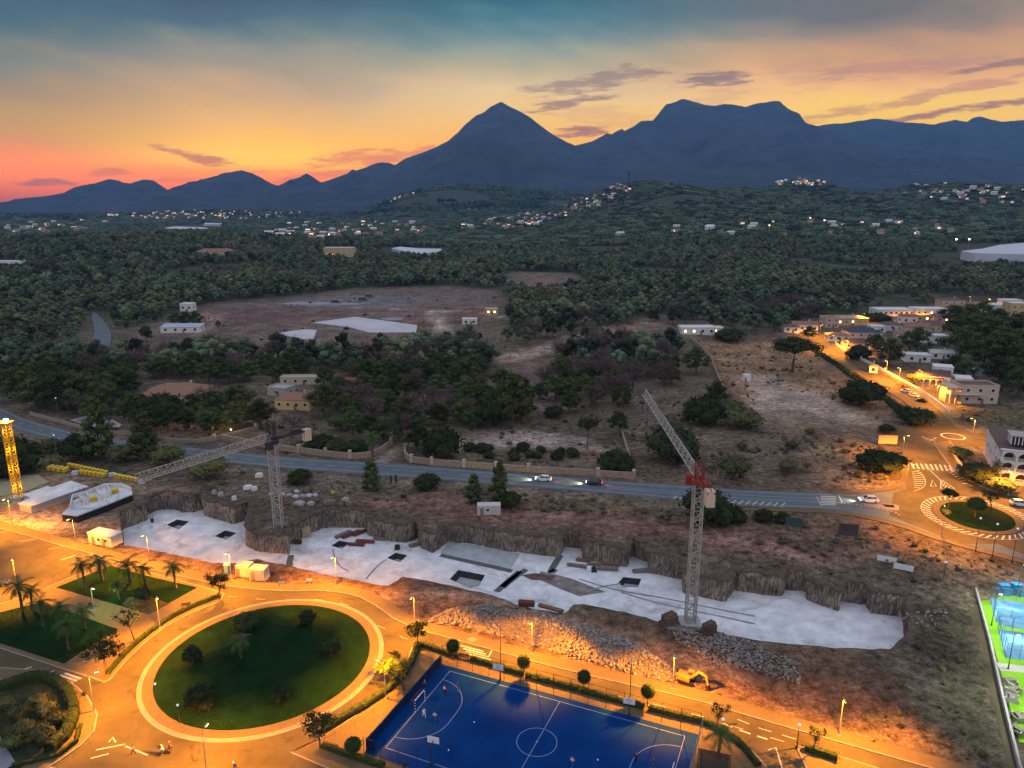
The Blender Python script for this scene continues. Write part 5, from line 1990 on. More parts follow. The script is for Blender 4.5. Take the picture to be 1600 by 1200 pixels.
sc6 = lambda pts, z: [P(x / 6.667, y_ / 6.667 + 700, z) for x, y_ in pts]
r = empty('basement_slab', (*P(60, 790), 0), 0, 'pale concrete basement slab with stepped outline beside the yellow mast', 'building site')
b_ = MB()
b_.prism(sc6([(195, 575), (335, 512), (245, 485), (495, 400), (540, 412), (735, 345), (830, 375), (910, 397), (620, 497), (320, 600)], 2.2), 0, 2.0)
b_.build('wall', CONCG, r, tri=True)
b_ = MB()
b_.prism(sc6([(185, 575), (325, 512), (235, 485), (495, 395), (540, 407), (735, 340), (835, 372), (920, 397), (620, 501), (320, 606)], 2.25), 2.0, 2.25)
b_.build('slab', CONC, r, tri=True)
r = empty('unfinished_villa', (*P(140, 780), 0), 0, 'unfinished white concrete villa with black waterproofed base and open rooms', 'building site')
fpz = [(645, 685), (705, 632), (740, 560), (900, 480), (1090, 400), (1270, 400), (1375, 440), (1380, 480), (1100, 592), (800, 705)]
b_ = MB()
b_.prism(sc6(fpz, 2.0), 0, 1.75)
b_.build('basement_wall', mat('bitumen', (.02, .022, .022), .7, .2, 1), r, tri=True)
b_ = MB()
b_.prism(sc6(fpz, 2.0), 1.75, 2.05)
b_.build('slab', CONC, r, tri=True)
b_ = MB()
vp = sc6([(740, 620), (760, 520), (900, 485), (1090, 405), (1270, 405), (1370, 445)], 2.1)
for i in range(len(vp) - 1):
    b_.bar((*vp[i], 2.6), (*vp[i + 1], 2.6), .25, 1.1)
for a, c in (((900, 485), (960, 560)), ((1000, 450), (1060, 520)), ((830, 520), (900, 590)), ((1120, 400), (1160, 500)), ((960, 560), (1160, 500)), ((760, 590), (890, 545))):
    p, q = sc6([a, c], 2.1)
    b_.bar((*p, 2.5), (*q, 2.5), .22, .9)
b_.build('upstand_wall', WALLW, r)
for (a, z_) in (((975, 550), 2.05), ((1200, 465), 2.05)):
    p = sc6([a], 2.1)[0]
    o = MB()
    for k in range(3):
        o.box((p[0], p[1], z_ + .25 + k * .35), (1.7 - .1 * k, 1.3, .3), .4)
    tag(recenter(o.build('formwork_stack', YEL)), 'yellow formwork stack on the %s end of the unfinished villa slab' % ('near' if a[0] < 1000 else 'far'), 'formwork')
o = MB()
rg = random.Random(5)
for k in range(26):
    p = sc6([(rg.uniform(760, 1250), rg.uniform(430, 600))], 2.1)[0]
    o.bar((p[0], p[1], 2.05), (p[0] + rg.uniform(-.4, .4), p[1], 3.0 + rg.random()), .05)
o.build('starter_bars', RUST, r)
r = sheet('foundation_pad', sc6([(0, 330), (200, 290), (400, 280), (510, 355), (250, 455), (0, 500)], .3), .34, mat('green_formply', (.30, .29, .18), .9, .15, .8), .3)
block('rebar_bundle', 'rebar', 'dark steel panel lying beyond the concrete slabs', [(148, 758), (165, 753), (168, 755), (151, 761)], .0, .5, DARKM)
block('board_pile', 'boards', 'low pile of boards between the two concrete structures', [(134, 762), (144, 764), (143, 767), (133, 765)], .0, .4, WOODG)
# yellow crates
cr = empty('yellow_crate', (0, 0, 0), 0, 'yellow crate', 'crate')
MB().box((0, 0, .72), (1.15, .95, 1.05)).build('crate_body', YEL, cr, local=True)
o = MB()
for k in range(4):
    o.box((-.42 + k * .28, 0, .74), (.06, 1.0, 1.1))
o.build('crate_ribs', YEL, cr, local=True)
MB().box((0, 0, 1.29), (1.2, 1.0, .08)).build('lid', mat('yellow_lid', (.75, .56, .10), .6, .1, 2), cr, local=True)
MB().box((-.4, 0, .08), (.14, .95, .16)).box((.4, 0, .08), (.14, .95, .16)).build('skid', WOODG, cr, local=True)
crp = Proto(cr)


ORD = ['leftmost', 'second', 'third', 'fourth', 'fifth', 'sixth', 'seventh', 'eighth', 'ninth', 'tenth']


def crate_row(a, b_, n_, rows, label, dv=(.35, 1.25)):
    a, b_ = Vector(P(*a)), Vector(P(*b_))
    ang = math.atan2((b_ - a).y, (b_ - a).x)
    nn = Vector((-math.sin(ang), math.cos(ang)))
    for j in range(rows):
        for i in range(n_):
            q = a.lerp(b_, i / (n_ - 1)) - nn * (j * dv[1]) + (b_ - a).normalized() * j * dv[0]
            crp.place((q.x, q.y, 0), ang + rg.uniform(-.08, .08), .98, '%s crate, %s' % (ORD[i] if j == 0 else ORD[i] + ' nearer', label), 'stacks of yellow crates on the building site')


crate_row((109, 730), (166, 742), 10, 1, 'counted from the left in the long yellow back row')
crate_row((128, 741), (162, 746), 6, 1, 'counted from the left in the short yellow front row')
crate_row((82, 733), (105, 736), 4, 2, 'counted from the left in the yellow cluster nearest the mast')
crate_row((182, 747), (213, 753), 6, 1, 'counted from the left in the yellow row under the jib tip')
for p, lb_ in (((176, 745), 'white wrapped pallet between the yellow crate rows'), ((118, 742), 'white wrapped bundle in front of the long crate row'), ((222, 756), 'grey crate at the right end of the yellow crates')):
    x, y_ = P(*p)
    o = MB().box((x, y_, .65), (1.7, 1.2, .9), .3).box((x, y_, 1.16), (1.5, 1.05, .16), .3).box((x, y_, .1), (1.6, 1.1, .18), .3)
    tag(recenter(o.build('wrapped_pallet', PLASTW)), lb_, 'pallet')

# ---- cabins and containers
def cabin(name, c, w, d, h_, rz, wall, roof, label, doors=1, wins=2, cat='cabin', overhang=.25, z0=0, ribs=False):
    r = empty(name, (*c, z0), rz, label, cat)
    b_ = MB().box((0, d / 2, h_ / 2 + .15), (w, d, h_))
    if ribs:
        n_ = int(w / .35)
        for k in range(n_):
            b_.box((-w / 2 + (k + .5) * w / n_, -.02, h_ / 2 + .15), (.12, .05, h_ - .3))
    b_.build('wall', wall, r, local=True)
    MB().box((0, d / 2, h_ + .2), (w + overhang, d + overhang, .12)).build('roof', roof, r, local=True)
    MB().box((-w * .4, d / 2, .07), (.2, d * .9, .14)).box((w * .4, d / 2, .07), (.2, d * .9, .14)).build('feet', DARKM, r, local=True)
    for k in range(doors):
        do = MB().box((-w * .3 + k * w * .45, -.03, 1.15), (.85, .06, 1.95)).build('door', mat('cabin_door', (.22, .17, .14), .7, .1, 2), r, local=True)
        MB().box((-w * .3 + k * w * .45 + .3, -.08, 1.1), (.06, .05, .16)).build('handle', METAL, do, local=True)
    for k in range(wins):
        wo = MB().box((-w * .05 + k * w * .3, -.03, 1.6), (.95, .05, .8)).build('window', WHITEP, r, local=True)
        MB().box((-w * .05 + k * w * .3, -.06, 1.6), (.8, .03, .65)).build('pane', GLASSD, wo, local=True)
    return r


cabin('site_cabin', P(157, 853), 7.2, 3.2, 2.6, R(-20), CONT, mat('cabin_roof', (.55, .56, .58), .5, .08, 1), 'long site cabin with pale flat roof at the left end of the pit', 2, 2)
cabin('storage_container', P(379, 903), 3.1, 2.4, 2.5, R(-8), CONT, CONT, 'cream ribbed container, left one of the pair by the pit crest', 1, 0, 'container', .05, ribs=True)
cabin('storage_container', P(402, 909), 3.4, 2.4, 2.6, R(-8), CONT, CONT, 'cream ribbed container, right one of the pair by the pit crest', 1, 0, 'container', .05, ribs=True)
cabin('storage_container', P(764, 806), 6.0, 2.5, 2.5, R(2), mat('container_white', (.5, .48, .47), .6, .12, 1.5), mat('container_white', (.5, .5, .5)), 'white ribbed container beside the pines behind the pit', 1, 1, 'container', .05, ribs=True)
cabin('white_hut', at(1168, 597)[:2], 3.0, 3.0, 3.0, R(5), WALLW, ROOFW, 'small white hut alone on the sandy clearing', 1, 0, 'hut', .05)
r = empty('portable_toilet', (*P(356, 896), 0), R(-10), 'blue portable toilet beside the cream containers', 'toilet')
MB().box((0, 0, 1.1), (1.15, 1.15, 2.2)).build('cubicle', BLUEP, r, local=True)
MB().box((0, 0, 2.27), (1.2, 1.2, .12)).box((0, 0, 2.38), (.8, .8, .12)).build('roof', WHITEP, r, local=True)
MB().box((0, -.59, 1.05), (.8, .05, 1.9)).build('door', mat('toilet_door', (.12, .22, .38), .5, .05, 1), r, local=True)

# ---- stacked material
def planks(px, py, n_, ln_, rz, m_, label, z0=ZP + .05, w=.22, layers=2, cat='timber stack', name='timber_stack'):
    x, y_ = P(px, py, z0)
    o = MB()
    rot = Matrix.Rotation(rz, 3, 'Z')
    for j in range(layers):
        for i in range(n_):
            q = rot @ Vector((rg.uniform(-.15, .15), (i - n_ / 2) * w * 1.15, 0))
            o.box((x + q.x, y_ + q.y, z0 + .12 + w * (j + .5)), (ln_ * rg.uniform(.9, 1.05), w, w * .92), rz + rg.uniform(-.02, .02))
    for s_ in (-.35, .35):
        q = rot @ Vector((s_ * ln_, 0, 0))
        o.box((x + q.x, y_ + q.y, z0 + .06), (.12, n_ * w * 1.15, .12), rz)
    return tag(recenter(o.build(name, m_)), label, cat)


planks(536, 836, 5, 5.0, R(50), WOODG, 'long grey timber bundle leaning toward the notch at the pit wall')
planks(548, 836, 4, 5.5, R(50), RUST, 'dark brown beam bundle, middle one of three by the notch')
planks(563, 833, 4, 4.6, R(48), RUST, 'reddish beam bundle, right one of three by the notch')
planks(557, 852, 4, 4.4, R(-8), RUST, 'dark red beam stack right of the second footing hole')
planks(571, 847, 5, 4.8, R(-8), mat('painted_steel', (.20, .05, .045), .8, .2, 2), 'red steel beam stack behind the dark red one')
planks(594, 843, 4, 3.2, R(-10), WOODG, 'grey plank stack at the foot of the rock wall by the notch')
planks(650, 852, 5, 3.6, R(35), WOODG, 'grey plank heap in the corner beside the brown rock block')
planks(903, 885, 4, 5.0, R(-16), WOODG, 'grey plank stack on the pit floor, leftmost of the right hand group')
planks(911, 877, 3, 3.2, R(-12), WOOD, 'brown plank stack behind the leftmost one on the right hand floor', layers=3)
planks(931, 883, 4, 3.8, R(-12), WOODG, 'weathered plank stack at the middle of the right hand group')
planks(950, 890, 5, 4.6, R(-8), WOODG, 'grey formwork panel stack, front one below the drilled block', layers=3)
planks(953, 884, 4, 4.2, R(-10), WOOD, 'brown formwork panel stack, rear one below the drilled block', layers=3)
planks(1002, 893, 5, 4.2, R(8), WOODG, 'grey plank stack in the alcove right of the drilled block')
planks(823, 946, 5, 3.2, R(-8), RUST, 'rust brown crate of boards on the pit crest above the rubble', z0=.0, layers=4)
planks(861, 952, 4, 5.2, R(-28), WOOD, 'pale planks lying along the pit crest right of the rust crate', z0=.0)
planks(466, 849, 4, 1.8, R(0), RUST, 'small brown pallet left of the sandstone blocks', layers=4)
planks(1062, 986, 4, 5.0, R(-15), WOODG, 'pale boards on the ground beside the foot of the right crane', z0=0)
planks(1050, 979, 3, 4.0, R(-20), WOODG, 'scattered boards left of the foot of the right crane', z0=0)
for p, s_, lb_ in (((478, 838), 2.3, 'sandstone block, left one of three at the pit corner'), ((487, 829), 2.3, 'sandstone block, middle one of three at the pit corner'), ((497, 822), 2.3, 'sandstone block, right one of three at the pit corner')):
    x, y_ = P(*p, ZP)
    o = MB().ico((x, y_, ZP + s_ * .5), s_ * .72, 2, .03, (1, .8, .8), rg)
    b2 = MB().box((x, y_, ZP + s_ * .55), (s_, s_ * .8, s_ * 1.1), .5)
    tag(recenter(b2.build('stone_block', mat('sandstone', (.36, .28, .17), .9, .25, 1, .1, 3))), lb_, 'stone block', 'sandstone blocks at the pit corner')
for p, c_, lb_ in (((921, 892), WHITEP, 'small white box on the pit floor before the plank stacks'), ((928, 893), DARKM, 'small dark box beside the white one on the pit floor'), ((621, 858), DARKM, 'small dark machine on the floor above the third footing hole')):
    x, y_ = P(*p, ZP)
    tag(recenter(MB().box((x, y_, ZP + .5), (1.2, 1.0, .9)).box((x, y_, ZP + 1.05), (.7, .6, .25)).box((x, y_, ZP + .1), (1.3, 1.1, .15)).build('equipment_box', c_)), lb_, 'box')
SPOT = ['touching the mast', 'right of the mast', 'grey and narrow', 'white, below the raised one', 'raised above the line', 'greyish middle one', 'white one near the end', 'rightmost and smallest', 'wide grey slab', 'grey slab to its right', 'rust brown one', 'long weathered boards', 'grey heap at the far right', 'timber piece below it', 'weathered rightmost piece', 'left small grey one', 'grey one beside it', 'large white one', 'white one beside the large', 'lone low white one', 'left of the mast', 'with yellow wrap']
i_ = 0
for (px, py, m__, w_, nm) in ((424, 776, PLASTW, 1.4, 0), (441, 777, PLASTW, 1.6, 0), (452, 778, CONCG, 1.6, 0), (462, 780, PLASTW, 1.7, 0), (463, 772, PLASTW, 1.5, 0), (473, 779, CONCG, 1.4, 0), (483, 778, PLASTW, 1.5, 0), (493, 777, PLASTW, 1.3, 0), (468, 790, CONCG, 2.6, 1), (486, 790, CONCG, 1.7, 1), (448, 793, RUST, 2.0, 1), (515, 788, WOODG, 3.0, 1), (540, 784, CONCG, 1.8, 1), (532, 791, WOOD, 1.6, 1), (546, 790, WOODG, 1.8, 1), (335, 772, CONCG, 1.2, 2), (345, 775, CONCG, 1.4, 2), (388, 764, WALLW, 2.2, 2), (398, 766, WALLW, 1.4, 2), (366, 781, WALLW, 1.2, 2), (405, 745, WALLW, 2.0, 3), (520, 773, YEL, .8, 3)):
    x, y_ = P(px, py)
    o = MB().box((x, y_, .55), (w_, w_ * .7, .7), rg.uniform(-.4, .4)).box((x, y_, .1), (w_ * 1.05, w_ * .75, .18), rg.uniform(-.1, .1)).box((x + .1, y_, 1.0), (w_ * .7, w_ * .5, .28), rg.uniform(-.4, .4))
    lbs = ['wrapped pallet in the line by the crane mast', 'low material pile between crane mast and pit', 'pale block above the left pit wall', 'lone pallet on the roadside scrub']
    i_ += 1
    tag(recenter(o.build('material_pallet', m__)), lbs[nm] + ', %s' % SPOT[i_ - 1], 'pallet', 'pallets and blocks around the grey crane')

# ---- excavator
ex, ey = P(1073, 1066)
r = empty('excavator', (ex, ey, 0), R(-30), 'orange tracked excavator parked at the end of the rubble pile', 'excavator')
r.scale = (.78, .78, .78)
EXO = mat('excavator_orange', (.55, .20, .04), .5, .15, 2)
for sy in (-.95, .95):
    o = MB()
    o.tube([(x_, sy - .25, z_) for x_, z_ in ((-1.6, .4), (-1.6, .4))], .1, 4)
    o = MB()
    pts_ = [(-1.7, .45), (-1.4, .1), (1.4, .1), (1.7, .45), (1.4, .8), (-1.4, .8)]
    o.v = [(x_, sy - .28, z_) for x_, z_ in pts_] + [(x_, sy + .28, z_) for x_, z_ in pts_]
    o.f = [tuple(range(6)), tuple(reversed(range(6, 12)))] + [(i, (i + 1) % 6, 6 + (i + 1) % 6, 6 + i) for i in range(6)]
    o.mi = [0] * len(o.f)
    o.build('track', RUBB, r, local=True, tri=True)
MB().box((-.5, 0, 1.35), (2.6, 2.3, .9)).box((-1.7, 0, 1.4), (.5, 2.2, 1.1)).build('engine_house', EXO, r, local=True)
cbb = MB().box((.75, .65, 1.85), (1.3, .95, 1.7)).build('cab', EXO, r, local=True)
MB().box((.80, .65, 2.05), (1.24, 1.0, 1.0)).build('cab_glass', GLASSD, cbb, local=True)
MB().bar((.7, -.2, 1.5), (2.6, -.2, 3.6), .35, .45).bar((2.6, -.2, 3.6), (4.1, -.2, 3.0), .32, .42).build('boom', EXO, r, local=True)
MB().bar((4.1, -.2, 3.1), (4.6, -.2, .9), .28, .38).build('dipper_arm', EXO, r, local=True)
o = MB()
o.add([(4.3, -.75, .9), (4.9, -.75, .9), (4.9, -.75, .2), (4.2, -.75, .1), (4.3, .35, .9), (4.9, .35, .9), (4.9, .35, .2), (4.2, .35, .1)], [(0, 1, 2, 3), (7, 6, 5, 4), (1, 5, 6, 2), (3, 2, 6, 7), (0, 3, 7, 4)])
o.build('bucket', DARKM, r, local=True)

# ------------------------------------------------------------------ walls, boards
def wall_line(name, pts, h_, w, m_, label, pillars=(), ph=.5, cap=None, cat='wall', z=0.0, jag=0.0):
    ln = resample(pts, 2.0)
    zz = [h1(*p) + z for p in ln]
    r = empty(name, (*ln[len(ln) // 2], zz[len(ln) // 2]), 0, label, cat)
    a, c = offset_line(ln, w / 2), offset_line(ln, -w / 2)
    o = MB()
    n_ = len(ln)
    tops = [h_ + rg.uniform(-jag, jag) for _ in ln]
    o.v = [(*a[i], zz[i] - .3) for i in range(n_)] + [(*a[i], zz[i] + tops[i]) for i in range(n_)] + [(*c[i], zz[i] + tops[i]) for i in range(n_)] + [(*c[i], zz[i] - .3) for i in range(n_)]
    o.f = [(k * n_ + i, k * n_ + i + 1, (k + 1) * n_ + i + 1, (k + 1) * n_ + i) for k in range(3) for i in range(n_ - 1)] + [(0, n_, 2 * n_, 3 * n_), (n_ - 1, 4 * n_ - 1, 3 * n_ - 1, 2 * n_ - 1)]
    o.mi = [0] * len(o.f)
    o.build('masonry', m_, r)
    for p in pillars:
        q = at(*p)
        MB().box((q[0], q[1], q[2] + (h_ + ph) / 2), (w + .35, w + .35, h_ + ph)).box((q[0], q[1], q[2] + h_ + ph + .08), (w + .5, w + .5, .16)).build('pillar', cap or m_, r)
    return r


PIL = mat('pillar_stone', (.42, .34, .25), .85, .15, 2)
wall_line('stone_wall', smooth_line(pxpoly([(345, 687), (400, 697), (436, 703), (487, 710), (547, 717), (579, 715), (598, 706), (611, 695)]), 1), 1.9, .6, STONE, 'dry stone wall left of the drive, curving inward at the palm', [(467, 707), (509, 712), (547, 716), (611, 695)], .6, PIL, jag=.06)
wall_line('stone_wall', smooth_line(pxpoly([(637, 696), (631, 712), (640, 722), (675, 726), (725, 730), (775, 734), (850, 739), (935, 744), (992, 748)]), 1), 1.9, .6, STONE, 'long dry stone wall right of the drive along the main road', [(637, 697), (643, 722), (675, 726), (725, 730), (775, 734), (826, 737), (934, 744), (990, 747)], .5, PIL, jag=.06)
wall_line('boundary_wall', pxpoly([(992, 747), (985, 722), (975, 690), (971, 676)]), 1.6, .3, mat('wall_grey', (.33, .28, .23), .9, .2, 1), 'straight boundary wall running uphill from the end of the stone wall')
wall_line('boundary_wall', [at(*p)[:2] for p in ((1077, 530), (1094, 545), (1110, 562), (1122, 594), (1137, 626))], 2.2, .5, mat('wall_tan', (.27, .22, .17), .9, .2, 1), 'tall tan wall climbing the ridge to the flat roofed house')
wall_line('garden_wall', smooth_line(pxpoly([(47, 648), (90, 660), (135, 672), (170, 678), (205, 680)]), 1), 1.3, .4, STONE, 'low stone wall round the swimming pool garden')
wall_line('garden_wall', smooth_line(pxpoly([(258, 690), (300, 693), (335, 689), (375, 679), (405, 670)]), 1), 1.4, .5, STONE, 'stone wall with a lit gate pillar below the pine garden', [(335, 688), (400, 671)], .7, PIL)
wall_line('garden_wall', offset_line(RB, -2.5)[2:-4], 1.5, .25, WALLW, 'white garden wall following the lane pavement', [(1330, 556), (1345, 563), (1365, 571), (1383, 582)], .7, WALLW)
wall_line('garden_wall', pxpoly([(1484, 703), (1496, 722), (1512, 740), (1532, 752), (1570, 757), (1610, 760)]), 1.1, .25, WALLP, 'low peach wall round the front garden of the arcaded apartment house')
wall_line('site_fence', pxpoly([(575, 776), (640, 786), (700, 790), (745, 795)]), .4, .08, WOODG, 'low weathered fence behind the pit left of the white container', [(600, 779), (620, 783), (640, 786), (660, 787), (680, 789), (700, 791), (720, 793)], .9, WOODG, 'fence')
wall_line('padel_wall', pxpoly([(1524, 924), (1545, 1000), (1565, 1090), (1582, 1160), (1592, 1200), (1610, 1260)]), .9, .35, CONCG, 'long low white wall along the left side of the padel courts')
sheet('service_path', pxpoly([(1508, 926), (1522, 922), (1543, 1000), (1562, 1090), (1588, 1200), (1605, 1270), (1590, 1270), (1560, 1130), (1535, 1030)]), .06, ASPH, .06)


def board(px, py, w, h_, legs, rz, m_, label, back=DARKM, z=None, name='sign_board', cat='sign'):
    q = at(px, py)
    r = empty(name, q, rz, label, cat)
    MB().box((0, 0, legs + h_ / 2), (w, .08, h_)).build('panel', m_, r, local=True)
    for s_ in (-.42, .42):
        MB().box((s_ * w, .10, (legs + h_) / 2), (.12, .12, legs + h_)).build('post', back, r, local=True)
    MB().box((0, .06, legs + h_ + .04), (w + .1, .14, .08)).build('top_rail', back, r, local=True)
    return r


board(1386, 698, 6.0, 3.0, 1.0, R(-5), mat('billboard_cream', (.30, .24, .17), .7, .08, .5), 'cream billboard lit orange at the street corner')
board(1385, 880, 3.9, 1.6, .15, R(-28), WHITEP, 'white banner panel, left one of two on the bare slope')
board(1411, 893, 3.9, 1.6, .15, R(-28), WHITEP, 'white banner panel, right one of two on the bare slope')
board(1239, 832, 4.0, 2.2, 1.6, R(-25), mat('board_teal', (.05, .075, .075), .6, .2, 1), 'dark teal board on tall posts above the pit wall')
board(1324, 843, 4.4, 2.9, 1.0, R(-12), mat('board_dark', (.07, .06, .06), .6, .25, 1), 'large dark slatted board on posts on the bare slope')
board(1496, 742, 1.2, 1.2, 2.0, R(-20), BLUEP, 'small blue traffic sign on the pavement by the apartment garden')
for p, lb_ in (((483, 913), 'small pale notice on the pit side pavement, right of the two'), ((440, 917), 'small pale notice on the pit side pavement, left of the two')):
    board(p[0], p[1], 1.1, .7, .7, R(-5), WALLW, lb_)
board(611, 757, .5, 1.9, .6, R(10), DARKM, 'narrow dark road sign seen from behind, left of the pair')
board(619, 757, .5, 2.1, .7, R(10), DARKM, 'narrow dark road sign seen from behind, right of the pair')

# ------------------------------------------------------------------ padel courts
r0 = sheet('padel_surround', pxpoly([(1527, 920), (1640, 931), (1690, 1052), (1560, 1037)]), .12, PADELG, .1)
sheet('padel_surround', pxpoly([(1563, 1048), (1690, 1060), (1760, 1190), (1592, 1160)]), .12, PADELG, .1)
sheet('padel_pavement', pxpoly([(1556, 1036), (1690, 1052), (1690, 1060), (1563, 1049)]), .14, CONCG, .1)
for pts, lb_ in (([(1546, 936), (1650, 951), (1668, 990), (1556, 973)], 'glass walled padel court with blue floor, the far one'), ([(1559, 984), (1672, 1000), (1700, 1048), (1571, 1029)], 'glass walled padel court with blue floor, the near one')):
    q = pxpoly(pts)
    c = (sum(p[0] for p in q) / 4, sum(p[1] for p in q) / 4)
    r = empty('padel_court', (*c, .12), 0, lb_, 'padel court')
    o = MB()
    o.prism(q, .12, .16)
    o.build('floor', PADELB, r)
    o = MB()
    fq = [Vector(p) for p in q]
    for i in range(4):
        a, b2 = fq[i], fq[(i + 1) % 4]
        n_ = max(2, int((b2 - a).length / 2))
        for k in range(n_):
            p_ = a.lerp(b2, k / n_)
            o.bar((*p_, .12), (*p_, 3.1), .06)
        o.bar((*a, 3.1), (*b2, 3.1), .06).bar((*a, 2.0), (*b2, 2.0), .04)
    o.build('cage_frame', mat('cage_teal', (.03, .16, .15), .5, .1, 1), r)
    o = MB()
    for i in (0, 2):
        a, b2 = fq[i], fq[i + 1]
        o.add([(*a, .2), (*b2, .2), (*b2, 2.9), (*a, 2.9)], [(0, 1, 2, 3)])
    gm_ = mat('glass_wall', (.75, .9, .88), .05, .02, 1, trans=.95)
    o.build('glass_wall', gm_, r)
    o = MB()
    m1, m2 = fq[0].lerp(fq[1], .55), fq[3].lerp(fq[2], .55)
    o.bar((*m1, .6), (*m2, .6), .03, .75)
    o.build('net', DARKM, r)
    for a, b2 in ((.25, .25), (.55, .55)):
        l1, l2 = fq[0].lerp(fq[1], a), fq[3].lerp(fq[2], b2)
        tag(strip('court_line', [tuple(l1), tuple(l2)], .09, .17, CLINE), kind='structure')
    l1, l2 = fq[0].lerp(fq[3], .5), fq[1].lerp(fq[2], .5)
    tag(strip('court_line', [tuple(l1), tuple(l2)], .09, .171, CLINE), kind='structure')
pf_ = lamp_proto('court_floodlight', 6.5, .4, LAMPW, 1700, (.95, 1, .85), DARKM, 'floodlight')
for p, rz, lb_ in (((1589, 928), R(-60), 'white floodlight mast behind the far padel court'), ((1549, 978), R(-10), 'white floodlight mast at the left end between the padel courts'), ((1575, 1046), R(-10), 'white floodlight mast in front of the near padel court'), ((1607, 1120), R(200), 'white floodlight mast beside the green field below the padel courts'), ((1640, 985), R(180), 'white floodlight mast at the right end between the padel courts')):
    pf_.place((*P(*p), .12), rz, 1, lb_)
for p, lb_ in (((1567, 925), 'blue box behind the far padel court, left'), ((1587, 924), 'bright blue box behind the far padel court, right')):
    x, y_ = P(*p)
    tag(recenter(MB().box((x, y_, .9), (1.8, 1.2, 1.5)).box((x, y_, 1.72), (2.0, 1.4, .14)).box((x, y_, .12), (1.6, 1.0, .2)).build('storage_box', mat('bright_blue', (.05, .25, .60), .5, .1, 1))), lb_, 'box')
for k, p in enumerate(((1577, 1068), (1583, 1082), (1580, 1095), (1592, 1125), (1590, 1145))):
    x, y_ = P(*p)
    o = empty('terrace_table', (x, y_, .12), .5 * k, ['topmost', 'second', 'third', 'fourth', 'lowest'][k] + ' pale table with benches on the terrace left of the green field', 'table', 'tables beside the green field')
    MB().box((0, 0, .75), (1.8, .8, .08)).build('tabletop', WOODG, o, local=True)
    for sy in (-1.0, 1.0):
        MB().box((0, sy * .7, .45), (1.8, .3, .07)).build('bench_seat', WOODG, o, local=True)
    MB().box((-.8, 0, .36), (.1, 1.9, .7)).box((.8, 0, .36), (.1, 1.9, .7)).build('legs', METAL, o, local=True)

# ------------------------------------------------------------------ houses
def roof_mb(w, d, z, rh, kind, ov=.4):
    o = MB()
    x, y0, y1 = w / 2 + ov, -ov, d + ov
    if kind == 'hip':
        k = min(w, d) / 2
        if w >= d:
            a, b_ = (-w / 2 + k, d / 2, z + rh), (w / 2 - k, d / 2, z + rh)
        else:
            a, b_ = (0, k, z + rh), (0, d - k, z + rh)
        vs = [(-x, y0, z), (x, y0, z), (x, y1, z), (-x, y1, z), a, b_]
        fs = [(0, 1, 5, 4), (1, 2, 5), (2, 3, 4, 5), (3, 0, 4)] if w >= d else [(0, 1, 4), (1, 2, 5, 4), (2, 3, 5), (3, 0, 4, 5)]
        o.add(vs, fs + [(3, 2, 1, 0)])
    elif kind == 'gable':      # ridge along x
        vs = [(-x, y0, z), (x, y0, z), (x, y1, z), (-x, y1, z), (-x, d / 2, z + rh), (x, d / 2, z + rh)]
        o.add(vs, [(0, 1, 5, 4), (2, 3, 4, 5), (1, 2, 5), (3, 0, 4), (3, 2, 1, 0)])
    elif kind == 'shed':
        vs = [(-x, y0, z), (x, y0, z), (x, y1, z + rh), (-x, y1, z + rh), (-x, y1, z), (x, y1, z)]
        o.add(vs, [(0, 1, 2, 3), (1, 5, 2), (0, 3, 4), (3, 2, 5, 4), (4, 5, 1, 0)])
    return o


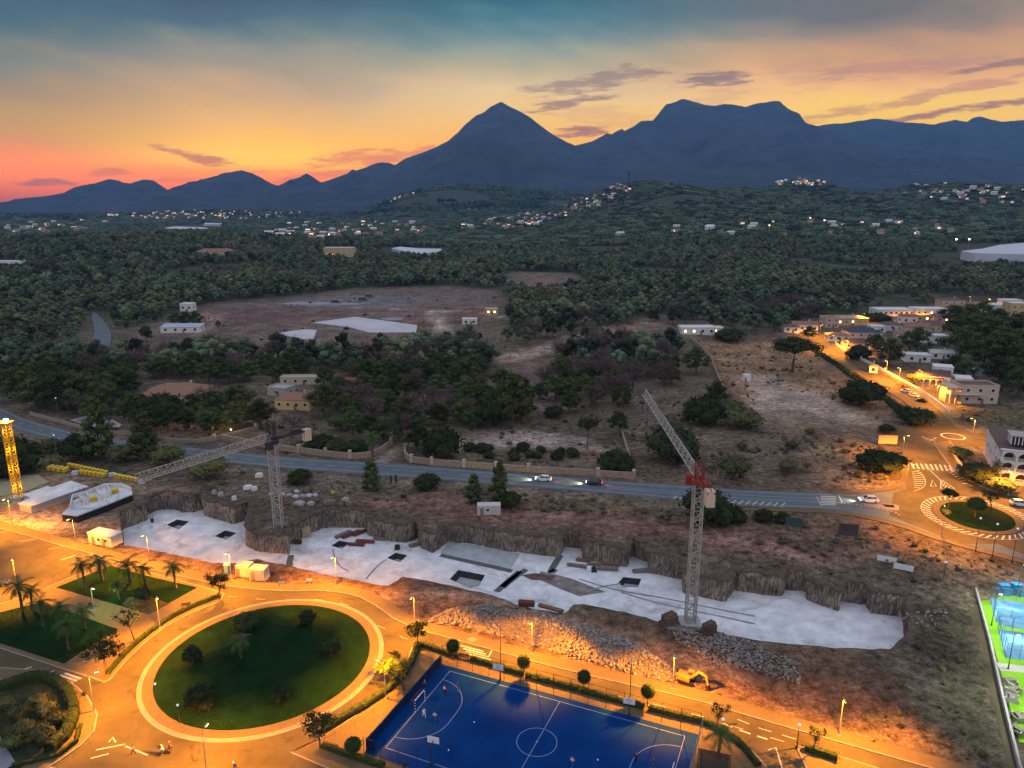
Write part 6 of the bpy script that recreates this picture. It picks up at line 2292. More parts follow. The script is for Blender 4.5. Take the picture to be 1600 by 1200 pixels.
def house(px, py, w, d, h_, rz, wall, roof, label, fr=3, sd=2, floors=1, rm=TILE, rh=1.6, lit=(), chim=True, name='house', cat='house', z=None, xoff=0, door=True):
    q = at(px, py)
    r = empty(name, (q[0], q[1], q[2] if z is None else z), R(rz), label, cat)
    MB().box((0, d / 2, h_ / 2 - .4), (w, d, h_ + .8)).build('wall', wall, r, local=True)
    if roof == 'flat':
        o = MB().box((0, d / 2, h_ + .06), (w + .1, d + .1, .12))
        o.build('roof', rm, r, local=True)
        p_ = MB()
        for (c, s_) in (((0, 0), (w + .2, .25)), ((0, d), (w + .2, .25)), ((-w / 2, d / 2), (.25, d - .25)), ((w / 2, d / 2), (.25, d - .25))):
            p_.box((c[0], c[1], h_ + .3), (s_[0], s_[1], .6))
        p_.build('parapet', wall, r, local=True)
    else:
        ro = roof_mb(w, d, h_, rh, roof).build('roof', rm, r, local=True)
        if chim:
            MB().box((w * .22, d * .6, h_ + rh * .8), (.7, .7, 1.8)).box((w * .22, d * .6, h_ + rh * .8 + 1.0), (.9, .9, .15)).build('chimney', wall, ro, local=True)
    k = 0
    fh = h_ / floors
    for f in range(floors):
        for side_, n_, ln_ in (('f', fr, w), ('l', sd, d), ('r', sd, d)):
            for i in range(n_):
                u = -ln_ / 2 + (i + .5) * ln_ / n_
                zc = f * fh + fh * .55
                on = k in lit
                if side_ == 'f':
                    c, s1, s2 = (u, -.03, zc), (1.5, .1, 1.5), (1.2, .06, 1.2)
                    c2 = (u, -.09, zc)
                elif side_ == 'l':
                    c, s1, s2 = (-w / 2 - .03, d / 2 + u, zc), (.1, 1.3, 1.4), (.06, 1.05, 1.15)
                    c2 = (-w / 2 - .09, d / 2 + u, zc)
                else:
                    c, s1, s2 = (w / 2 + .03, d / 2 + u, zc), (.1, 1.3, 1.4), (.06, 1.05, 1.15)
                    c2 = (w / 2 + .09, d / 2 + u, zc)
                wo = MB().box(c, s1).build('window', WALLW if wall != WALLW else WOODG, r, local=True)
                MB().box(c2, s2).build('pane', WINE if on else GLASSD, wo, local=True)
                k += 1
    if door:
        do = MB().box((w * .08, -.06, 1.05), (1.0, .12, 2.1)).build('door', WOOD, r, local=True)
        MB().box((w * .08 + .35, -.15, 1.05), (.07, .06, .2)).build('handle', METAL, do, local=True)
    return r


def arcade(r, x0, x1, y_, z0, h_, n_, m_, depth=.35, name='arcade'):
    """a row of round arches standing in the plane y, local coordinates"""
    o = MB()
    bw = (x1 - x0) / n_
    pw = bw * .16
    ra = (bw - pw) / 2
    zs = z0 + h_ - ra - .35
    for i in range(n_ + 1):
        o.box((x0 + i * bw, y_, (z0 + zs) / 2), (pw, depth, zs - z0))
    N = 10
    for i in range(n_):
        cx_ = x0 + (i + .5) * bw
        for k in range(N):
            a0, a1 = math.pi * k / N, math.pi * (k + 1) / N
            pa = (cx_ + ra * math.cos(a0), zs + ra * math.sin(a0))
            pb_ = (cx_ + ra * math.cos(a1), zs + ra * math.sin(a1))
            zt_ = z0 + h_
            for yy in (y_ - depth / 2, y_ + depth / 2):
                o.add([(pa[0], yy, pa[1]), (pb_[0], yy, pb_[1]), (pb_[0], yy, zt_), (pa[0], yy, zt_)], [(0, 1, 2, 3)])
            o.add([(pa[0], y_ - depth / 2, pa[1]), (pb_[0], y_ - depth / 2, pb_[1]), (pb_[0], y_ + depth / 2, pb_[1]), (pa[0], y_ + depth / 2, pa[1])], [(0, 1, 2, 3)])
        for s_ in (-1, 1):
            o.box((cx_ + s_ * (ra + pw / 4), y_, zs + (h_ - (zs - z0)) / 2), (pw / 2, depth - .02, h_ - (zs - z0) - .02))
    o.build(name, m_, r, local=True)
    g = MB()
    for i in range(n_):
        for k in range(9):
            g.box((x0 + i * bw + pw / 2 + (k + .5) * (bw - pw) / 9, y_, z0 + .5), (.07, .07, .9))
        g.box((x0 + (i + .5) * bw, y_, z0 + .98), (bw - pw, .12, .08))
    g.build('balustrade', m_, r, local=True)


# arcaded apartment house on the right
c0, c1_, c2_ = Vector(P(1557, 750)), Vector(P(1518, 707)), Vector(P(1650, 762))
fd = (c2_ - c0).normalized()
rz_ = math.atan2(fd.y, fd.x)
r = empty('apartment_house', (*c0, 0), rz_, 'cream apartment house with rows of arched balconies and a glazed roof room', 'apartment house')
Wd, Dp = 26.0, (c1_ - c0).length
MB().box((Wd / 2, Dp / 2 + 1.2, 4.3), (Wd, Dp - 2.4, 9.8)).build('wall', WALLW, r, local=True)
for f in range(3):
    MB().box((Wd / 2, .9, f * 3.1 + .05), (Wd, 3.0, .25)).build('balcony_floor', WALLW, r, local=True)
    arcade(r, 0.3, Wd, -.4, f * 3.1 + .1, 2.95, 7, WALLW)
    for k in range(6):
        wo = MB().box((2.4 + k * 3.7, 2.34, f * 3.1 + 1.4), (2.2, .1, 2.2)).build('window', WOODG, r, local=True)
        MB().box((2.4 + k * 3.7, 2.27, f * 3.1 + 1.4), (1.9, .06, 1.95)).build('pane', GLASSD, wo, local=True)
MB().box((Wd / 2, .0, 9.5), (Wd + .4, .9, .3)).build('cornice', WALLW, r, local=True)
o = roof_mb(Wd, Dp - 1, 9.3, 1.6, 'hip', .5)
o.v = [(a + Wd / 2, b_ + .8, c) for a, b_, c in o.v]
o.build('roof', TILED, r, local=True)
for k, (yy, zz) in enumerate(((5, 5.2), (8, 7.6), (14, 4.6), (20, 4.8))):
    wo = MB().box((-.03, yy, zz), (.1, 1.2, 1.4)).build('window', WHITEP, r, local=True)
    MB().box((-.1, yy, zz), (.06, .9, 1.1)).build('pane', GLASSD, wo, local=True)
o = MB()
for k in range(9):
    for sy in (3, 8.0):
        o.box((2.6 + k * .9, sy, 11.7), (.22, .22, 2.6))
for k in range(5):
    for sx in (2.6, 9.8):
        o.box((sx, 3.1 + k * 1.2, 11.7), (.22, .22, 2.6))
rr2 = o.build('roof_room', WHITEP, r, local=True)
MB().box((6.2, 5.5, 11.7), (7.0, 4.8, 2.5)).build('glazing', GLASSD, rr2, local=True)
MB().box((6.2, 5.5, 13.1), (8.2, 6.0, .25)).build('room_roof', CONCG, rr2, local=True)

# beige two storey house with a columned porch
r = house(1529, 631, 14.5, 9, 7.2, -3, WALLB, 'flat', 'beige two storey house with dark flat roof and columned porch', 3, 1, 2, TILED)
o = MB()
for k in range(3):
    o.box((-7.4 - k * 2.2, -.6, 2.0), (.4, .4, 4.0))
    o.box((-7.4 - k * 2.2, -.6, 5.6), (.35, .35, 2.8))
o.box((-9.6, 1.8, 4.1), (5.2, 5.6, .3)).box((-4.5, -1.0, 4.1), (9.5, 2.0, .2))
o.box((-9.6, -.9, 4.7), (5.0, .15, .9)).box((-12.1, 2, 4.7), (.15, 5.4, .9))
o.build('porch', WALLB, r, local=True)
MB().box((-9.7, 4.4, 2.6), (5.2, 5.0, 6.9)).build('side_wing', WALLB, r, local=True)
MB().box((-9.7, 3.4, 6.6), (5.8, 8.4, .35)).build('porch_roof', WALLB, r, local=True)
# white house with arches
r = house(1457, 603, 13, 9, 4.6, -22, WALLW, 'gable', 'white house with tiled gable and three porch arches on the lane', 2, 1, 1, TILED, rh=2.0)
arcade(r, -6.3, 3.5, -1.8, 0, 3.6, 4, WALLP, name='porch_arches')
MB().box((-1.4, -.9, 3.75), (10.2, 2.2, .3)).build('porch_roof', TILED, r, local=True)
MB().box((4.2, 8, 3.6), (7.5, 7, 8.4)).build('tower_block', WALLW, r, local=True)
MB().box((4.2, 8, 7.9), (7.9, 7.4, .3)).build('tower_roof', ROOFW, r, local=True)
wo = MB().box((3.0, 4.44, 6.0), (1.3, .1, 1.7)).build('window', WOODG, r, local=True)
MB().box((3.0, 4.37, 6.0), (1.0, .06, 1.4)).build('pane', GLASSD, wo, local=True)
MB().box((12, 5, 2.0), (7, 8, 4.4)).build('side_wing', WALLW, r, local=True)
GH = None
HS = [
    (1258, 519, 15, 9, 4.6, -8, WALLW, 'gable', 'white walled house with pinkish tiled roof at the lane bend', 4, 1, 1, TILE, 1.7, ()),
    (1237, 520, 9, 8, 3.6, -8, WALLW, 'hip', 'small dark roofed house left of the white walled one at the bend', 2, 1, 1, TILED, 1.3, ()),
    (1327, 509, 26, 12, 4.8, 4, WALLY, 'hip', 'long low beige house lit orange above the lane', 6, 2, 1, mat('roof_beige', (.36, .28, .2), .85, .15, 1), 1.4, (1, 3)),
    (1300, 512, 9, 9, 6.2, 4, WALLP, 'flat', 'narrow peach block at the left end of the long beige house', 2, 2, 2, TILE, 1.4, ()),
    (1400, 494, 26, 14, 4.2, 0, WALLW, 'flat', 'wide white flat roofed villa with a row of small windows', 7, 2, 1, ROOFW, 1, ()),
    (1455, 495, 22, 12, 5.2, -3, WALLW, 'flat', 'white flat roofed villa beside the tall peach house', 5, 2, 1, ROOFW, 1, (2,)),
    (1489, 488, 16, 12, 9.0, -4, WALLP, 'hip', 'tall peach house above the white flat roofs', 3, 2, 2, TILED, 1.0, ()),
    (1505, 492, 9, 8, 5.0, -4, WALLP, 'hip', 'small peach annex with an arched loggia beside the tall peach house', 2, 1, 1, TILER, 1.3, (0,)),
    (1421, 508, 10, 8, 5.8, -6, WALLW, 'hip', 'white house with bright red hipped roof', 2, 1, 1, TILER, 1.3, ()),
    (1448, 503, 14, 7, 4.2, -6, WALLY, 'flat', 'yellow lit house with three dark windows', 3, 1, 1, TILED, 1.0, (1,)),
    (1394, 517, 13, 8, 3.8, -6, WALLW, 'hip', 'low white house with grey hipped roof before the red roofed one', 3, 1, 1, TILED, 1.6, ()),
    (1433, 524, 15, 10, 5.0, -10, WALLB, 'gable', 'beige gabled house with dark tiled roof in the middle of the slope', 3, 2, 1, TILE, 2.2, ()),
    (1456, 520, 14, 9, 4.8, 12, WALLB, 'gable', 'grey beige gabled house next to the dark trees', 3, 2, 1, TILED, 2.0, ()),
    (1352, 529, 20, 12, 3.8, -6, WALLB, 'hip', 'low house with wide dark blue hipped roof inside the lane bend', 4, 2, 1, mat('roof_slate', (.055, .065, .10), .8, .2, 1), 2.2, ()),
    (1395, 541, 16, 8, 3.6, -10, WALLW, 'hip', 'low white house half hidden by garden trees', 3, 1, 1, TILED, 1.2, ()),
    (1471, 561, 12, 7, 3.2, -8, WALLW, 'gable', 'small white roofed house among dark trees', 2, 1, 1, mat('roof_pale', (.5, .48, .44), .8, .1, 1), 1.4, ()),
    (1434, 566, 12, 7, 3.4, -12, WALLW, 'flat', 'white annex behind the house with arches', 2, 1, 1, ROOFW, 1, ()),
    (1310, 534, 12, 8, 3.6, -10, WALLW, 'hip', 'small white house right inside the lane bend', 3, 1, 1, TILE, 1.4, ()),
    (1334, 545, 11, 7, 3.4, -12, WALLB, 'gable', 'beige garden house behind the white wall', 2, 1, 1, TILED, 1.4, ()),
    (1377, 548, 12, 8, 4.2, -14, WALLW, 'hip', 'white house with brown roof amid the lane gardens', 3, 1, 1, TILE, 1.5, (1,)),
    (1412, 552, 11, 8, 4.4, -10, WALLP, 'gable', 'peach gabled house uphill of the white annex', 2, 1, 1, TILED, 1.6, ()),
    (1462, 538, 13, 8, 4.6, -8, WALLW, 'flat', 'white cube house at the left foot of the dark wood', 3, 1, 1, ROOFW, 1, ()),
    (1415, 532, 10, 7, 4.2, -8, WALLB, 'hip', 'small beige house left of the middle gabled one', 2, 1, 1, TILE, 1.4, ()),
    (1372, 520, 9, 7, 3.6, -6, WALLW, 'flat', 'white cube between slate blue roof and grey hipped roof', 2, 1, 1, ROOFW, 1, (0,)),
    (1478, 506, 13, 8, 5.0, -4, WALLP, 'gable', 'peach gabled house under the tall peach one', 3, 1, 1, TILE, 1.6, (1,)),
    (1582, 482, 14, 9, 6.0, -4, WALLW, 'flat', 'white block behind the tall cream house', 3, 1, 1, ROOFW, 1, ()),
    (1519, 588, 9, 6, 2.6, -5, mat('blue_grey_wall', (.26, .32, .40), .8, .1, 1), 'flat', 'low blue grey shed in the dark garden', 1, 1, 1, mat('shed_roof', (.34, .42, .52), .7, .1, 1), 1, ()),
    (1364, 583, 3.5, 3.5, 3.4, -30, WALLW, 'hip', 'small white gatehouse by the lane wall', 1, 1, 1, TILED, .8, ()),
    (1569, 489, 24, 12, 5.4, -2, WALLW, 'flat', 'grey white flat roofed villa near the right edge of the hilltop', 5, 2, 1, ROOFW, 1, (3,)),
    (1594, 496, 14, 12, 9.5, -6, WALLY, 'flat', 'tall cream house cut by the right frame edge', 3, 2, 2, ROOFW, 1, (1, 2)),
    (1535, 484, 18, 9, 4.2, 0, WALLY, 'hip', 'orange lit low house behind the dark trees', 4, 1, 1, TILE, 1.5, (0, 2)),
    (268, 634, 24, 16, 4.2, 6, WALLB, 'hip', 'wide villa with pinkish hipped roof behind the dark pines', 5, 3, 1, TILE, 3.4, ()),
    (457, 641, 14, 10, 4.2, -6, WALLY, 'hip', 'yellowish villa with brown hipped roof in the middle of the wood', 4, 2, 1, TILE, 1.8, ()),
    (470, 601, 18, 5, 3.0, 2, WALLB, 'flat', 'long grey garage block behind the yellowish villa', 4, 1, 1, CONCG, 1, ()),
    (432, 619, 9, 7, 3.2, -20, CONCG, 'flat', 'pale flat roofed annex left of the yellowish villa', 1, 1, 1, CONCG, 1, ()),
    (664, 626, 5, 4, 2.8, 0, WALLB, 'hip', 'small garden pavilion under the pines', 1, 1, 1, TILED, 1.2, (0,)),
    (550, 606, 8, 5, 2.8, -5, TILER, 'shed', 'dark red shed roof between bare trees', 1, 1, 1, TILER, .8, ()),
    (1091, 523, 20, 9, 3.8, 0, WALLW, 'flat', 'flat white roofed house with lit rooms on top of the ridge', 4, 2, 1, ROOFW, 1, (0, 1)),
    (1118, 521, 9, 6, 3.0, 0, WALLW, 'flat', 'small white annex right of the ridge house', 1, 1, 1, ROOFW, 1, (0,)),
    (291, 487, 9, 8, 5.5, 0, WALLW, 'flat', 'white cube house at the forest edge of the tilled plain', 2, 1, 1, ROOFW, 1, ()),
    (318, 502, 13, 8, 3.6, 20, WALLP, 'hip', 'pinkish ruin house on the left of the tilled plain', 2, 1, 1, TILE, 1.2, ()),
    (282, 520, 24, 9, 3.6, 4, WALLW, 'shed', 'long low farm shed with blue grey roof on the plain', 4, 1, 1, mat('shed_roof', (.34, .42, .52)), 1.0, ()),
    (734, 507, 10, 6, 3.2, 2, WALLW, 'flat', 'small white store at the right of the tilled plain', 2, 1, 1, ROOFW, 1, ()),
    (768, 492, 9, 6, 4.0, 0, WALLY, 'flat', 'small lit farmhouse at the right end of the plain', 2, 1, 1, ROOFW, 1, (0, 1)),
    (16, 493, 18, 10, 5.0, 5, WALLW, 'hip', 'pale house in the wood at the left frame edge', 3, 1, 1, TILE, 1.5, ()),
    (8, 417, 44, 14, 6.0, 0, WALLW, 'flat', 'long white building in the far forest at the left edge', 8, 1, 1, ROOFW, 1, ()),
    (529, 401, 42, 20, 12, 0, WALLY, 'flat', 'large lit house alone in the far forest', 5, 2, 2, ROOFW, 1, (0, 1, 2, 5, 6)),
    (335, 402, 52, 20, 7, 0, WALLP, 'hip', 'wide brown tiled house in the far forest', 5, 1, 1, TILE, 4, ()),
    (868, 459, 20, 8, 4.5, 0, WALLW, 'flat', 'white farm building beside the reddish clearing', 3, 1, 1, ROOFW, 1, (0,)),
    (1105, 447, 24, 10, 4.5, 0, WALLW, 'flat', 'low white house in the forest above the ridge', 4, 1, 1, ROOFW, 1, (1,)),
    (44, 488, 12, 6, 3.0, -5, WALLW, 'flat', 'small pale roof among trees left of the road bend', 1, 1, 1, ROOFW, 1, ()),
]
for (px, py, w, d, h_, rz, wl_, rf, lb_, fr, sd, fl, rm_, rh, lit) in HS:
    house(px, py, w, d, h_, rz, wl_, rf, lb_, fr, sd, fl, rm_, rh, lit, chim=(w > 11), door=w > 4)
# greenhouses far off
for pts, lb_ in (([(1500, 405), (1535, 398), (1560, 390), (1600, 386), (1680, 384), (1680, 415), (1600, 413), (1520, 410)], 'white polytunnel field at the far right beyond the forest'), ([(612, 393), (625, 390), (655, 394), (690, 396), (688, 400), (655, 405), (640, 401)], 'white greenhouse roof in the forest above the plain'), ([(258, 360), (275, 357), (322, 358), (325, 361), (270, 362)], 'distant white greenhouse left of centre'), ([(318, 353), (322, 350), (348, 351), (345, 353)], 'distant grey greenhouse beyond the white one')):
    q = [at(*p) for p in pts]
    zz = max(a[2] for a in q) + 5
    q2 = [(a[0], a[1]) for a in q]
    r = empty('greenhouse', (q2[0][0], q2[0][1], zz - 5), 0, lb_, 'greenhouse')
    o = MB()
    o.prism(q2, zz - 12, zz)
    o.build('tunnel_roof', PLASTW, r, tri=True)
# pool garden
q = pxpoly([(110, 657), (140, 650), (175, 656), (190, 664), (185, 670), (150, 668)])
sheet('pool_terrace', q, .25, CONCG, .25)
sheet('pool_water', pxpoly([(120, 657), (142, 652), (176, 659), (183, 664), (165, 665), (140, 661)], .27), .27, WATER, .01)
# garden lights of the villa wood
gdl = lamp_proto('garden_light', 2.2, 0, LAMPE, 0, None, DARKM, 'garden light', True)
for p, c_, pw, lb_ in (((268, 664), (1, .55, .12), 260, 'small orange garden light under the pines, left one'), ((285, 662), (.25, .15, 1), 260, 'small violet garden light under the pines'), ((303, 663), (1, .6, .15), 420, 'bright orange garden light under the pines'), ((334, 678), (1, .55, .12), 420, 'orange light on the gate pillar'), ((362, 682), (1, .6, .15), 420, 'orange light beside the garden wall above the road'), ((372, 644), (1, .7, .25), 260, 'yellow light high among the pines'), ((410, 652), (1, .75, .2), 200, 'small yellow light at the edge of the pine garden')):
    x, y_ = P(*p)
    o = gdl.place((x, y_, 0), 0, 1, lb_)
    ld = bpy.data.lights.new('garden_bulb', 'POINT')
    ld.energy, ld.color, ld.shadow_soft_size = pw * 1.5, c_, .15
    lo_ = bpy.data.objects.new('garden_bulb', ld)
    COL.objects.link(lo_)
    lo_.parent = o
    lo_.location = (0, 0, 2.8)

# ---- the rubble pile
mound_px = [(664, 968), (700, 950), (760, 946), (830, 955), (900, 970), (960, 990), (1010, 1012), (1050, 1040), (1072, 1060), (1040, 1062), (960, 1043), (880, 1020), (800, 996), (720, 975)]
mp_ = pxpoly([(x, y_ + 4) for x, y_ in mound_px])


def mound_h(x, y_):
    d = -sdist(x, y_, mp_)
    return np.clip(d, 0, 3.2) * .75 * (.7 + .6 * fbm(x, y_, 5, 9, 3)) - np.where(d < 0, .5, 0)

# ------------------------------------------------------------------ scattering for things nobody could count
def scatter(name, pts, protos, label, kind='stuff', cat=None):
    """pts: (x, y, z, scale, rot, variant)"""
    A = np.array(pts, float)
    me_ = bpy.data.meshes.new(name)
    me_.vertices.add(len(A))
    me_.vertices.foreach_set('co', A[:, :3].ravel().astype(np.float32))
    for nm, ty, dat in (('sc', 'FLOAT', A[:, 3].astype(np.float32)), ('rz', 'FLOAT', A[:, 4].astype(np.float32)), ('vi', 'INT', A[:, 5].astype(np.int32))):
        a = me_.attributes.new(nm, ty, 'POINT')
        a.data.foreach_set('value', dat)
    me_.update()
    o = bpy.data.objects.new(name, me_)
    COL.objects.link(o)
    src = bpy.data.collections.new(name + '_source')
    for i, p_ in enumerate(protos):
        p_.name = '%s_source_%02d' % (name, i)
        src.objects.link(p_)
    ng = bpy.data.node_groups.new(name, 'GeometryNodeTree')
    ng.interface.new_socket('Geometry', in_out='INPUT', socket_type='NodeSocketGeometry')
    ng.interface.new_socket('Geometry', in_out='OUTPUT', socket_type='NodeSocketGeometry')
    n, l = ng.nodes, ng.links
    gi, go = n.new('NodeGroupInput'), n.new('NodeGroupOutput')
    ip = n.new('GeometryNodeInstanceOnPoints')
    ci = n.new('GeometryNodeCollectionInfo')
    ci.inputs['Collection'].default_value = src
    ci.inputs['Separate Children'].default_value = True
    ci.inputs['Reset Children'].default_value = True
    ip.inputs['Pick Instance'].default_value = True

    def attr(nm, ty):
        a = n.new('GeometryNodeInputNamedAttribute')
        a.data_type = ty
        a.inputs['Name'].default_value = nm
        return a.outputs[0]
    cx = n.new('ShaderNodeCombineXYZ')
    l.new(attr('rz', 'FLOAT'), cx.inputs[2])
    l.new(gi.outputs[0], ip.inputs['Points'])
    l.new(ci.outputs[0], ip.inputs['Instance'])
    l.new(attr('vi', 'INT'), ip.inputs['Instance Index'])
    l.new(cx.outputs[0], ip.inputs['Rotation'])
    l.new(attr('sc', 'FLOAT'), ip.inputs['Scale'])
    l.new(ip.outputs[0], go.inputs[0])
    md = o.modifiers.new('scatter', 'NODES')
    md.node_group = ng
    tag(o, label, cat, None, kind)
    return o


def leafcloud(b_, c, r, n, size, r_, sq=(1, 1, .75), shell=.75, mi=0):
    for _ in range(n):
        while True:
            v = Vector((r_.uniform(-1, 1), r_.uniform(-1, 1), r_.uniform(-1, 1)))
            if 0.05 < v.length < 1:
                break
        v = v.normalized() * (shell + (1.12 - shell) * r_.random())
        p = Vector((c[0] + v.x * r * sq[0], c[1] + v.y * r * sq[1], c[2] + v.z * r * sq[2]))
        nrm = (v + Vector((r_.uniform(-.8, .8), r_.uniform(-.8, .8), r_.uniform(-.4, 1.0)))).normalized()
        u = nrm.orthogonal().normalized()
        u = (Matrix.Rotation(r_.uniform(0, 6.28), 3, nrm) @ u)
        w = nrm.cross(u)
        s_ = size * r_.uniform(.6, 1.3)
        b_.add([p - u * s_ - w * s_ * .5, p + u * s_ * .2 - w * s_ * .7, p + u * s_, p + w * s_ * .8], [(0, 1, 2, 3)], mi)


def raw(b_, name, mats):
    me_ = bpy.data.meshes.new(name)
    me_.from_pydata([tuple(v) for v in b_.v], [], b_.f)
    if not isinstance(mats, (list, tuple)):
        mats = [mats]
    for m in mats:
        me_.materials.append(m)
    if len(mats) > 1:
        me_.polygons.foreach_set('material_index', b_.mi)
    me_.update()
    return me_


# ---- individual trees: root > trunk, crown (height 1 unit = 10 m models scaled on placing)
def tree_proto(kind, seed):
    r_ = random.Random(seed)
    tr, cr_ = MB(), MB()
    lm = PINE
    if kind == 'pine':          # broad, uneven aleppo pine
        Hh = 9.5
        ln = Vector((r_.uniform(-.7, .7), r_.uniform(-.7, .7), 0))
        tr.tube([(0, 0, -.3), (ln.x * .3, ln.y * .3, 2.2), (ln.x, ln.y, 5.2), (ln.x * 1.2, ln.y * 1.2, 8.2)], [.28, .22, .16, .05], 7)
        cl = []
        for k in range(17):
            a = k * 2.4 + r_.uniform(-.5, .5)
            zf = (k + .5) / 17
            zz = 2.9 + zf * 5.8 + r_.uniform(-.4, .4)
            rad_ = 3.5 * math.sin(math.pi * min(1, (.22 + zf * .80))) ** .8 * r_.uniform(.6, 1.1)
            c = Vector((ln.x + rad_ * math.cos(a), ln.y + rad_ * math.sin(a), zz))
            cl.append((c, r_.uniform(1.15, 1.75)))
            tr.tube([(ln.x * zf, ln.y * zf, max(2, zz - 1.3)), tuple(c)], [.09, .03], 5, cap=False)
        cl.append((Vector((ln.x, ln.y, 6.4)), 2.0))
        for c, rr_ in cl:
            cr_.ico(c, rr_ * .55, 1, .3, (1, 1, .72), r_)
            leafcloud(cr_, c, rr_, 125, .23, r_, (1, 1, .72), .5)
    elif kind == 'tallpine':    # younger, pyramidal and lit on top
        Hh = 10
        tr.tube([(0, 0, -.3), (0, 0, 5), (0, 0, 9.6)], [.24, .15, .04], 7)
        for k in range(26):
            zf = k / 26
            a = k * 2.4
            rad_ = (1 - zf) ** .55 * min(1, .5 + zf * 3) * 2.5 * r_.uniform(.5, 1.1)
            c = Vector((rad_ * math.cos(a), rad_ * math.sin(a), 1.2 + zf * 8.4))
            rr_ = .65 + .85 * (1 - zf)
            cr_.ico(c, rr_ * .66, 1, .25, (1, 1, .85), r_)
            leafcloud(cr_, c, rr_, 60, .21, r_, (1, 1, .85), .55)
    elif kind == 'umbrella':    # crown carried high on a bare stem
        Hh = 8
        tr.tube([(0, 0, -.3), (.3, .1, 2.6), (.2, 0, 5.0)], [.26, .2, .14], 7)
        for k in range(13):
            a = k * 2.4
            rad_ = 3.6 * math.sqrt((k + .3) / 13) * r_.uniform(.8, 1.05)
            c = Vector((rad_ * math.cos(a), rad_ * math.sin(a), 5.6 + r_.uniform(-.5, .9) + (1 - rad_ / 4) * 1.2))
            tr.tube([(.2, 0, 4.2), tuple(c)], [.11, .04], 5, cap=False)
            cr_.ico(c, 1.0, 1, .25, (1, 1, .6), r_)
            leafcloud(cr_, c, 1.45, 95, .22, r_, (1, 1, .6), .6)
    elif kind == 'bush':
        lm = OLIVE
        tr.tube([(0, 0, -.2), (.1, 0, .9)], [.2, .1], 6)
        for k in range(9):
            a = k * 2.4
            rad_ = 1.05 * math.sqrt(k / 9)
            c = Vector((rad_ * math.cos(a), rad_ * math.sin(a), 1.25 + r_.uniform(-.2, .5) + (1.5 - rad_) * .3))
            cr_.ico(c, .85, 1, .22, (1, 1, .85), r_)
            leafcloud(cr_, c, 1.1, 80, .16, r_, (1, 1, .85), .65)
    elif kind == 'darkbush':
        lm = DBUSH
        tr.tube([(0, 0, -.2), (.1, 0, 1.2)], [.25, .12], 6)
        for k in range(16):
            a = k * 2.4
            rad_ = 1.75 * math.sqrt(k / 16)
            c = Vector((rad_ * math.cos(a), rad_ * math.sin(a), 1.5 + r_.uniform(-.3, .6) + (1.75 - rad_) * .8))
            cr_.ico(c, 1.05, 1, .2, (1, 1, .9), r_)
            leafcloud(cr_, c, 1.35, 85, .2, r_, (1, 1, .9), .65)
    elif kind == 'bare':        # leafless purple grey twigs
        lm = TWIG
        tr.tube([(0, 0, -.2), (0, 0, 1.8)], [.2, .15], 6)
        for k in range(34):
            a, e = r_.uniform(0, 6.28), r_.uniform(.35, 1.4)
            ln_ = r_.uniform(2.6, 4.4)
            d = Vector((math.cos(a) * math.cos(e), math.sin(a) * math.cos(e), math.sin(e)))
            p0 = Vector((0, 0, 1.4 + r_.uniform(0, .5)))
            p1 = p0 + d * ln_
            tr.bar(p0, p1, .06)
            for _ in range(5):
                q = p0.lerp(p1, r_.uniform(.3, 1))
                tr.bar(q, q + (d + Vector((r_.uniform(-.8, .8), r_.uniform(-.8, .8), r_.uniform(-.2, .8)))).normalized() * r_.uniform(.5, 1.3), .035)
            leafcloud(cr_, p1 - d * .5, .9, 34, .10, r_, (1, 1, .8), .1)
    elif kind == 'ball':        # clipped lollipop street tree
        lm = LEAFB
        tr.tube([(0, 0, 0), (0, 0, 2.2)], [.10, .08], 7)
        cr_.ico((0, 0, 3.0), 1.12, 3, .06, (1, 1, 1.05), r_)
        leafcloud(cr_, (0, 0, 3.0), 1.22, 1300, .085, r_, (1, 1, 1.05), .86)
    elif kind == 'street':      # airy broadleaf street tree with gaps
        lm = LEAFB
        tr.tube([(0, 0, 0), (.05, 0, 1.6), (.15, .05, 2.6)], [.11, .09, .06], 7)
        for k in range(15):
            a = k * 2.4
            rad_ = 1.75 * math.sqrt(k / 15) * r_.uniform(.8, 1.1)
            c = Vector((rad_ * math.cos(a), rad_ * math.sin(a), 3.4 + r_.uniform(-.5, .9) + (1.6 - rad_) * .3))
            tr.tube([(.1, 0, 2.0), tuple(c)], [.05, .02], 4, cap=False)
            leafcloud(cr_, c, .72, 75, .13, r_, (1, 1, .8), .2)
    elif kind == 'sparse':
        lm = LEAFB
        tr.tube([(0, 0, 0), (.3, 0, 1.6), (.6, .05, 2.8)], [.10, .08, .05], 7)
        for k in range(9):
            a = k * 2.4
            rad_ = 1.5 * math.sqrt(k / 9) * r_.uniform(.8, 1.1)
            c = Vector((.5 + rad_ * math.cos(a), rad_ * math.sin(a), 3.2 + r_.uniform(-.5, .9)))
            tr.tube([(.4, 0, 2.0), tuple(c)], [.045, .015], 4, cap=False)
            leafcloud(cr_, c, .55, 45, .12, r_, (1, 1, .8), .2)
    r = empty({'pine': 'pine_tree', 'tallpine': 'pine_tree', 'umbrella': 'umbrella_pine', 'bush': 'bush', 'darkbush': 'bush', 'bare': 'bare_tree', 'ball': 'clipped_tree', 'street': 'street_tree', 'sparse': 'street_tree'}[kind], (0, 0, 0), 0, 'tree', 'bush' if 'bush' in kind else 'tree')
    for mb_, nm, m_ in ((tr, 'trunk', BARK), (cr_, 'crown', lm)):
        o = bpy.data.objects.new(nm, raw(mb_, nm, m_))
        COL.objects.link(o)
        o.parent = r
    return Proto(r)


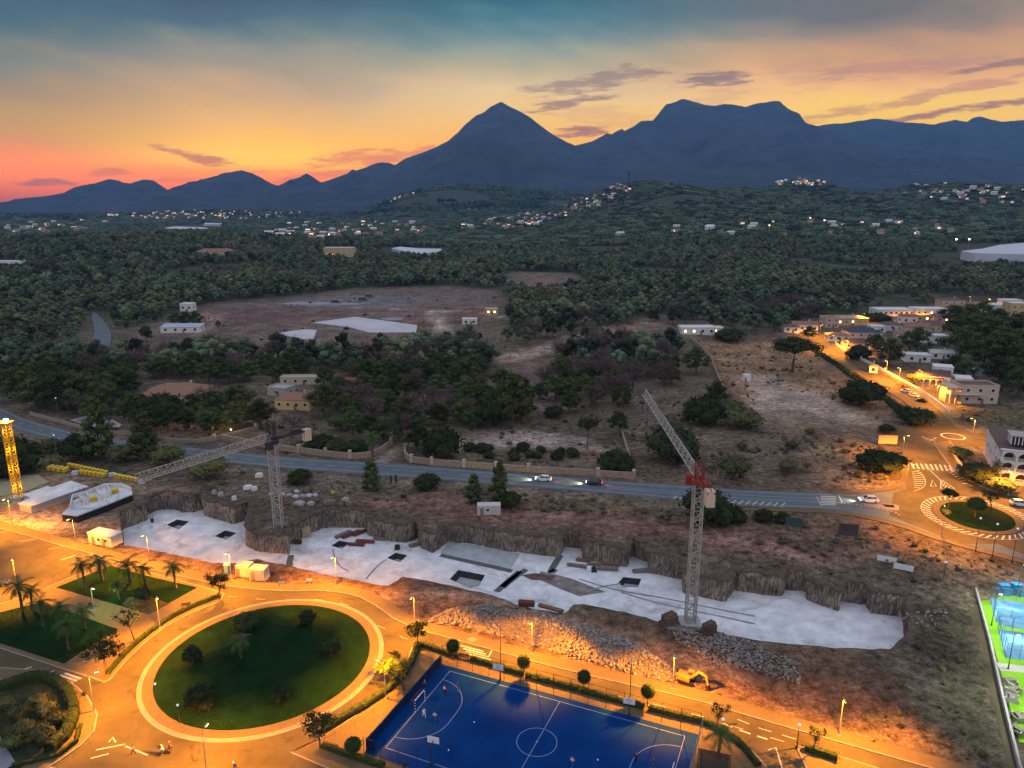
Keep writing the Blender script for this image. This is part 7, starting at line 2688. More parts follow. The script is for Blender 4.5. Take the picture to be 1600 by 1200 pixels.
def palm_proto(seed, n=17, h_=5.2):
    r_ = random.Random(seed)
    r = empty('palm_tree', (0, 0, 0), 0, 'palm', 'palm')
    o = MB()
    pts_, rs_ = [], []
    for k in range(11):
        pts_.append((math.sin(k * .15) * .25, 0, -.1 + h_ * k / 10))
        rs_.append(.24 if k % 2 else .20)
    o.tube(pts_, rs_, 8)
    o.build('trunk', BARK, r, local=True)
    cr_ = MB()
    top = Vector(pts_[-1])
    for k in range(n):
        a = k * 2.4
        el = R(65) - (k / n) * R(95)
        d = Vector((math.cos(a), math.sin(a), 0))
        p, v = top.copy(), d * math.cos(el) + Vector((0, 0, math.sin(el)))
        Ln = 2.7 * r_.uniform(.85, 1.1)
        st = 9
        prev = p.copy()
        for i in range(st):
            v = (v + Vector((0, 0, -.17))).normalized()
            q = prev + v * (Ln / st)
            sd_ = v.cross(Vector((0, 0, 1)))
            sd_ = sd_.normalized() if sd_.length > .01 else Vector((1, 0, 0))
            cr_.bar(prev, q, .05)
            lw = .75 * math.sin(math.pi * (i + 1.4) / (st + 1.2)) + .12
            for j in range(2):
                b0 = prev.lerp(q, .25 + j * .5)
                for s_ in (-1, 1):
                    tip = b0 + sd_ * s_ * lw + v * .28 + Vector((0, 0, -.22 * lw))
                    cr_.add([b0 - v * .055, b0 + v * .055, tip], [(0, 1, 2)])
            prev = q
    cr_.build('fronds', PALML, r, local=True)
    return Proto(r)


PR = {}
for kd, n_ in (('pine', 6), ('tallpine', 3), ('umbrella', 2), ('bush', 2), ('darkbush', 2), ('bare', 3), ('ball', 1), ('street', 2), ('sparse', 1)):
    PR[kd] = [tree_proto(kd, 11 * i + len(kd) * 7) for i in range(n_)]
PALM = [palm_proto(1), palm_proto(2, 15, 4.2)]
HT = dict(pine=10.2, tallpine=10.2, umbrella=8.2, bush=2.9, darkbush=4.6, bare=5.5, ball=4.2, street=4.9, sparse=4.4)
rg = random.Random(21)
tree_spots = []


def tree(kind, px, py, hpx, label, group=None, vi=None, wz=1.0, z=None, rz=None):
    q = at(px, py)
    dist = math.sqrt(q[0] ** 2 + q[1] ** 2 + (H - q[2]) ** 2)
    sn_ = (H - q[2]) / dist
    kk = (.35 if kind in ('street', 'ball', 'umbrella', 'sparse', 'tallpine') else 1.0) * wz * (1.0 if py > 850 else .2)
    hm = hpx * dist / F / (max(.5, q[1] / dist) + kk * sn_)
    s_ = hm / HT[kind]
    p = PR[kind][(vi if vi is not None else rg.randrange(99)) % len(PR[kind])]
    o = p.place((q[0], q[1], q[2] if z is None else z), rg.uniform(0, 6.28) if rz is None else rz, (s_ * wz, s_ * wz, s_), label, group)
    tree_spots.append((q[0], q[1], s_ * wz * 3))
    return o


# palms of the plaza
for (px, py, s_, lb_) in ((134, 921, 1.05, 'palm at the left tip of the upper palm lawn'), ((161), 909, 1.2, 'tallest palm on the upper palm lawn, second from the left'), (203, 912, 1.15, 'slender palm on the upper palm lawn, middle one'), (227, 914, .95, 'short palm right of the middle one on the upper lawn'),
                          (276, 921, 1.0, 'palm at the right tip of the upper palm lawn'), (187, 938, .7, 'small pale palm before the round bush on the upper lawn'), (36, 959, 1.15, 'large palm at the upper left of the lower palm lawn'), (50, 953, 1.0, 'palm directly behind the large one on the lower lawn'),
                          (68, 980, 1.0, 'palm with drooping fronds in the middle of the lower lawn'), (100, 985, .95, 'dark palm right of the drooping one on the lower lawn'), (134, 984, 1.0, 'lit palm nearest the path on the lower lawn'), (107, 1016, 1.0, 'wide dark palm nearest the camera on the lower lawn'),
                          (377, 1030, .9, 'ragged palm in the middle of the oval roundabout lawn'), (1121, 1186, 1.0, 'palm standing behind the pergola'), (1553, 752, 1.0, 'palm in the garden of the arcaded apartment house'), (583, 714, 1.35, 'palm at the gateway in the dry stone wall'), (205, 640, 1.3, 'palm left of the pinkish roofed villa'), (1444, 560, 1.0, 'palm in the dark garden above the house with arches')):
    q = at(px, py)
    PALM[rg.randrange(2)].place((q[0], q[1], q[2] + (.15 if py > 850 else 0)), rg.uniform(0, 6), s_, lb_)
for (px, py, hp, wz, kd, lb_) in ((385, 984, 36, 1.15, 'darkbush', 'large round tree on the oval roundabout, top left'), (481, 976, 31, .95, 'darkbush', 'small round tree on the oval roundabout, top right'), (517, 1026, 40, 1.0, 'darkbush', 'dark tree on a bare earth ring at the right of the oval lawn'),
                                  (302, 1038, 34, .8, 'darkbush', 'narrow dark tree at the left of the oval lawn'), (315, 1104, 46, 1.1, 'darkbush', 'largest dark tree low on the left of the oval lawn'), (437, 1098, 34, .85, 'darkbush', 'pale topped shrub low on the right of the oval lawn'), (378, 1010, 22, .9, 'bare', 'ragged half bare shrub in the middle of the oval lawn'),
                                  (223, 938, 26, 1.0, 'darkbush', 'dark domed bush between the palms of the upper lawn'), (215, 950, 14, 1.2, 'bush', 'low shrubs in the flower bed of the upper lawn')):
    tree(kd, px, py, hp, lb_, wz=wz, z=.2)
for (px, py, hp, kd, lb_) in ((344, 936, 40, 'street', 'street tree at the upper end of the curved hedge'), (211, 1003, 42, 'sparse', 'leaning thin street tree by the plaza paving'), (165, 1053, 50, 'street', 'spreading street tree at the lower corner of the plaza'), (653, 1011, 40, 'street', 'dark street tree at the top corner of the sports plaza'),
                              (500, 1170, 52, 'street', 'big leafed street tree below the oval roundabout'), (1117, 1142, 40, 'sparse', 'thin small crowned tree by the bend of the court hedge'), (1268, 1178, 36, 'sparse', 'half bare tree on the lower right paved corner')):
    tree(kd, px, py, hp, lb_, z=.14, wz=1.1 if kd == 'street' else 1.0)
o = tree('street', 612, 1072, 50, 'yellow lit tree spreading over the road right of the oval roundabout', z=.1, wz=1.35)
o = tree('sparse', 632, 1080, 44, 'darker tree beside the yellow lit one at the plaza hedge', z=.1, wz=1.2)
for (px, py, lb_) in ((708, 1032, 'clipped ball tree, leftmost in the row above the blue court'), (818, 1057, 'clipped ball tree, second in the row above the blue court'), (912, 1081, 'clipped ball tree, third in the row above the blue court'), (1011, 1104, 'clipped ball tree, rightmost in the row above the blue court')):
    tree('ball', px, py, 33, lb_, 'clipped trees above the court', z=.14)
tree('ball', 553, 1184, 31, 'round ball bush at the lower left corner of the sports plaza', z=.0, wz=1.35)
for (px, py, hp, lb_) in ((62, 1104, 22, 'yellowish bush at the top of the corner planting bed'), (74, 1120, 24, 'yellowish bush in the middle of the corner planting bed'), (93, 1134, 24, 'bright yellow green bush at the right of the corner planting bed'), (68, 1160, 30, 'largest yellow green bush low in the corner planting bed'), (30, 1128, 26, 'dark bush at the left of the corner planting bed'), (40, 1150, 26, 'dark bush low at the left of the corner planting bed'), (12, 1110, 22, 'small bush by the tall hedge at the left edge'), (20, 1172, 24, 'bush beside the grey garden path')):
    tree('bush', px, py, hp, lb_, wz=1.0, z=.2)
tree('umbrella', 1136 + 345, 796, 24, 'small crowned tree at the left end of the small roundabout lawn', z=.25, wz=.8)
tree('ball', 1523, 809, 22, 'dark ball bush in the centre of the small roundabout lawn', z=.1, wz=1.5)
tree('sparse', 1549, 800, 22, 'thin branching tree at the right end of the small roundabout lawn', z=.25, wz=1.2)
tree('bush', 1478, 806, 8, 'low lit shrub under the tree of the small roundabout', z=.25)
# trees one can tell apart along the main road and around the villas
NT = [('tallpine', 158, 716, 66, 1.05, 'big pine left one of the pair before the main road, left'), ('tallpine', 228, 717, 62, 1.25, 'big pine right one of the pair before the main road, left'), ('darkbush', 122, 718, 34, 1.0, 'smaller pine at the left foot of the pair'), ('bush', 192, 722, 24, 1.4, 'low scrubby tree between the pair of big pines'), ('bush', 262, 726, 28, 1.3, 'low scrubby tree right of the pair of big pines'),
      ('bush', 325, 745, 32, 1.6, 'low olive bush under the grey jib'), ('darkbush', 20, 740, 46, 1.2, 'dark tree behind the yellow mast'), ('bush', 82, 706, 16, 1.3, 'low bush beside the main road behind the utility pole'),
      ('darkbush', 468, 755, 26, 1.25, 'round dark bush between the main road and the crane pallets'), ('tallpine', 581, 766, 50, 1.1, 'pine on the verge opposite the palm gateway'), ('darkbush', 667, 763, 28, 1.35, 'domed dark bush on the verge right of the road signs'), ('tallpine', 741, 788, 50, 1.05, 'left pine of the pair behind the white container'), ('tallpine', 781, 786, 68, .85, 'tall right pine of the pair behind the white container'), ('darkbush', 795, 792, 30, 1.2, 'dark shrub at the foot of the tall pine by the container'),
      ('darkbush', 1105, 818, 66, 1.0, 'dark pine behind the counterweight of the right crane'), ('darkbush', 1150, 818, 28, 1.0, 'dark bush right of the pine behind the crane'), ('darkbush', 1192, 815, 22, 1.1, 'round dark bush below the hatched median'), ('darkbush', 1222, 818, 18, 1.1, 'low dark bush left of the teal board'),
      ('bush', 1147, 748, 34, 1.1, 'scrubby olive tree above the main road, right of the crane'), ('darkbush', 1049, 718, 62, 1.15, 'wide dark pine crossed by the right crane jib'), ('pine', 1030, 712, 46, 1.0, 'dark pine just left of the crossed one'),
      ('darkbush', 1375, 735, 34, 1.7, 'large dark shrub by the orange lit billboard'), ('bush', 1230, 738, 20, 1.1, 'bright green small bush on the dry slope'), ('darkbush', 1385, 676, 14, 1.4, 'small bush at the corner of the lane'), ('darkbush', 1434, 664, 26, 1.3, 'dark bush at the lower end of the lane verge'), ('darkbush', 1413, 652, 16, 1.4, 'dark bush in the lane verge row'),
      ('darkbush', 1345, 633, 42, 1.25, 'wide dark pine beside the pale sandy clearing'), ('umbrella', 1238, 582, 50, 1.35, 'umbrella shaped tree on the edge of the sandy clearing'), ('pine', 1262, 530, 20, 1.3, 'dark tree by the lane bend houses'), ('bush', 1430, 600, 14, 1.4, 'bushes before the white house with arches'),
      ('darkbush', 1098, 662, 52, 1.0, 'dark tree pair at the foot of the ridge wall, left one'), ('pine', 1118, 640, 46, 1.1, 'dark tree at the foot of the ridge wall, right one'), ('pine', 1088, 584, 44, 1.1, 'dark tree beside the top of the ridge wall'), ('bush', 1160, 668, 34, 1.5, 'grey green tree right of the dark pair on the slope'), ('bush', 1137, 650, 26, 1.4, 'grey shrub between the dark pair and the grey green tree'),
      ('darkbush', 962, 735, 36, 1.5, 'dark shrub inside the corner of the boundary wall'), ('pine', 968, 678, 40, 1.0, 'pine above the corner of the boundary wall'), ('umbrella', 918, 702, 54, .6, 'lone umbrella pine with a bare stem on the dirt yard'), ('darkbush', 865, 652, 24, 1.2, 'dark rounded tree at the upper edge of the dirt yard'),
      ('pine', 800, 668, 96, .85, 'tallest dark pine left of the dirt yard'), ('darkbush', 765, 664, 60, .9, 'dark pine left of the tallest one'), ('darkbush', 692, 716, 60, .9, 'large olive green pine behind the dry stone wall'), ('pine', 652, 704, 46, 1.1, 'pine left of the large one behind the stone wall'), ('pine', 605, 694, 46, 1.1, 'dark pine above the drive gateway'), ('pine', 722, 660, 42, 1.1, 'pine above the large one behind the stone wall'), ('pine', 690, 662, 34, 1.2, 'yellowish pine in the middle of the villa wood'),
      ('darkbush', 500, 702, 28, 1.6, 'dark garden hedge trees behind the stone wall, left'), ('darkbush', 530, 706, 26, 1.6, 'dark garden hedge trees behind the stone wall, middle'), ('darkbush', 557, 706, 24, 1.5, 'dark garden hedge trees behind the stone wall, right'), ('bush', 533, 672, 28, 1.2, 'orange brown small tree below the villa wood'),
      ('pine', 507, 652, 56, 1.05, 'pine right of the yellowish villa'), ('pine', 505, 604, 34, 1.2, 'pine above the yellowish villa'), ('bare', 560, 640, 42, 1.6, 'bare purple tree over the red shed'), ('bare', 585, 652, 34, 1.6, 'bare purple tree right of the red shed'), ('bare', 458, 672, 24, 1.6, 'bare tree below the yellowish villa'), ('bare', 745, 652, 30, 1.4, 'bare purple tree left of the dark pines'),
      ('darkbush', 250, 664, 52, 1.1, 'wide dark pine in front of the pinkish roof'), ('pine', 300, 650, 34, 1.3, 'dark pine right before the pinkish roof'), ('pine', 335, 654, 44, 1.2, 'dark pine over the orange garden lights'), ('pine', 372, 650, 50, 1.2, 'dark pine with the yellow light beneath'), ('pine', 408, 668, 44, 1.1, 'dark pine left of the yellowish villa'), ('pine', 60, 640, 40, 1.4, 'dark broad tree at the left by the road'), ('pine', 95, 640, 50, 1.3, 'dark broad tree right of the leftmost one'), ('pine', 135, 640, 50, 1.3, 'dark tall tree above the pool garden'), ('pine', 175, 645, 42, 1.2, 'dark tree right above the pool garden'), ('pine', 208, 660, 40, .8, 'slim dark pine beside the pool garden'), ('pine', 28, 625, 40, 1.2, 'olive tree mass at the left edge by the road'),
      ('pine', 288, 510, 22, 1.2, 'dark tree by the long farm shed'), ('pine', 272, 508, 20, 1.2, 'dark tree left of the white cube house'), ('pine', 306, 512, 24, 1.1, 'dark tree right of the farm shed'), ('pine', 341, 512, 11, 1.0, 'lone round tree on the tilled plain'), ('pine', 1022, 503, 20, 1.3, 'dark tree on the crest above the ridge house'), ('pine', 1045, 528, 18, 1.1, 'dark tree left of the ridge house'), ('darkbush', 1140, 532, 22, 1.8, 'shrubs right of the ridge house'),
      ('pine', 1432, 556, 38, 1.2, 'dark pine in the gardens above the house with arches'), ('pine', 1388, 572, 38, 1.2, 'green tree inside the lane bend garden'), ('darkbush', 1340, 560, 20, 1.5, 'dark bush behind the white garden wall'), ('pine', 1368, 550, 26, 1.1, 'small palmlike tree by the slate blue roof'), ('darkbush', 1370, 502, 14, 2.2, 'dark hedge before the wide white villa'), ('darkbush', 1527, 752, 26, 1.4, 'dark round bush at the corner of the apartment house'),
      ('bush', 1560, 770, 18, 1.5, 'orange lit shrubs in front of the apartment house'), ('bush', 1500, 715, 14, 1.6, 'low garden shrubs behind the peach wall')]
for (kd, px, py, hp, wz, lb_) in NT:
    tree(kd, px, py, hp, lb_, wz=wz)
# the big dark wood on the right
for (px, py, hp) in ((1488, 512, 30), (1510, 506, 26), (1535, 500, 24), (1560, 520, 30), (1495, 530, 34), (1520, 545, 44), (1550, 548, 44), (1580, 545, 44), (1605, 540, 44), (1500, 560, 40), (1535, 575, 40), (1565, 585, 50), (1595, 570, 44), (1605, 600, 44), (1560, 600, 34), (1590, 620, 36), (1490, 585, 26), (1505, 590, 24), (1575, 605, 30)):
    tree('pine', px, py, hp, 'dark green pine in the dense wood below the hilltop houses on the right', 'pines of the wood on the right', wz=1.3)

# ---- wooded zones filled with individual trees, nearest first
zones = [  # polygon px, spacing m, kinds, height range m, label
    ([(-60, 572), (0, 566), (240, 560), (330, 558), (500, 560), (520, 570), (500, 590), (420, 600), (330, 600), (200, 595), (190, 625), (60, 620), (-60, 610)], 9.0, ['pine'] * 7 + ['bare'], (7.5, 12), 'olive green pine in the wood between the pinkish villa and the tilled plain', 'pines of the wood on the left'),
    ([(500, 560), (700, 553), (790, 555), (790, 568), (740, 600), (640, 610), (560, 600), (500, 580)], 9.0, ['pine'] * 8 + ['bare'], (8, 13), 'pine in the wood above the villas, left of the sandy track', 'pines of the middle wood'),
    ([(790, 520), (880, 505), (1000, 500), (960, 512), (860, 532), (790, 545)], 10.0, ['pine'] * 5 + ['bare'], (7, 11), 'pine along the far side of the sandy crest track', 'pines behind the crest'),
    ([(870, 560), (910, 530), (1060, 540), (1065, 600), (1000, 620), (985, 650), (880, 645), (850, 600)], 10.0, ['pine'] * 6 + ['bare'] * 3, (7, 12), 'pine or bare tree on the slope below the ridge house', 'trees of the ridge slope'),
    ([(1050, 508), (1060, 470), (1300, 470), (1380, 480), (1250, 500), (1230, 520), (1180, 524), (1130, 512)], 10.5, ['pine'] * 6 + ['bare'], (7, 11), 'pine in the wood behind the ridge house', 'pines behind the ridge house'),
    ([(10, 600), (200, 598), (225, 640), (235, 676), (60, 640)], 9.0, ['pine'] * 6 + ['bare'], (7, 11), 'dark pine in the wood between the pool garden and the pinkish villa', 'pines above the pool garden'),
    ([(300, 640), (425, 640), (420, 672), (340, 684), (250, 680)], 9.0, ['pine'] * 6 + ['bare'], (7, 11), 'dark pine in the lamp lit garden left of the yellowish villa', 'pines of the lamp lit garden'),
    ([(510, 610), (620, 606), (860, 600), (850, 650), (720, 672), (620, 690), (520, 690)], 9.5, ['pine'] * 5 + ['bare'], (7, 11), 'pine in the loose villa wood above the dirt yard', 'pines of the villa wood'),
    ([(700, 704), (910, 704), (905, 722), (760, 722)], 5.0, ['darkbush'], (2.5, 4.0), 'dark shrub in the long thicket behind the dry stone wall', 'shrubs behind the stone wall'),
    ([(1150, 660), (1390, 700), (1400, 760), (1180, 760), (1000, 745), (1130, 700)], 14.0, ['bush'] * 5 + ['bare'], (1.5, 3.2), 'low scrub bush on the dry slope above the main road', 'bushes of the dry slope'),
]
cand = []
for zi, (pl, sp, kinds, (h0, h1_), lb_, gp) in enumerate(zones):
    poly = [at(*p)[:2] for p in pl]
    xs = [p[0] for p in poly]
    ys_ = [p[1] for p in poly]
    r_ = random.Random(50 + zi)
    yy = min(ys_)
    while yy < max(ys_):
        xx = min(xs)
        while xx < max(xs):
            x, y_ = xx + r_.uniform(-.42, .42) * sp, yy + r_.uniform(-.42, .42) * sp
            if bool(inside(np.array([x]), np.array([y_]), poly)[0]) and all((x - a) ** 2 + (y_ - b_) ** 2 > (2.2 + c * .5) ** 2 for a, b_, c in tree_spots) and r_.random() < .9:
                cand.append((y_, x, r_.choice(kinds), r_.uniform(h0, h1_), lb_, gp, r_.uniform(0, 6.28), r_.randrange(9), r_.uniform(1.0, 1.3)))
            xx += sp
        yy += sp * .87
cand.sort()
left_over = []
cnt = {'pine': 108, 'bare': 0, 'darkbush': 0, 'bush': 0}
LIM = {'pine': 292, 'bare': 260, 'darkbush': 150, 'bush': 150}
for (y_, x, kd, hm, lb_, gp, rz, vi, wz) in cand:
    if cnt[kd] < LIM[kd]:
        cnt[kd] += 1
        s_ = hm / HT[kd]
        if kd == 'bare' and 'scrub bush' in lb_:
            lb_, gp = 'leafless purplish bush on the dry slope above the main road', gp + ', leafless'
        elif kd == 'bare':
            lb_, gp = lb_.replace('pine or bare', 'bare purplish').replace('olive green pine', 'leafless purplish tree').replace('pine ', 'leafless purplish tree '), gp + ', leafless'
        elif 'pine or bare tree' in lb_:
            lb_ = lb_.replace('pine or bare tree', 'dark pine')
        PR[kd][vi % len(PR[kd])].place((x, y_, h1(x, y_)), rz, (s_ * wz, s_ * wz, s_), lb_, gp)
    else:
        left_over.append((x, y_, kd, hm, rz, vi))
print('near trees', cnt, 'left', len(left_over))

# ---- the forest beyond: too many trees to count
def far_tree(seed, n_cl, size, leaf, m_, nleaf=26, spread=1.0):
    r_ = random.Random(seed)
    b_ = MB()
    for k in range(n_cl):
        a = k * 2.4
        zf = (k + .5) / n_cl
        rad_ = size * .36 * math.sin(math.pi * min(1, .3 + zf * .7)) * r_.uniform(.5, 1.1)
        c = (rad_ * math.cos(a), rad_ * math.sin(a), size * (.34 + .55 * zf))
        b_.ico(c, size * .17, 1, .25, (1, 1, .8), r_)
        leafcloud(b_, c, size * .235, nleaf, leaf, r_, (1, 1, .8), .6)
    b_.tube([(0, 0, -1), (0, 0, size * .5)], [size * .03, size * .015], 5)
    o = bpy.data.objects.new('forest_tree', raw(b_, 'forest_tree', m_))
    return o


def patch(seed, n_, spread, size, leaf, m_):
    r_ = random.Random(seed)
    b_ = MB()
    for k in range(n_):
        a, rr_ = k * 2.4, spread * math.sqrt((k + .5) / n_)
        s_ = size * r_.uniform(.6, 1.2)
        c = (rr_ * math.cos(a), rr_ * math.sin(a), s_ * .45)
        b_.ico(c, s_ * .42, 1, .3, (1, 1, .85), r_)
        leafcloud(b_, c, s_ * .5, 22, leaf, r_, (1, 1, .85), .7)
    return bpy.data.objects.new('forest_patch', raw(b_, 'forest_patch', m_))


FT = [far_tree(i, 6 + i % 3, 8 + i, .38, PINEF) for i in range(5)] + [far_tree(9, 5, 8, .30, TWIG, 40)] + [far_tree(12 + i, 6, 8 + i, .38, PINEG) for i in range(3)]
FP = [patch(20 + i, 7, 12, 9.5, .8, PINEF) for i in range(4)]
r_ = np.random.RandomState(4)
clear_px = [[(215, 520), (265, 490), (330, 472), (430, 464), (560, 450), (700, 445), (780, 452), (800, 475), (790, 525), (700, 540), (560, 552), (420, 552), (330, 545), (240, 545)],
            [(790, 424), (905, 426), (925, 448), (830, 456), (785, 442)], [(590, 386), (700, 386), (700, 404), (600, 402)], [(1490, 380), (1700, 376), (1700, 418), (1500, 414)], [(250, 352), (350, 348), (350, 362), (255, 363)],
            [(132, 486), (176, 486), (192, 566), (125, 566)], [(775, 560), (880, 534), (1010, 506), (1050, 510), (1010, 522), (880, 550), (780, 575)],
            [(60, 425), (90, 418), (95, 430), (65, 440)], [(505, 385), (555, 385), (555, 405), (505, 405)], [(315, 390), (355, 390), (355, 405), (315, 405)], [(0, 408), (35, 408), (35, 421), (0, 421)]]
clear = [[at(*p)[:2] for p in c] for c in clear_px]
near_cut = [at(*p)[:2] for p in [(-600, 575), (0, 566), (240, 560), (330, 558), (420, 560), (560, 560), (700, 550), (790, 520), (880, 505), (1000, 499), (1060, 470), (1300, 470), (1480, 476), (1600, 474), (2300, 470), (2300, 700), (-600, 700)]]


def field(y0, y1, sp, jit=.45):
    Y = np.arange(y0, y1, sp * .87)
    out = []
    for i, yv in enumerate(Y):
        hw = yv * .84 + 40
        X = np.arange(-hw, hw, sp)
        out.append(np.c_[X, np.full(len(X), yv)])
    A = np.vstack(out)
    return A + r_.uniform(-jit, jit, A.shape) * sp


A = field(395, 1350, 7.3)
k_ = np.ones(len(A), bool)
for c in clear + [near_cut]:
    k_ &= ~inside(A[:, 0], A[:, 1], c)
dens = fbm(A[:, 0], A[:, 1], 130, 6, 4)
k_ &= (dens > .335) & (r_.rand(len(A)) < .93)
A = A[k_]
Zh = hgt(A[:, 0], A[:, 1])
tone = fbm(A[:, 0], A[:, 1], 90, 12, 3)
pts = [(a, b_, c, (.46 + .60 * q) * (1.15 if d > .5 else .95), w, (5 if (t > .66 and v < .25) or v < .012 else (6 + int(v * 2.999) if v > 1.15 - t * 1.1 else int(v * 4.999)))) for (a, b_), c, q, w, d, t, v in zip(A, Zh, r_.rand(len(A)), r_.rand(len(A)) * 6.28, dens[k_], tone, r_.rand(len(A)))]
for (x, y_, kd, hm, rz, vi) in left_over:
    if kd in ('pine', 'bare'):
        pts.append((x, y_, h1(x, y_), hm / 9, rz, 5 if kd == 'bare' else vi % 5))
scatter('forest', pts, FT, 'dense pine forest covering the plain behind the tilled fields')
print('forest', len(pts))
A = field(1350, 3300, 18)
k_ = np.ones(len(A), bool)
for c in clear:
    k_ &= ~inside(A[:, 0], A[:, 1], c)
towns_px = [[(690, 362), (720, 340), (880, 318), (960, 292), (985, 300), (960, 325), (880, 345), (800, 362)], [(1405, 318), (1410, 300), (1600, 296), (1700, 296), (1700, 325), (1500, 326)]]
towns = [[at(*p)[:2] for p in c] for c in towns_px]
dn = fbm(A[:, 0], A[:, 1], 300, 8, 4)
for c in towns:
    k_ &= ~(inside(A[:, 0], A[:, 1], c) & (r_.rand(len(A)) < .5))
k_ &= dn > .27
A = A[k_]
Zh = hgt(A[:, 0], A[:, 1])
pts = [(a, b_, c - 1, .62 + .45 * q, w, int(v * 3.999)) for (a, b_), c, q, w, v in zip(A, Zh, r_.rand(len(A)), r_.rand(len(A)) * 6.28, r_.rand(len(A)))]
scatter('forest', pts, FP, 'distant wooded hills behind the forest plain')
print('patches', len(pts))
A = field(3300, 6300, 52)
dn = fbm(A[:, 0], A[:, 1], 600, 9, 4)
A = A[dn > .30]
Zh = hgt(A[:, 0], A[:, 1])
pts = [(a, b_, c - 4, 1.7 + 1.0 * q, w, int(v * 3.999)) for (a, b_), c, q, w, v in zip(A, Zh, r_.rand(len(A)), r_.rand(len(A)) * 6.28, r_.rand(len(A)))]
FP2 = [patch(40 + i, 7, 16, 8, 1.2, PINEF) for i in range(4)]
scatter('forest', pts, FP2, 'hazy woodland at the foot of the mountains')
print('far', len(pts))

# ---- low scrub and grass tussocks on the rough ground
def tuft(seed, m_, n_=26, s=.5):
    q_ = random.Random(seed)
    b_ = MB()
    b_.ico((0, 0, s * .35), s * .6, 1, .3, (1.1, 1.1, .7), q_)
    leafcloud(b_, (0, 0, s * .4), s * .85, n_, s * .22, q_, (1.1, 1.1, .8), .5)
    return bpy.data.objects.new('tuft', raw(b_, 'tuft', m_))


TF = [tuft(i, SCRUB) for i in range(4)] + [tuft(9, TWIG, 40), tuft(10, OLIVE)]
sc_zones = [([(0, 700), (112, 702), (282, 728), (436, 745), (560, 755), (725, 764), (925, 782), (1050, 795), (1200, 806), (1400, 828), (1600, 890), (1600, 905), (1500, 905), (1300, 870), (1100, 830), (900, 805), (700, 790), (560, 780), (330, 770), (210, 748), (0, 742)], 1.9, .55),
            ([(1200, 830), (1300, 870), (1450, 905), (1520, 915), (1500, 950), (1420, 955), (1250, 905), (1130, 870), (1130, 840)], 2.0, .5),
            ([(1000, 745), (985, 690), (1000, 620), (1130, 640), (1180, 670), (1390, 700), (1405, 762), (1200, 764)], 2.3, .8),
            ([(700, 700), (990, 740), (700, 728)], 2.5, .7), ([(600, 640), (870, 600), (1000, 610), (990, 735), (600, 700)], 4.0, .45),
            ([(1060, 530), (1270, 545), (1300, 590), (1400, 660), (1180, 640)], 3.4, .45),
            ([(240, 700), (300, 692), (620, 700), (620, 720), (300, 705)], 2.6, .6), ([(60, 640), (420, 600), (620, 640), (600, 700), (240, 690), (60, 650)], 4.0, .6),
            ([(1300, 1145), (1450, 1182), (1540, 1200), (1500, 1000), (1440, 960), (1420, 1060)], 1.6, .45),
            ([(1470, 640), (1600, 640), (1600, 672), (1500, 664)], 2.4, .7), ([(0, 650), (-200, 600), (-300, 700), (0, 740)], 3.5, .7),
            ([(250, 530), (430, 470), (780, 460), (760, 520), (430, 535)], 11.0, .22), ([(1300, 545), (1600, 520), (1600, 640), (1460, 630), (1400, 600)], 5.0, .5)]
pts = []
allroads = [UPW + LOW, pxpoly(circ), LE + RE, pit, pxpoly([(1165, 592), (1300, 627), (1375, 664), (1230, 653)])]
for pl, sp, pr_ in sc_zones:
    poly = [at(*p)[:2] for p in pl]
    P_ = np.array(poly)
    gx_, gy_ = np.meshgrid(np.arange(P_[:, 0].min(), P_[:, 0].max(), sp), np.arange(P_[:, 1].min(), P_[:, 1].max(), sp))
    A = np.c_[gx_.ravel(), gy_.ravel()]
    A = A + r_.uniform(-.5, .5, A.shape) * sp
    k_ = inside(A[:, 0], A[:, 1], poly) & (r_.rand(len(A)) < pr_) & (fbm(A[:, 0], A[:, 1], 16, 14, 3) > .40)
    for c in allroads:
        k_ &= sdist(A[:, 0], A[:, 1], c) > 1.6
    A = A[k_]
    Zh = np.interp(0, [0, 1], [0, 0]) + hgt(A[:, 0], A[:, 1])
    rsn = np.clip(-sdist(A[:, 0], A[:, 1], rough) / 4, 0, 1) * np.clip(sdist(A[:, 0], A[:, 1], pit) / 5, 0, 1)
    Zh = Zh + rsn * (fbm(A[:, 0], A[:, 1], 14, 5, 4) - .35) * 2.0
    for (a, b_), c in zip(A, Zh):
        big = r_.rand()
        pts.append((a, b_, c, (.6 + 1.0 * big ** 3 * 2) * (sp / 2.2) ** .4, r_.rand() * 6.28, int(r_.rand() * 5.99)))
scatter('scrub', pts, TF, 'low dry scrub and tussocks over the rough ground')
print('scrub', len(pts))
gt = []
for c_, n_ in ((ellipse_pts(ec, er, eU, -.4), 5200), (pxpoly([(88, 919), (173, 885), (230, 901), (308, 919), (233, 961), (190, 948)]), 1300), (pxpoly([(0, 958), (62, 943), (120, 961), (185, 985), (143, 1010), (100, 1038), (0, 1006)]), 1800), (ellipse_pts(rc, rr, rU, -.4), 700)):
    P_ = np.array(c_)
    A = r_.uniform(0, 1, (n_, 2)) * (P_.max(0) - P_.min(0)) + P_.min(0)
    A = A[inside(A[:, 0], A[:, 1], c_) & (fbm(A[:, 0], A[:, 1], 5, 31, 3) > .42)]
    gt += [(a, b_, .2, .25 + .35 * q, w, int(v * 2.99)) for (a, b_), q, w, v in zip(A, r_.rand(len(A)), r_.rand(len(A)) * 6, r_.rand(len(A)))]
GRT = mat('grass_blade', (.010, .038, .008), .95, .3, .3, world=True, objvar=.5)
scatter('grass', gt, [tuft(60 + i, GRT, 30, .22) for i in range(3)], 'tufts of longer grass on the lawns')
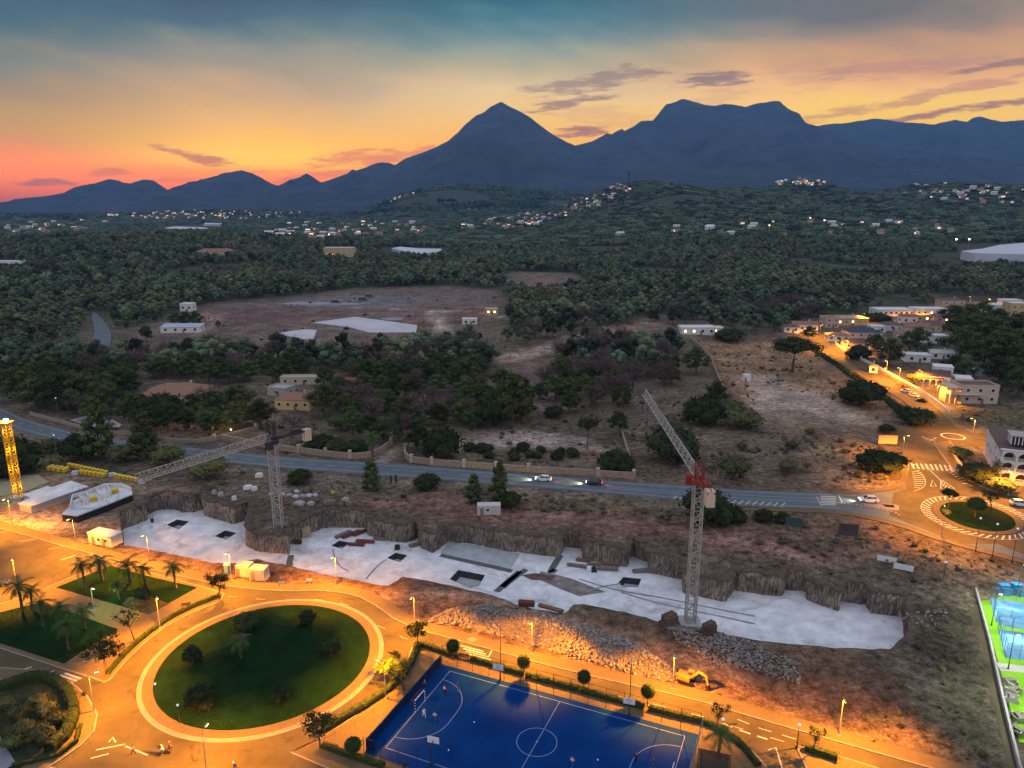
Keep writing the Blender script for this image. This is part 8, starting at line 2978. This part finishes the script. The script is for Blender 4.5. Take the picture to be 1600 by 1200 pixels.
# leafy verge between the sandy clearing and the lane
vg = smooth_line([at(*p)[:2] for p in ((1272, 545), (1312, 572), (1350, 598), (1390, 626), (1425, 655))], 1)
pts = []
for x, y_ in resample(vg, .8):
    for _ in range(3):
        pts.append((x + r_.uniform(-2.5, 1.0), y_ + r_.uniform(-2, 1), 0 + h1(x, y_), r_.uniform(1.2, 2.6), r_.rand() * 6, int(r_.rand() * 3.99)))
TF2 = [tuft(30 + i, HEDGE) for i in range(4)]
scatter('verge_bushes', pts, TF2, 'dark overgrown verge along the left side of the lane')
tag(recenter(leaf_o := (lambda b_: (leafcloud(b_, (*P(1413, 607), 1.3), 2.4, 500, .16, random.Random(3), (1.8, 1, .6), .3), b_)[1])(MB()).build('bougainvillea', RED_FL)), 'purple red bougainvillea hanging over the lane wall', 'shrub')

# ---- rubble
def rock(seed):
    q_ = random.Random(seed)
    b_ = MB().ico((0, 0, 0), .5, 2 if seed % 2 else 1, .22, (1, .8, .7), q_)
    return bpy.data.objects.new('rock', raw(b_, 'rock', PEBBLE))


RK = [rock(i) for i in range(6)]
gx_, gy_ = np.meshgrid(np.arange(min(p[0] for p in mp_), max(p[0] for p in mp_), .36), np.arange(min(p[1] for p in mp_), max(p[1] for p in mp_), .36))
A = np.c_[gx_.ravel(), gy_.ravel()]
A = A[inside(A[:, 0], A[:, 1], mp_)]
A = A + r_.uniform(-.3, .3, A.shape)
mh = mound_h(A[:, 0], A[:, 1])
pts = [(a, b_, c + .1, .20 + .75 * q ** 2.4, w, int(v * 5.99)) for (a, b_), c, q, w, v in zip(A, mh, r_.rand(len(A)), r_.rand(len(A)) * 6.28, r_.rand(len(A)))]
mb_ = MB()
gx_ = np.arange(min(p[0] for p in mp_) - 1, max(p[0] for p in mp_) + 1, 1.0)
gy_ = np.arange(min(p[1] for p in mp_) - 1, max(p[1] for p in mp_) + 1, 1.0)
GX2, GY2 = np.meshgrid(gx_, gy_)
MH = mound_h(GX2.ravel(), GY2.ravel()).reshape(GX2.shape)
w_ = len(gx_)
mb_.v = [(float(a), float(b_), float(c)) for a, b_, c in zip(GX2.ravel(), GY2.ravel(), MH.ravel())]
for j in range(len(gy_) - 1):
    for i in range(w_ - 1):
        if max(MH[j, i], MH[j + 1, i], MH[j, i + 1]) > -.4:
            mb_.f.append((j * w_ + i, j * w_ + i + 1, (j + 1) * w_ + i + 1, (j + 1) * w_ + i))
            mb_.mi.append(0)
tag(mb_.build('rubble_mound', mat('mound_soil', (.19, .14, .10), .95, .3, 1, .1, 3), smooth=True), 'soil core of the long rubble bank', kind='stuff')
scatter('rubble', pts, RK, 'long bank of broken pale stones beside the lower street')
# second heap, the crane foot and the excavated block
pts = []
for pl, hh, n_ in (([(1035, 980), (1110, 985), (1180, 1005), (1250, 1040), (1250, 1070), (1180, 1050), (1110, 1035), (1060, 1005)], .5, 1700), ([(1400, 600 + 360), (1480, 950), (1480, 975), (1420, 985)], .3, 120), ([(1110, 815), (1180, 822), (1175, 835), (1115, 830)], .2, 60), ([(0, 1062), (30, 1055), (36, 1064), (4, 1078)], .4, 60), ([(600, 770), (900, 790), (1300, 850), (1300, 880), (900, 820), (600, 785)], .1, 260)):
    poly = pxpoly(pl)
    P_ = np.array(poly)
    A = r_.uniform(0, 1, (n_ * 3, 2)) * (P_.max(0) - P_.min(0)) + P_.min(0)
    A = A[inside(A[:, 0], A[:, 1], poly)][:n_]
    for a, b_ in A:
        pts.append((a, b_, r_.uniform(0, hh), .18 + .6 * r_.rand() ** 2.5, r_.rand() * 6, int(r_.rand() * 5.99)))
scatter('loose_stones', pts, [rock(20 + i) for i in range(6)], 'loose broken stones around the foot of the right crane')
for p, s_, lb_ in (((1046, 976), 2.6, 'square cut block of soil left of the foot of the right crane'), ((1108, 990), 2.2, 'rounded soil block right of the foot of the right crane')):
    x, y_ = P(*p)
    b_ = MB()
    b_.box((x, y_, .9), (s_, s_ * .75, 2.2), .4).box((x + .2, y_ + .3, 2.0), (s_ * .8, s_ * .55, .5), .6).box((x, y_ - .2, .2), (s_ * 1.25, s_, .9), .3)
    tag(recenter(b_.build('soil_block', EARTH)), lb_, 'soil block')

# ------------------------------------------------------------------ far towns: small houses, some with lit windows
def far_house_mesh(seed, wallm, roofm, lit, w=11, d=9, h_=6):
    q_ = random.Random(seed)
    b_ = MB()
    b_.box((0, 0, h_ / 2 - 1), (w, d, h_ + 2), mi=0)
    o = roof_mb(w, d, h_, 2.0, 'hip' if seed % 2 else 'gable', .5)
    b_.add([(a, b2 - d / 2, c) for a, b2, c in o.v], o.f, 1)
    for k in range(3):
        b_.box((-w / 2 + (k + .5) * w / 3, -d / 2 - .06, h_ * .5), (1.6, .12, 1.8), mi=2 if k < lit else 3)
    b_.box((w / 2 + .06, 0, h_ * .5), (.12, 1.6, 1.8), mi=3)
    return raw(b_, 'house', [wallm, roofm, WINF if seed % 3 else WINFW, GLASSD])


FHM = [far_house_mesh(1, WALLW, TILE, 2), far_house_mesh(2, WALLB, TILE, 1), far_house_mesh(3, WALLW, ROOFW, 1, 14, 10, 5), far_house_mesh(4, WALLP, TILE, 0), far_house_mesh(5, WALLW, TILED, 3, 12, 9, 7), far_house_mesh(6, WALLW, ROOFW, 0, 16, 10, 6)]
r_ = random.Random(77)
cl = [([(700, 360), (760, 345), (870, 325), (930, 300), (965, 290), (985, 297), (960, 318), (900, 335), (820, 360)], 95, 1.0, 'pale house of the village climbing the hillside below the mast', 'houses of the hillside village', .5),
      ([(1405, 290), (1450, 287), (1600, 288), (1640, 300), (1640, 320), (1500, 320), (1410, 312)], 62, 1.1, 'villa of the lit estate on the right hand hill', 'villas of the right hand hill', .7),
      ([(960, 372), (1100, 350), (1460, 345), (1520, 370), (1400, 378), (1200, 375)], 34, 1.0, 'scattered villa in the forest below the two round hills', 'scattered villas in the forest', .6),
      ([(0, 366), (10, 352), (160, 345), (200, 352), (60, 372)], 30, 1.3, 'house of the hamlet at the left edge of the plain', 'houses of the left hamlet', .6),
      ([(400, 372), (430, 350), (560, 348), (690, 350), (640, 375), (500, 380)], 60, 1.2, 'house in the trees in front of the large valley town', 'houses before the valley town', .6)]
for pl, n_, sc, lb_, gp, plit in cl:
    P_ = np.array(pl)
    c_ = 0
    while c_ < n_:
        px, py = r_.uniform(P_[:, 0].min(), P_[:, 0].max()), r_.uniform(P_[:, 1].min(), P_[:, 1].max())
        if not bool(inside(np.array([px]), np.array([py]), pl)[0]):
            continue
        q = at(px, py)
        c_ += 1
        if q is None:
            continue
        vi = r_.choice([0, 1, 2, 4]) if r_.random() < plit * .7 else r_.choice([3, 5])
        o = bpy.data.objects.new('house', FHM[vi])
        COL.objects.link(o)
        s_ = sc * r_.uniform(.55, 1.0)
        o.location = (q[0], q[1], q[2] + 4.0)
        o.rotation_euler = (0, 0, r_.uniform(-.6, .6))
        o.scale = (s_, s_, s_)
        tag(o, lb_, 'house', gp)
src = []
for i, m_ in enumerate(FHM[:5]):
    src.append(bpy.data.objects.new('town_house', m_))
pts = []
for pl, n_, s_ in (([(170, 340), (180, 322), (300, 306), (420, 300), (600, 302), (640, 312), (560, 330), (420, 345), (250, 345)], 400, .8), ([(1165, 293), (1180, 284), (1230, 281), (1300, 281), (1340, 288), (1330, 294), (1230, 294)], 80, .9), ([(540, 316), (640, 300), (650, 306), (560, 325)], 40, 1.0)):
    P_ = np.array(pl)
    k = 0
    while k < n_:
        px, py = r_.uniform(P_[:, 0].min(), P_[:, 0].max()), r_.uniform(P_[:, 1].min(), P_[:, 1].max())
        if not bool(inside(np.array([px]), np.array([py]), pl)[0]):
            continue
        k += 1
        q = at(px, py)
        if q is None:
            continue
        pts.append((q[0], q[1], q[2] + 9, s_ * r_.uniform(.6, 1.25), r_.uniform(-.6, .6), r_.choice([0, 1, 2, 3, 4, 4])))
scatter('distant_town', pts, src, 'hundreds of tiny lit houses of the valley town below the mountains')
# radio mast on the hillside village
q = at(982, 291)
r = empty('radio_mast', q, 0, 'thin radio mast on the crest above the hillside village', 'mast')
lattice(MB(), (q[0], q[1], q[2]), (q[0], q[1], q[2] + 48), 3.2, 3.2, 12, .7, .4).build('mast', DARKM, r)
MB().box((q[0], q[1], q[2] + 20), (5, 1, 3)).box((q[0], q[1], q[2] + 30), (4, 1, 3)).build('antenna', METAL, r)
for p, lb_ in (((930, 297), 'bright white light on the hill shoulder left of the radio mast'), ((1492, 391), 'bright white floodlight at the polytunnel field, left one'), ((1512, 391), 'bright white floodlight at the polytunnel field, right one'), ((1201, 366), 'orange lit yard in the middle of the forest'), ((1265, 353), 'yellow light in the forest, left of the bright pair'), ((1287, 357), 'bright light in the forest right of the yellow one')):
    q = at(*p)
    r = empty('yard_light', q, 0, lb_, 'light')
    MB().tube([q, (q[0], q[1], q[2] + 16)], [.5, .3], 6).build('post', METAL, r)
    MB().ico((q[0], q[1], q[2] + 17), 2.0 if p[0] < 1100 else 1.5, 1).build('lamp', WINFW if p[0] not in (1201, 1265) else WINF, r)

# ------------------------------------------------------------------ air
hz = MB()
hz.box((0, 6250, 924), (36000, 12900, 1860))
hm = bpy.data.materials.new('haze_air')
hm.use_nodes = True
n, l = hm.node_tree.nodes, hm.node_tree.links
n.remove(n['Principled BSDF'])
pv = n.new('ShaderNodeVolumePrincipled')
pv.inputs['Color'].default_value = (.22, .50, .95, 1)
pv.inputs['Density'].default_value = HAZE
pv.inputs['Anisotropy'].default_value = 0.0
l.new(pv.outputs[0], n['Material Output'].inputs['Volume'])
hobj = hz.build('haze', hm)
tag(hobj, kind='stuff', label='thin blue evening haze filling the valley air')
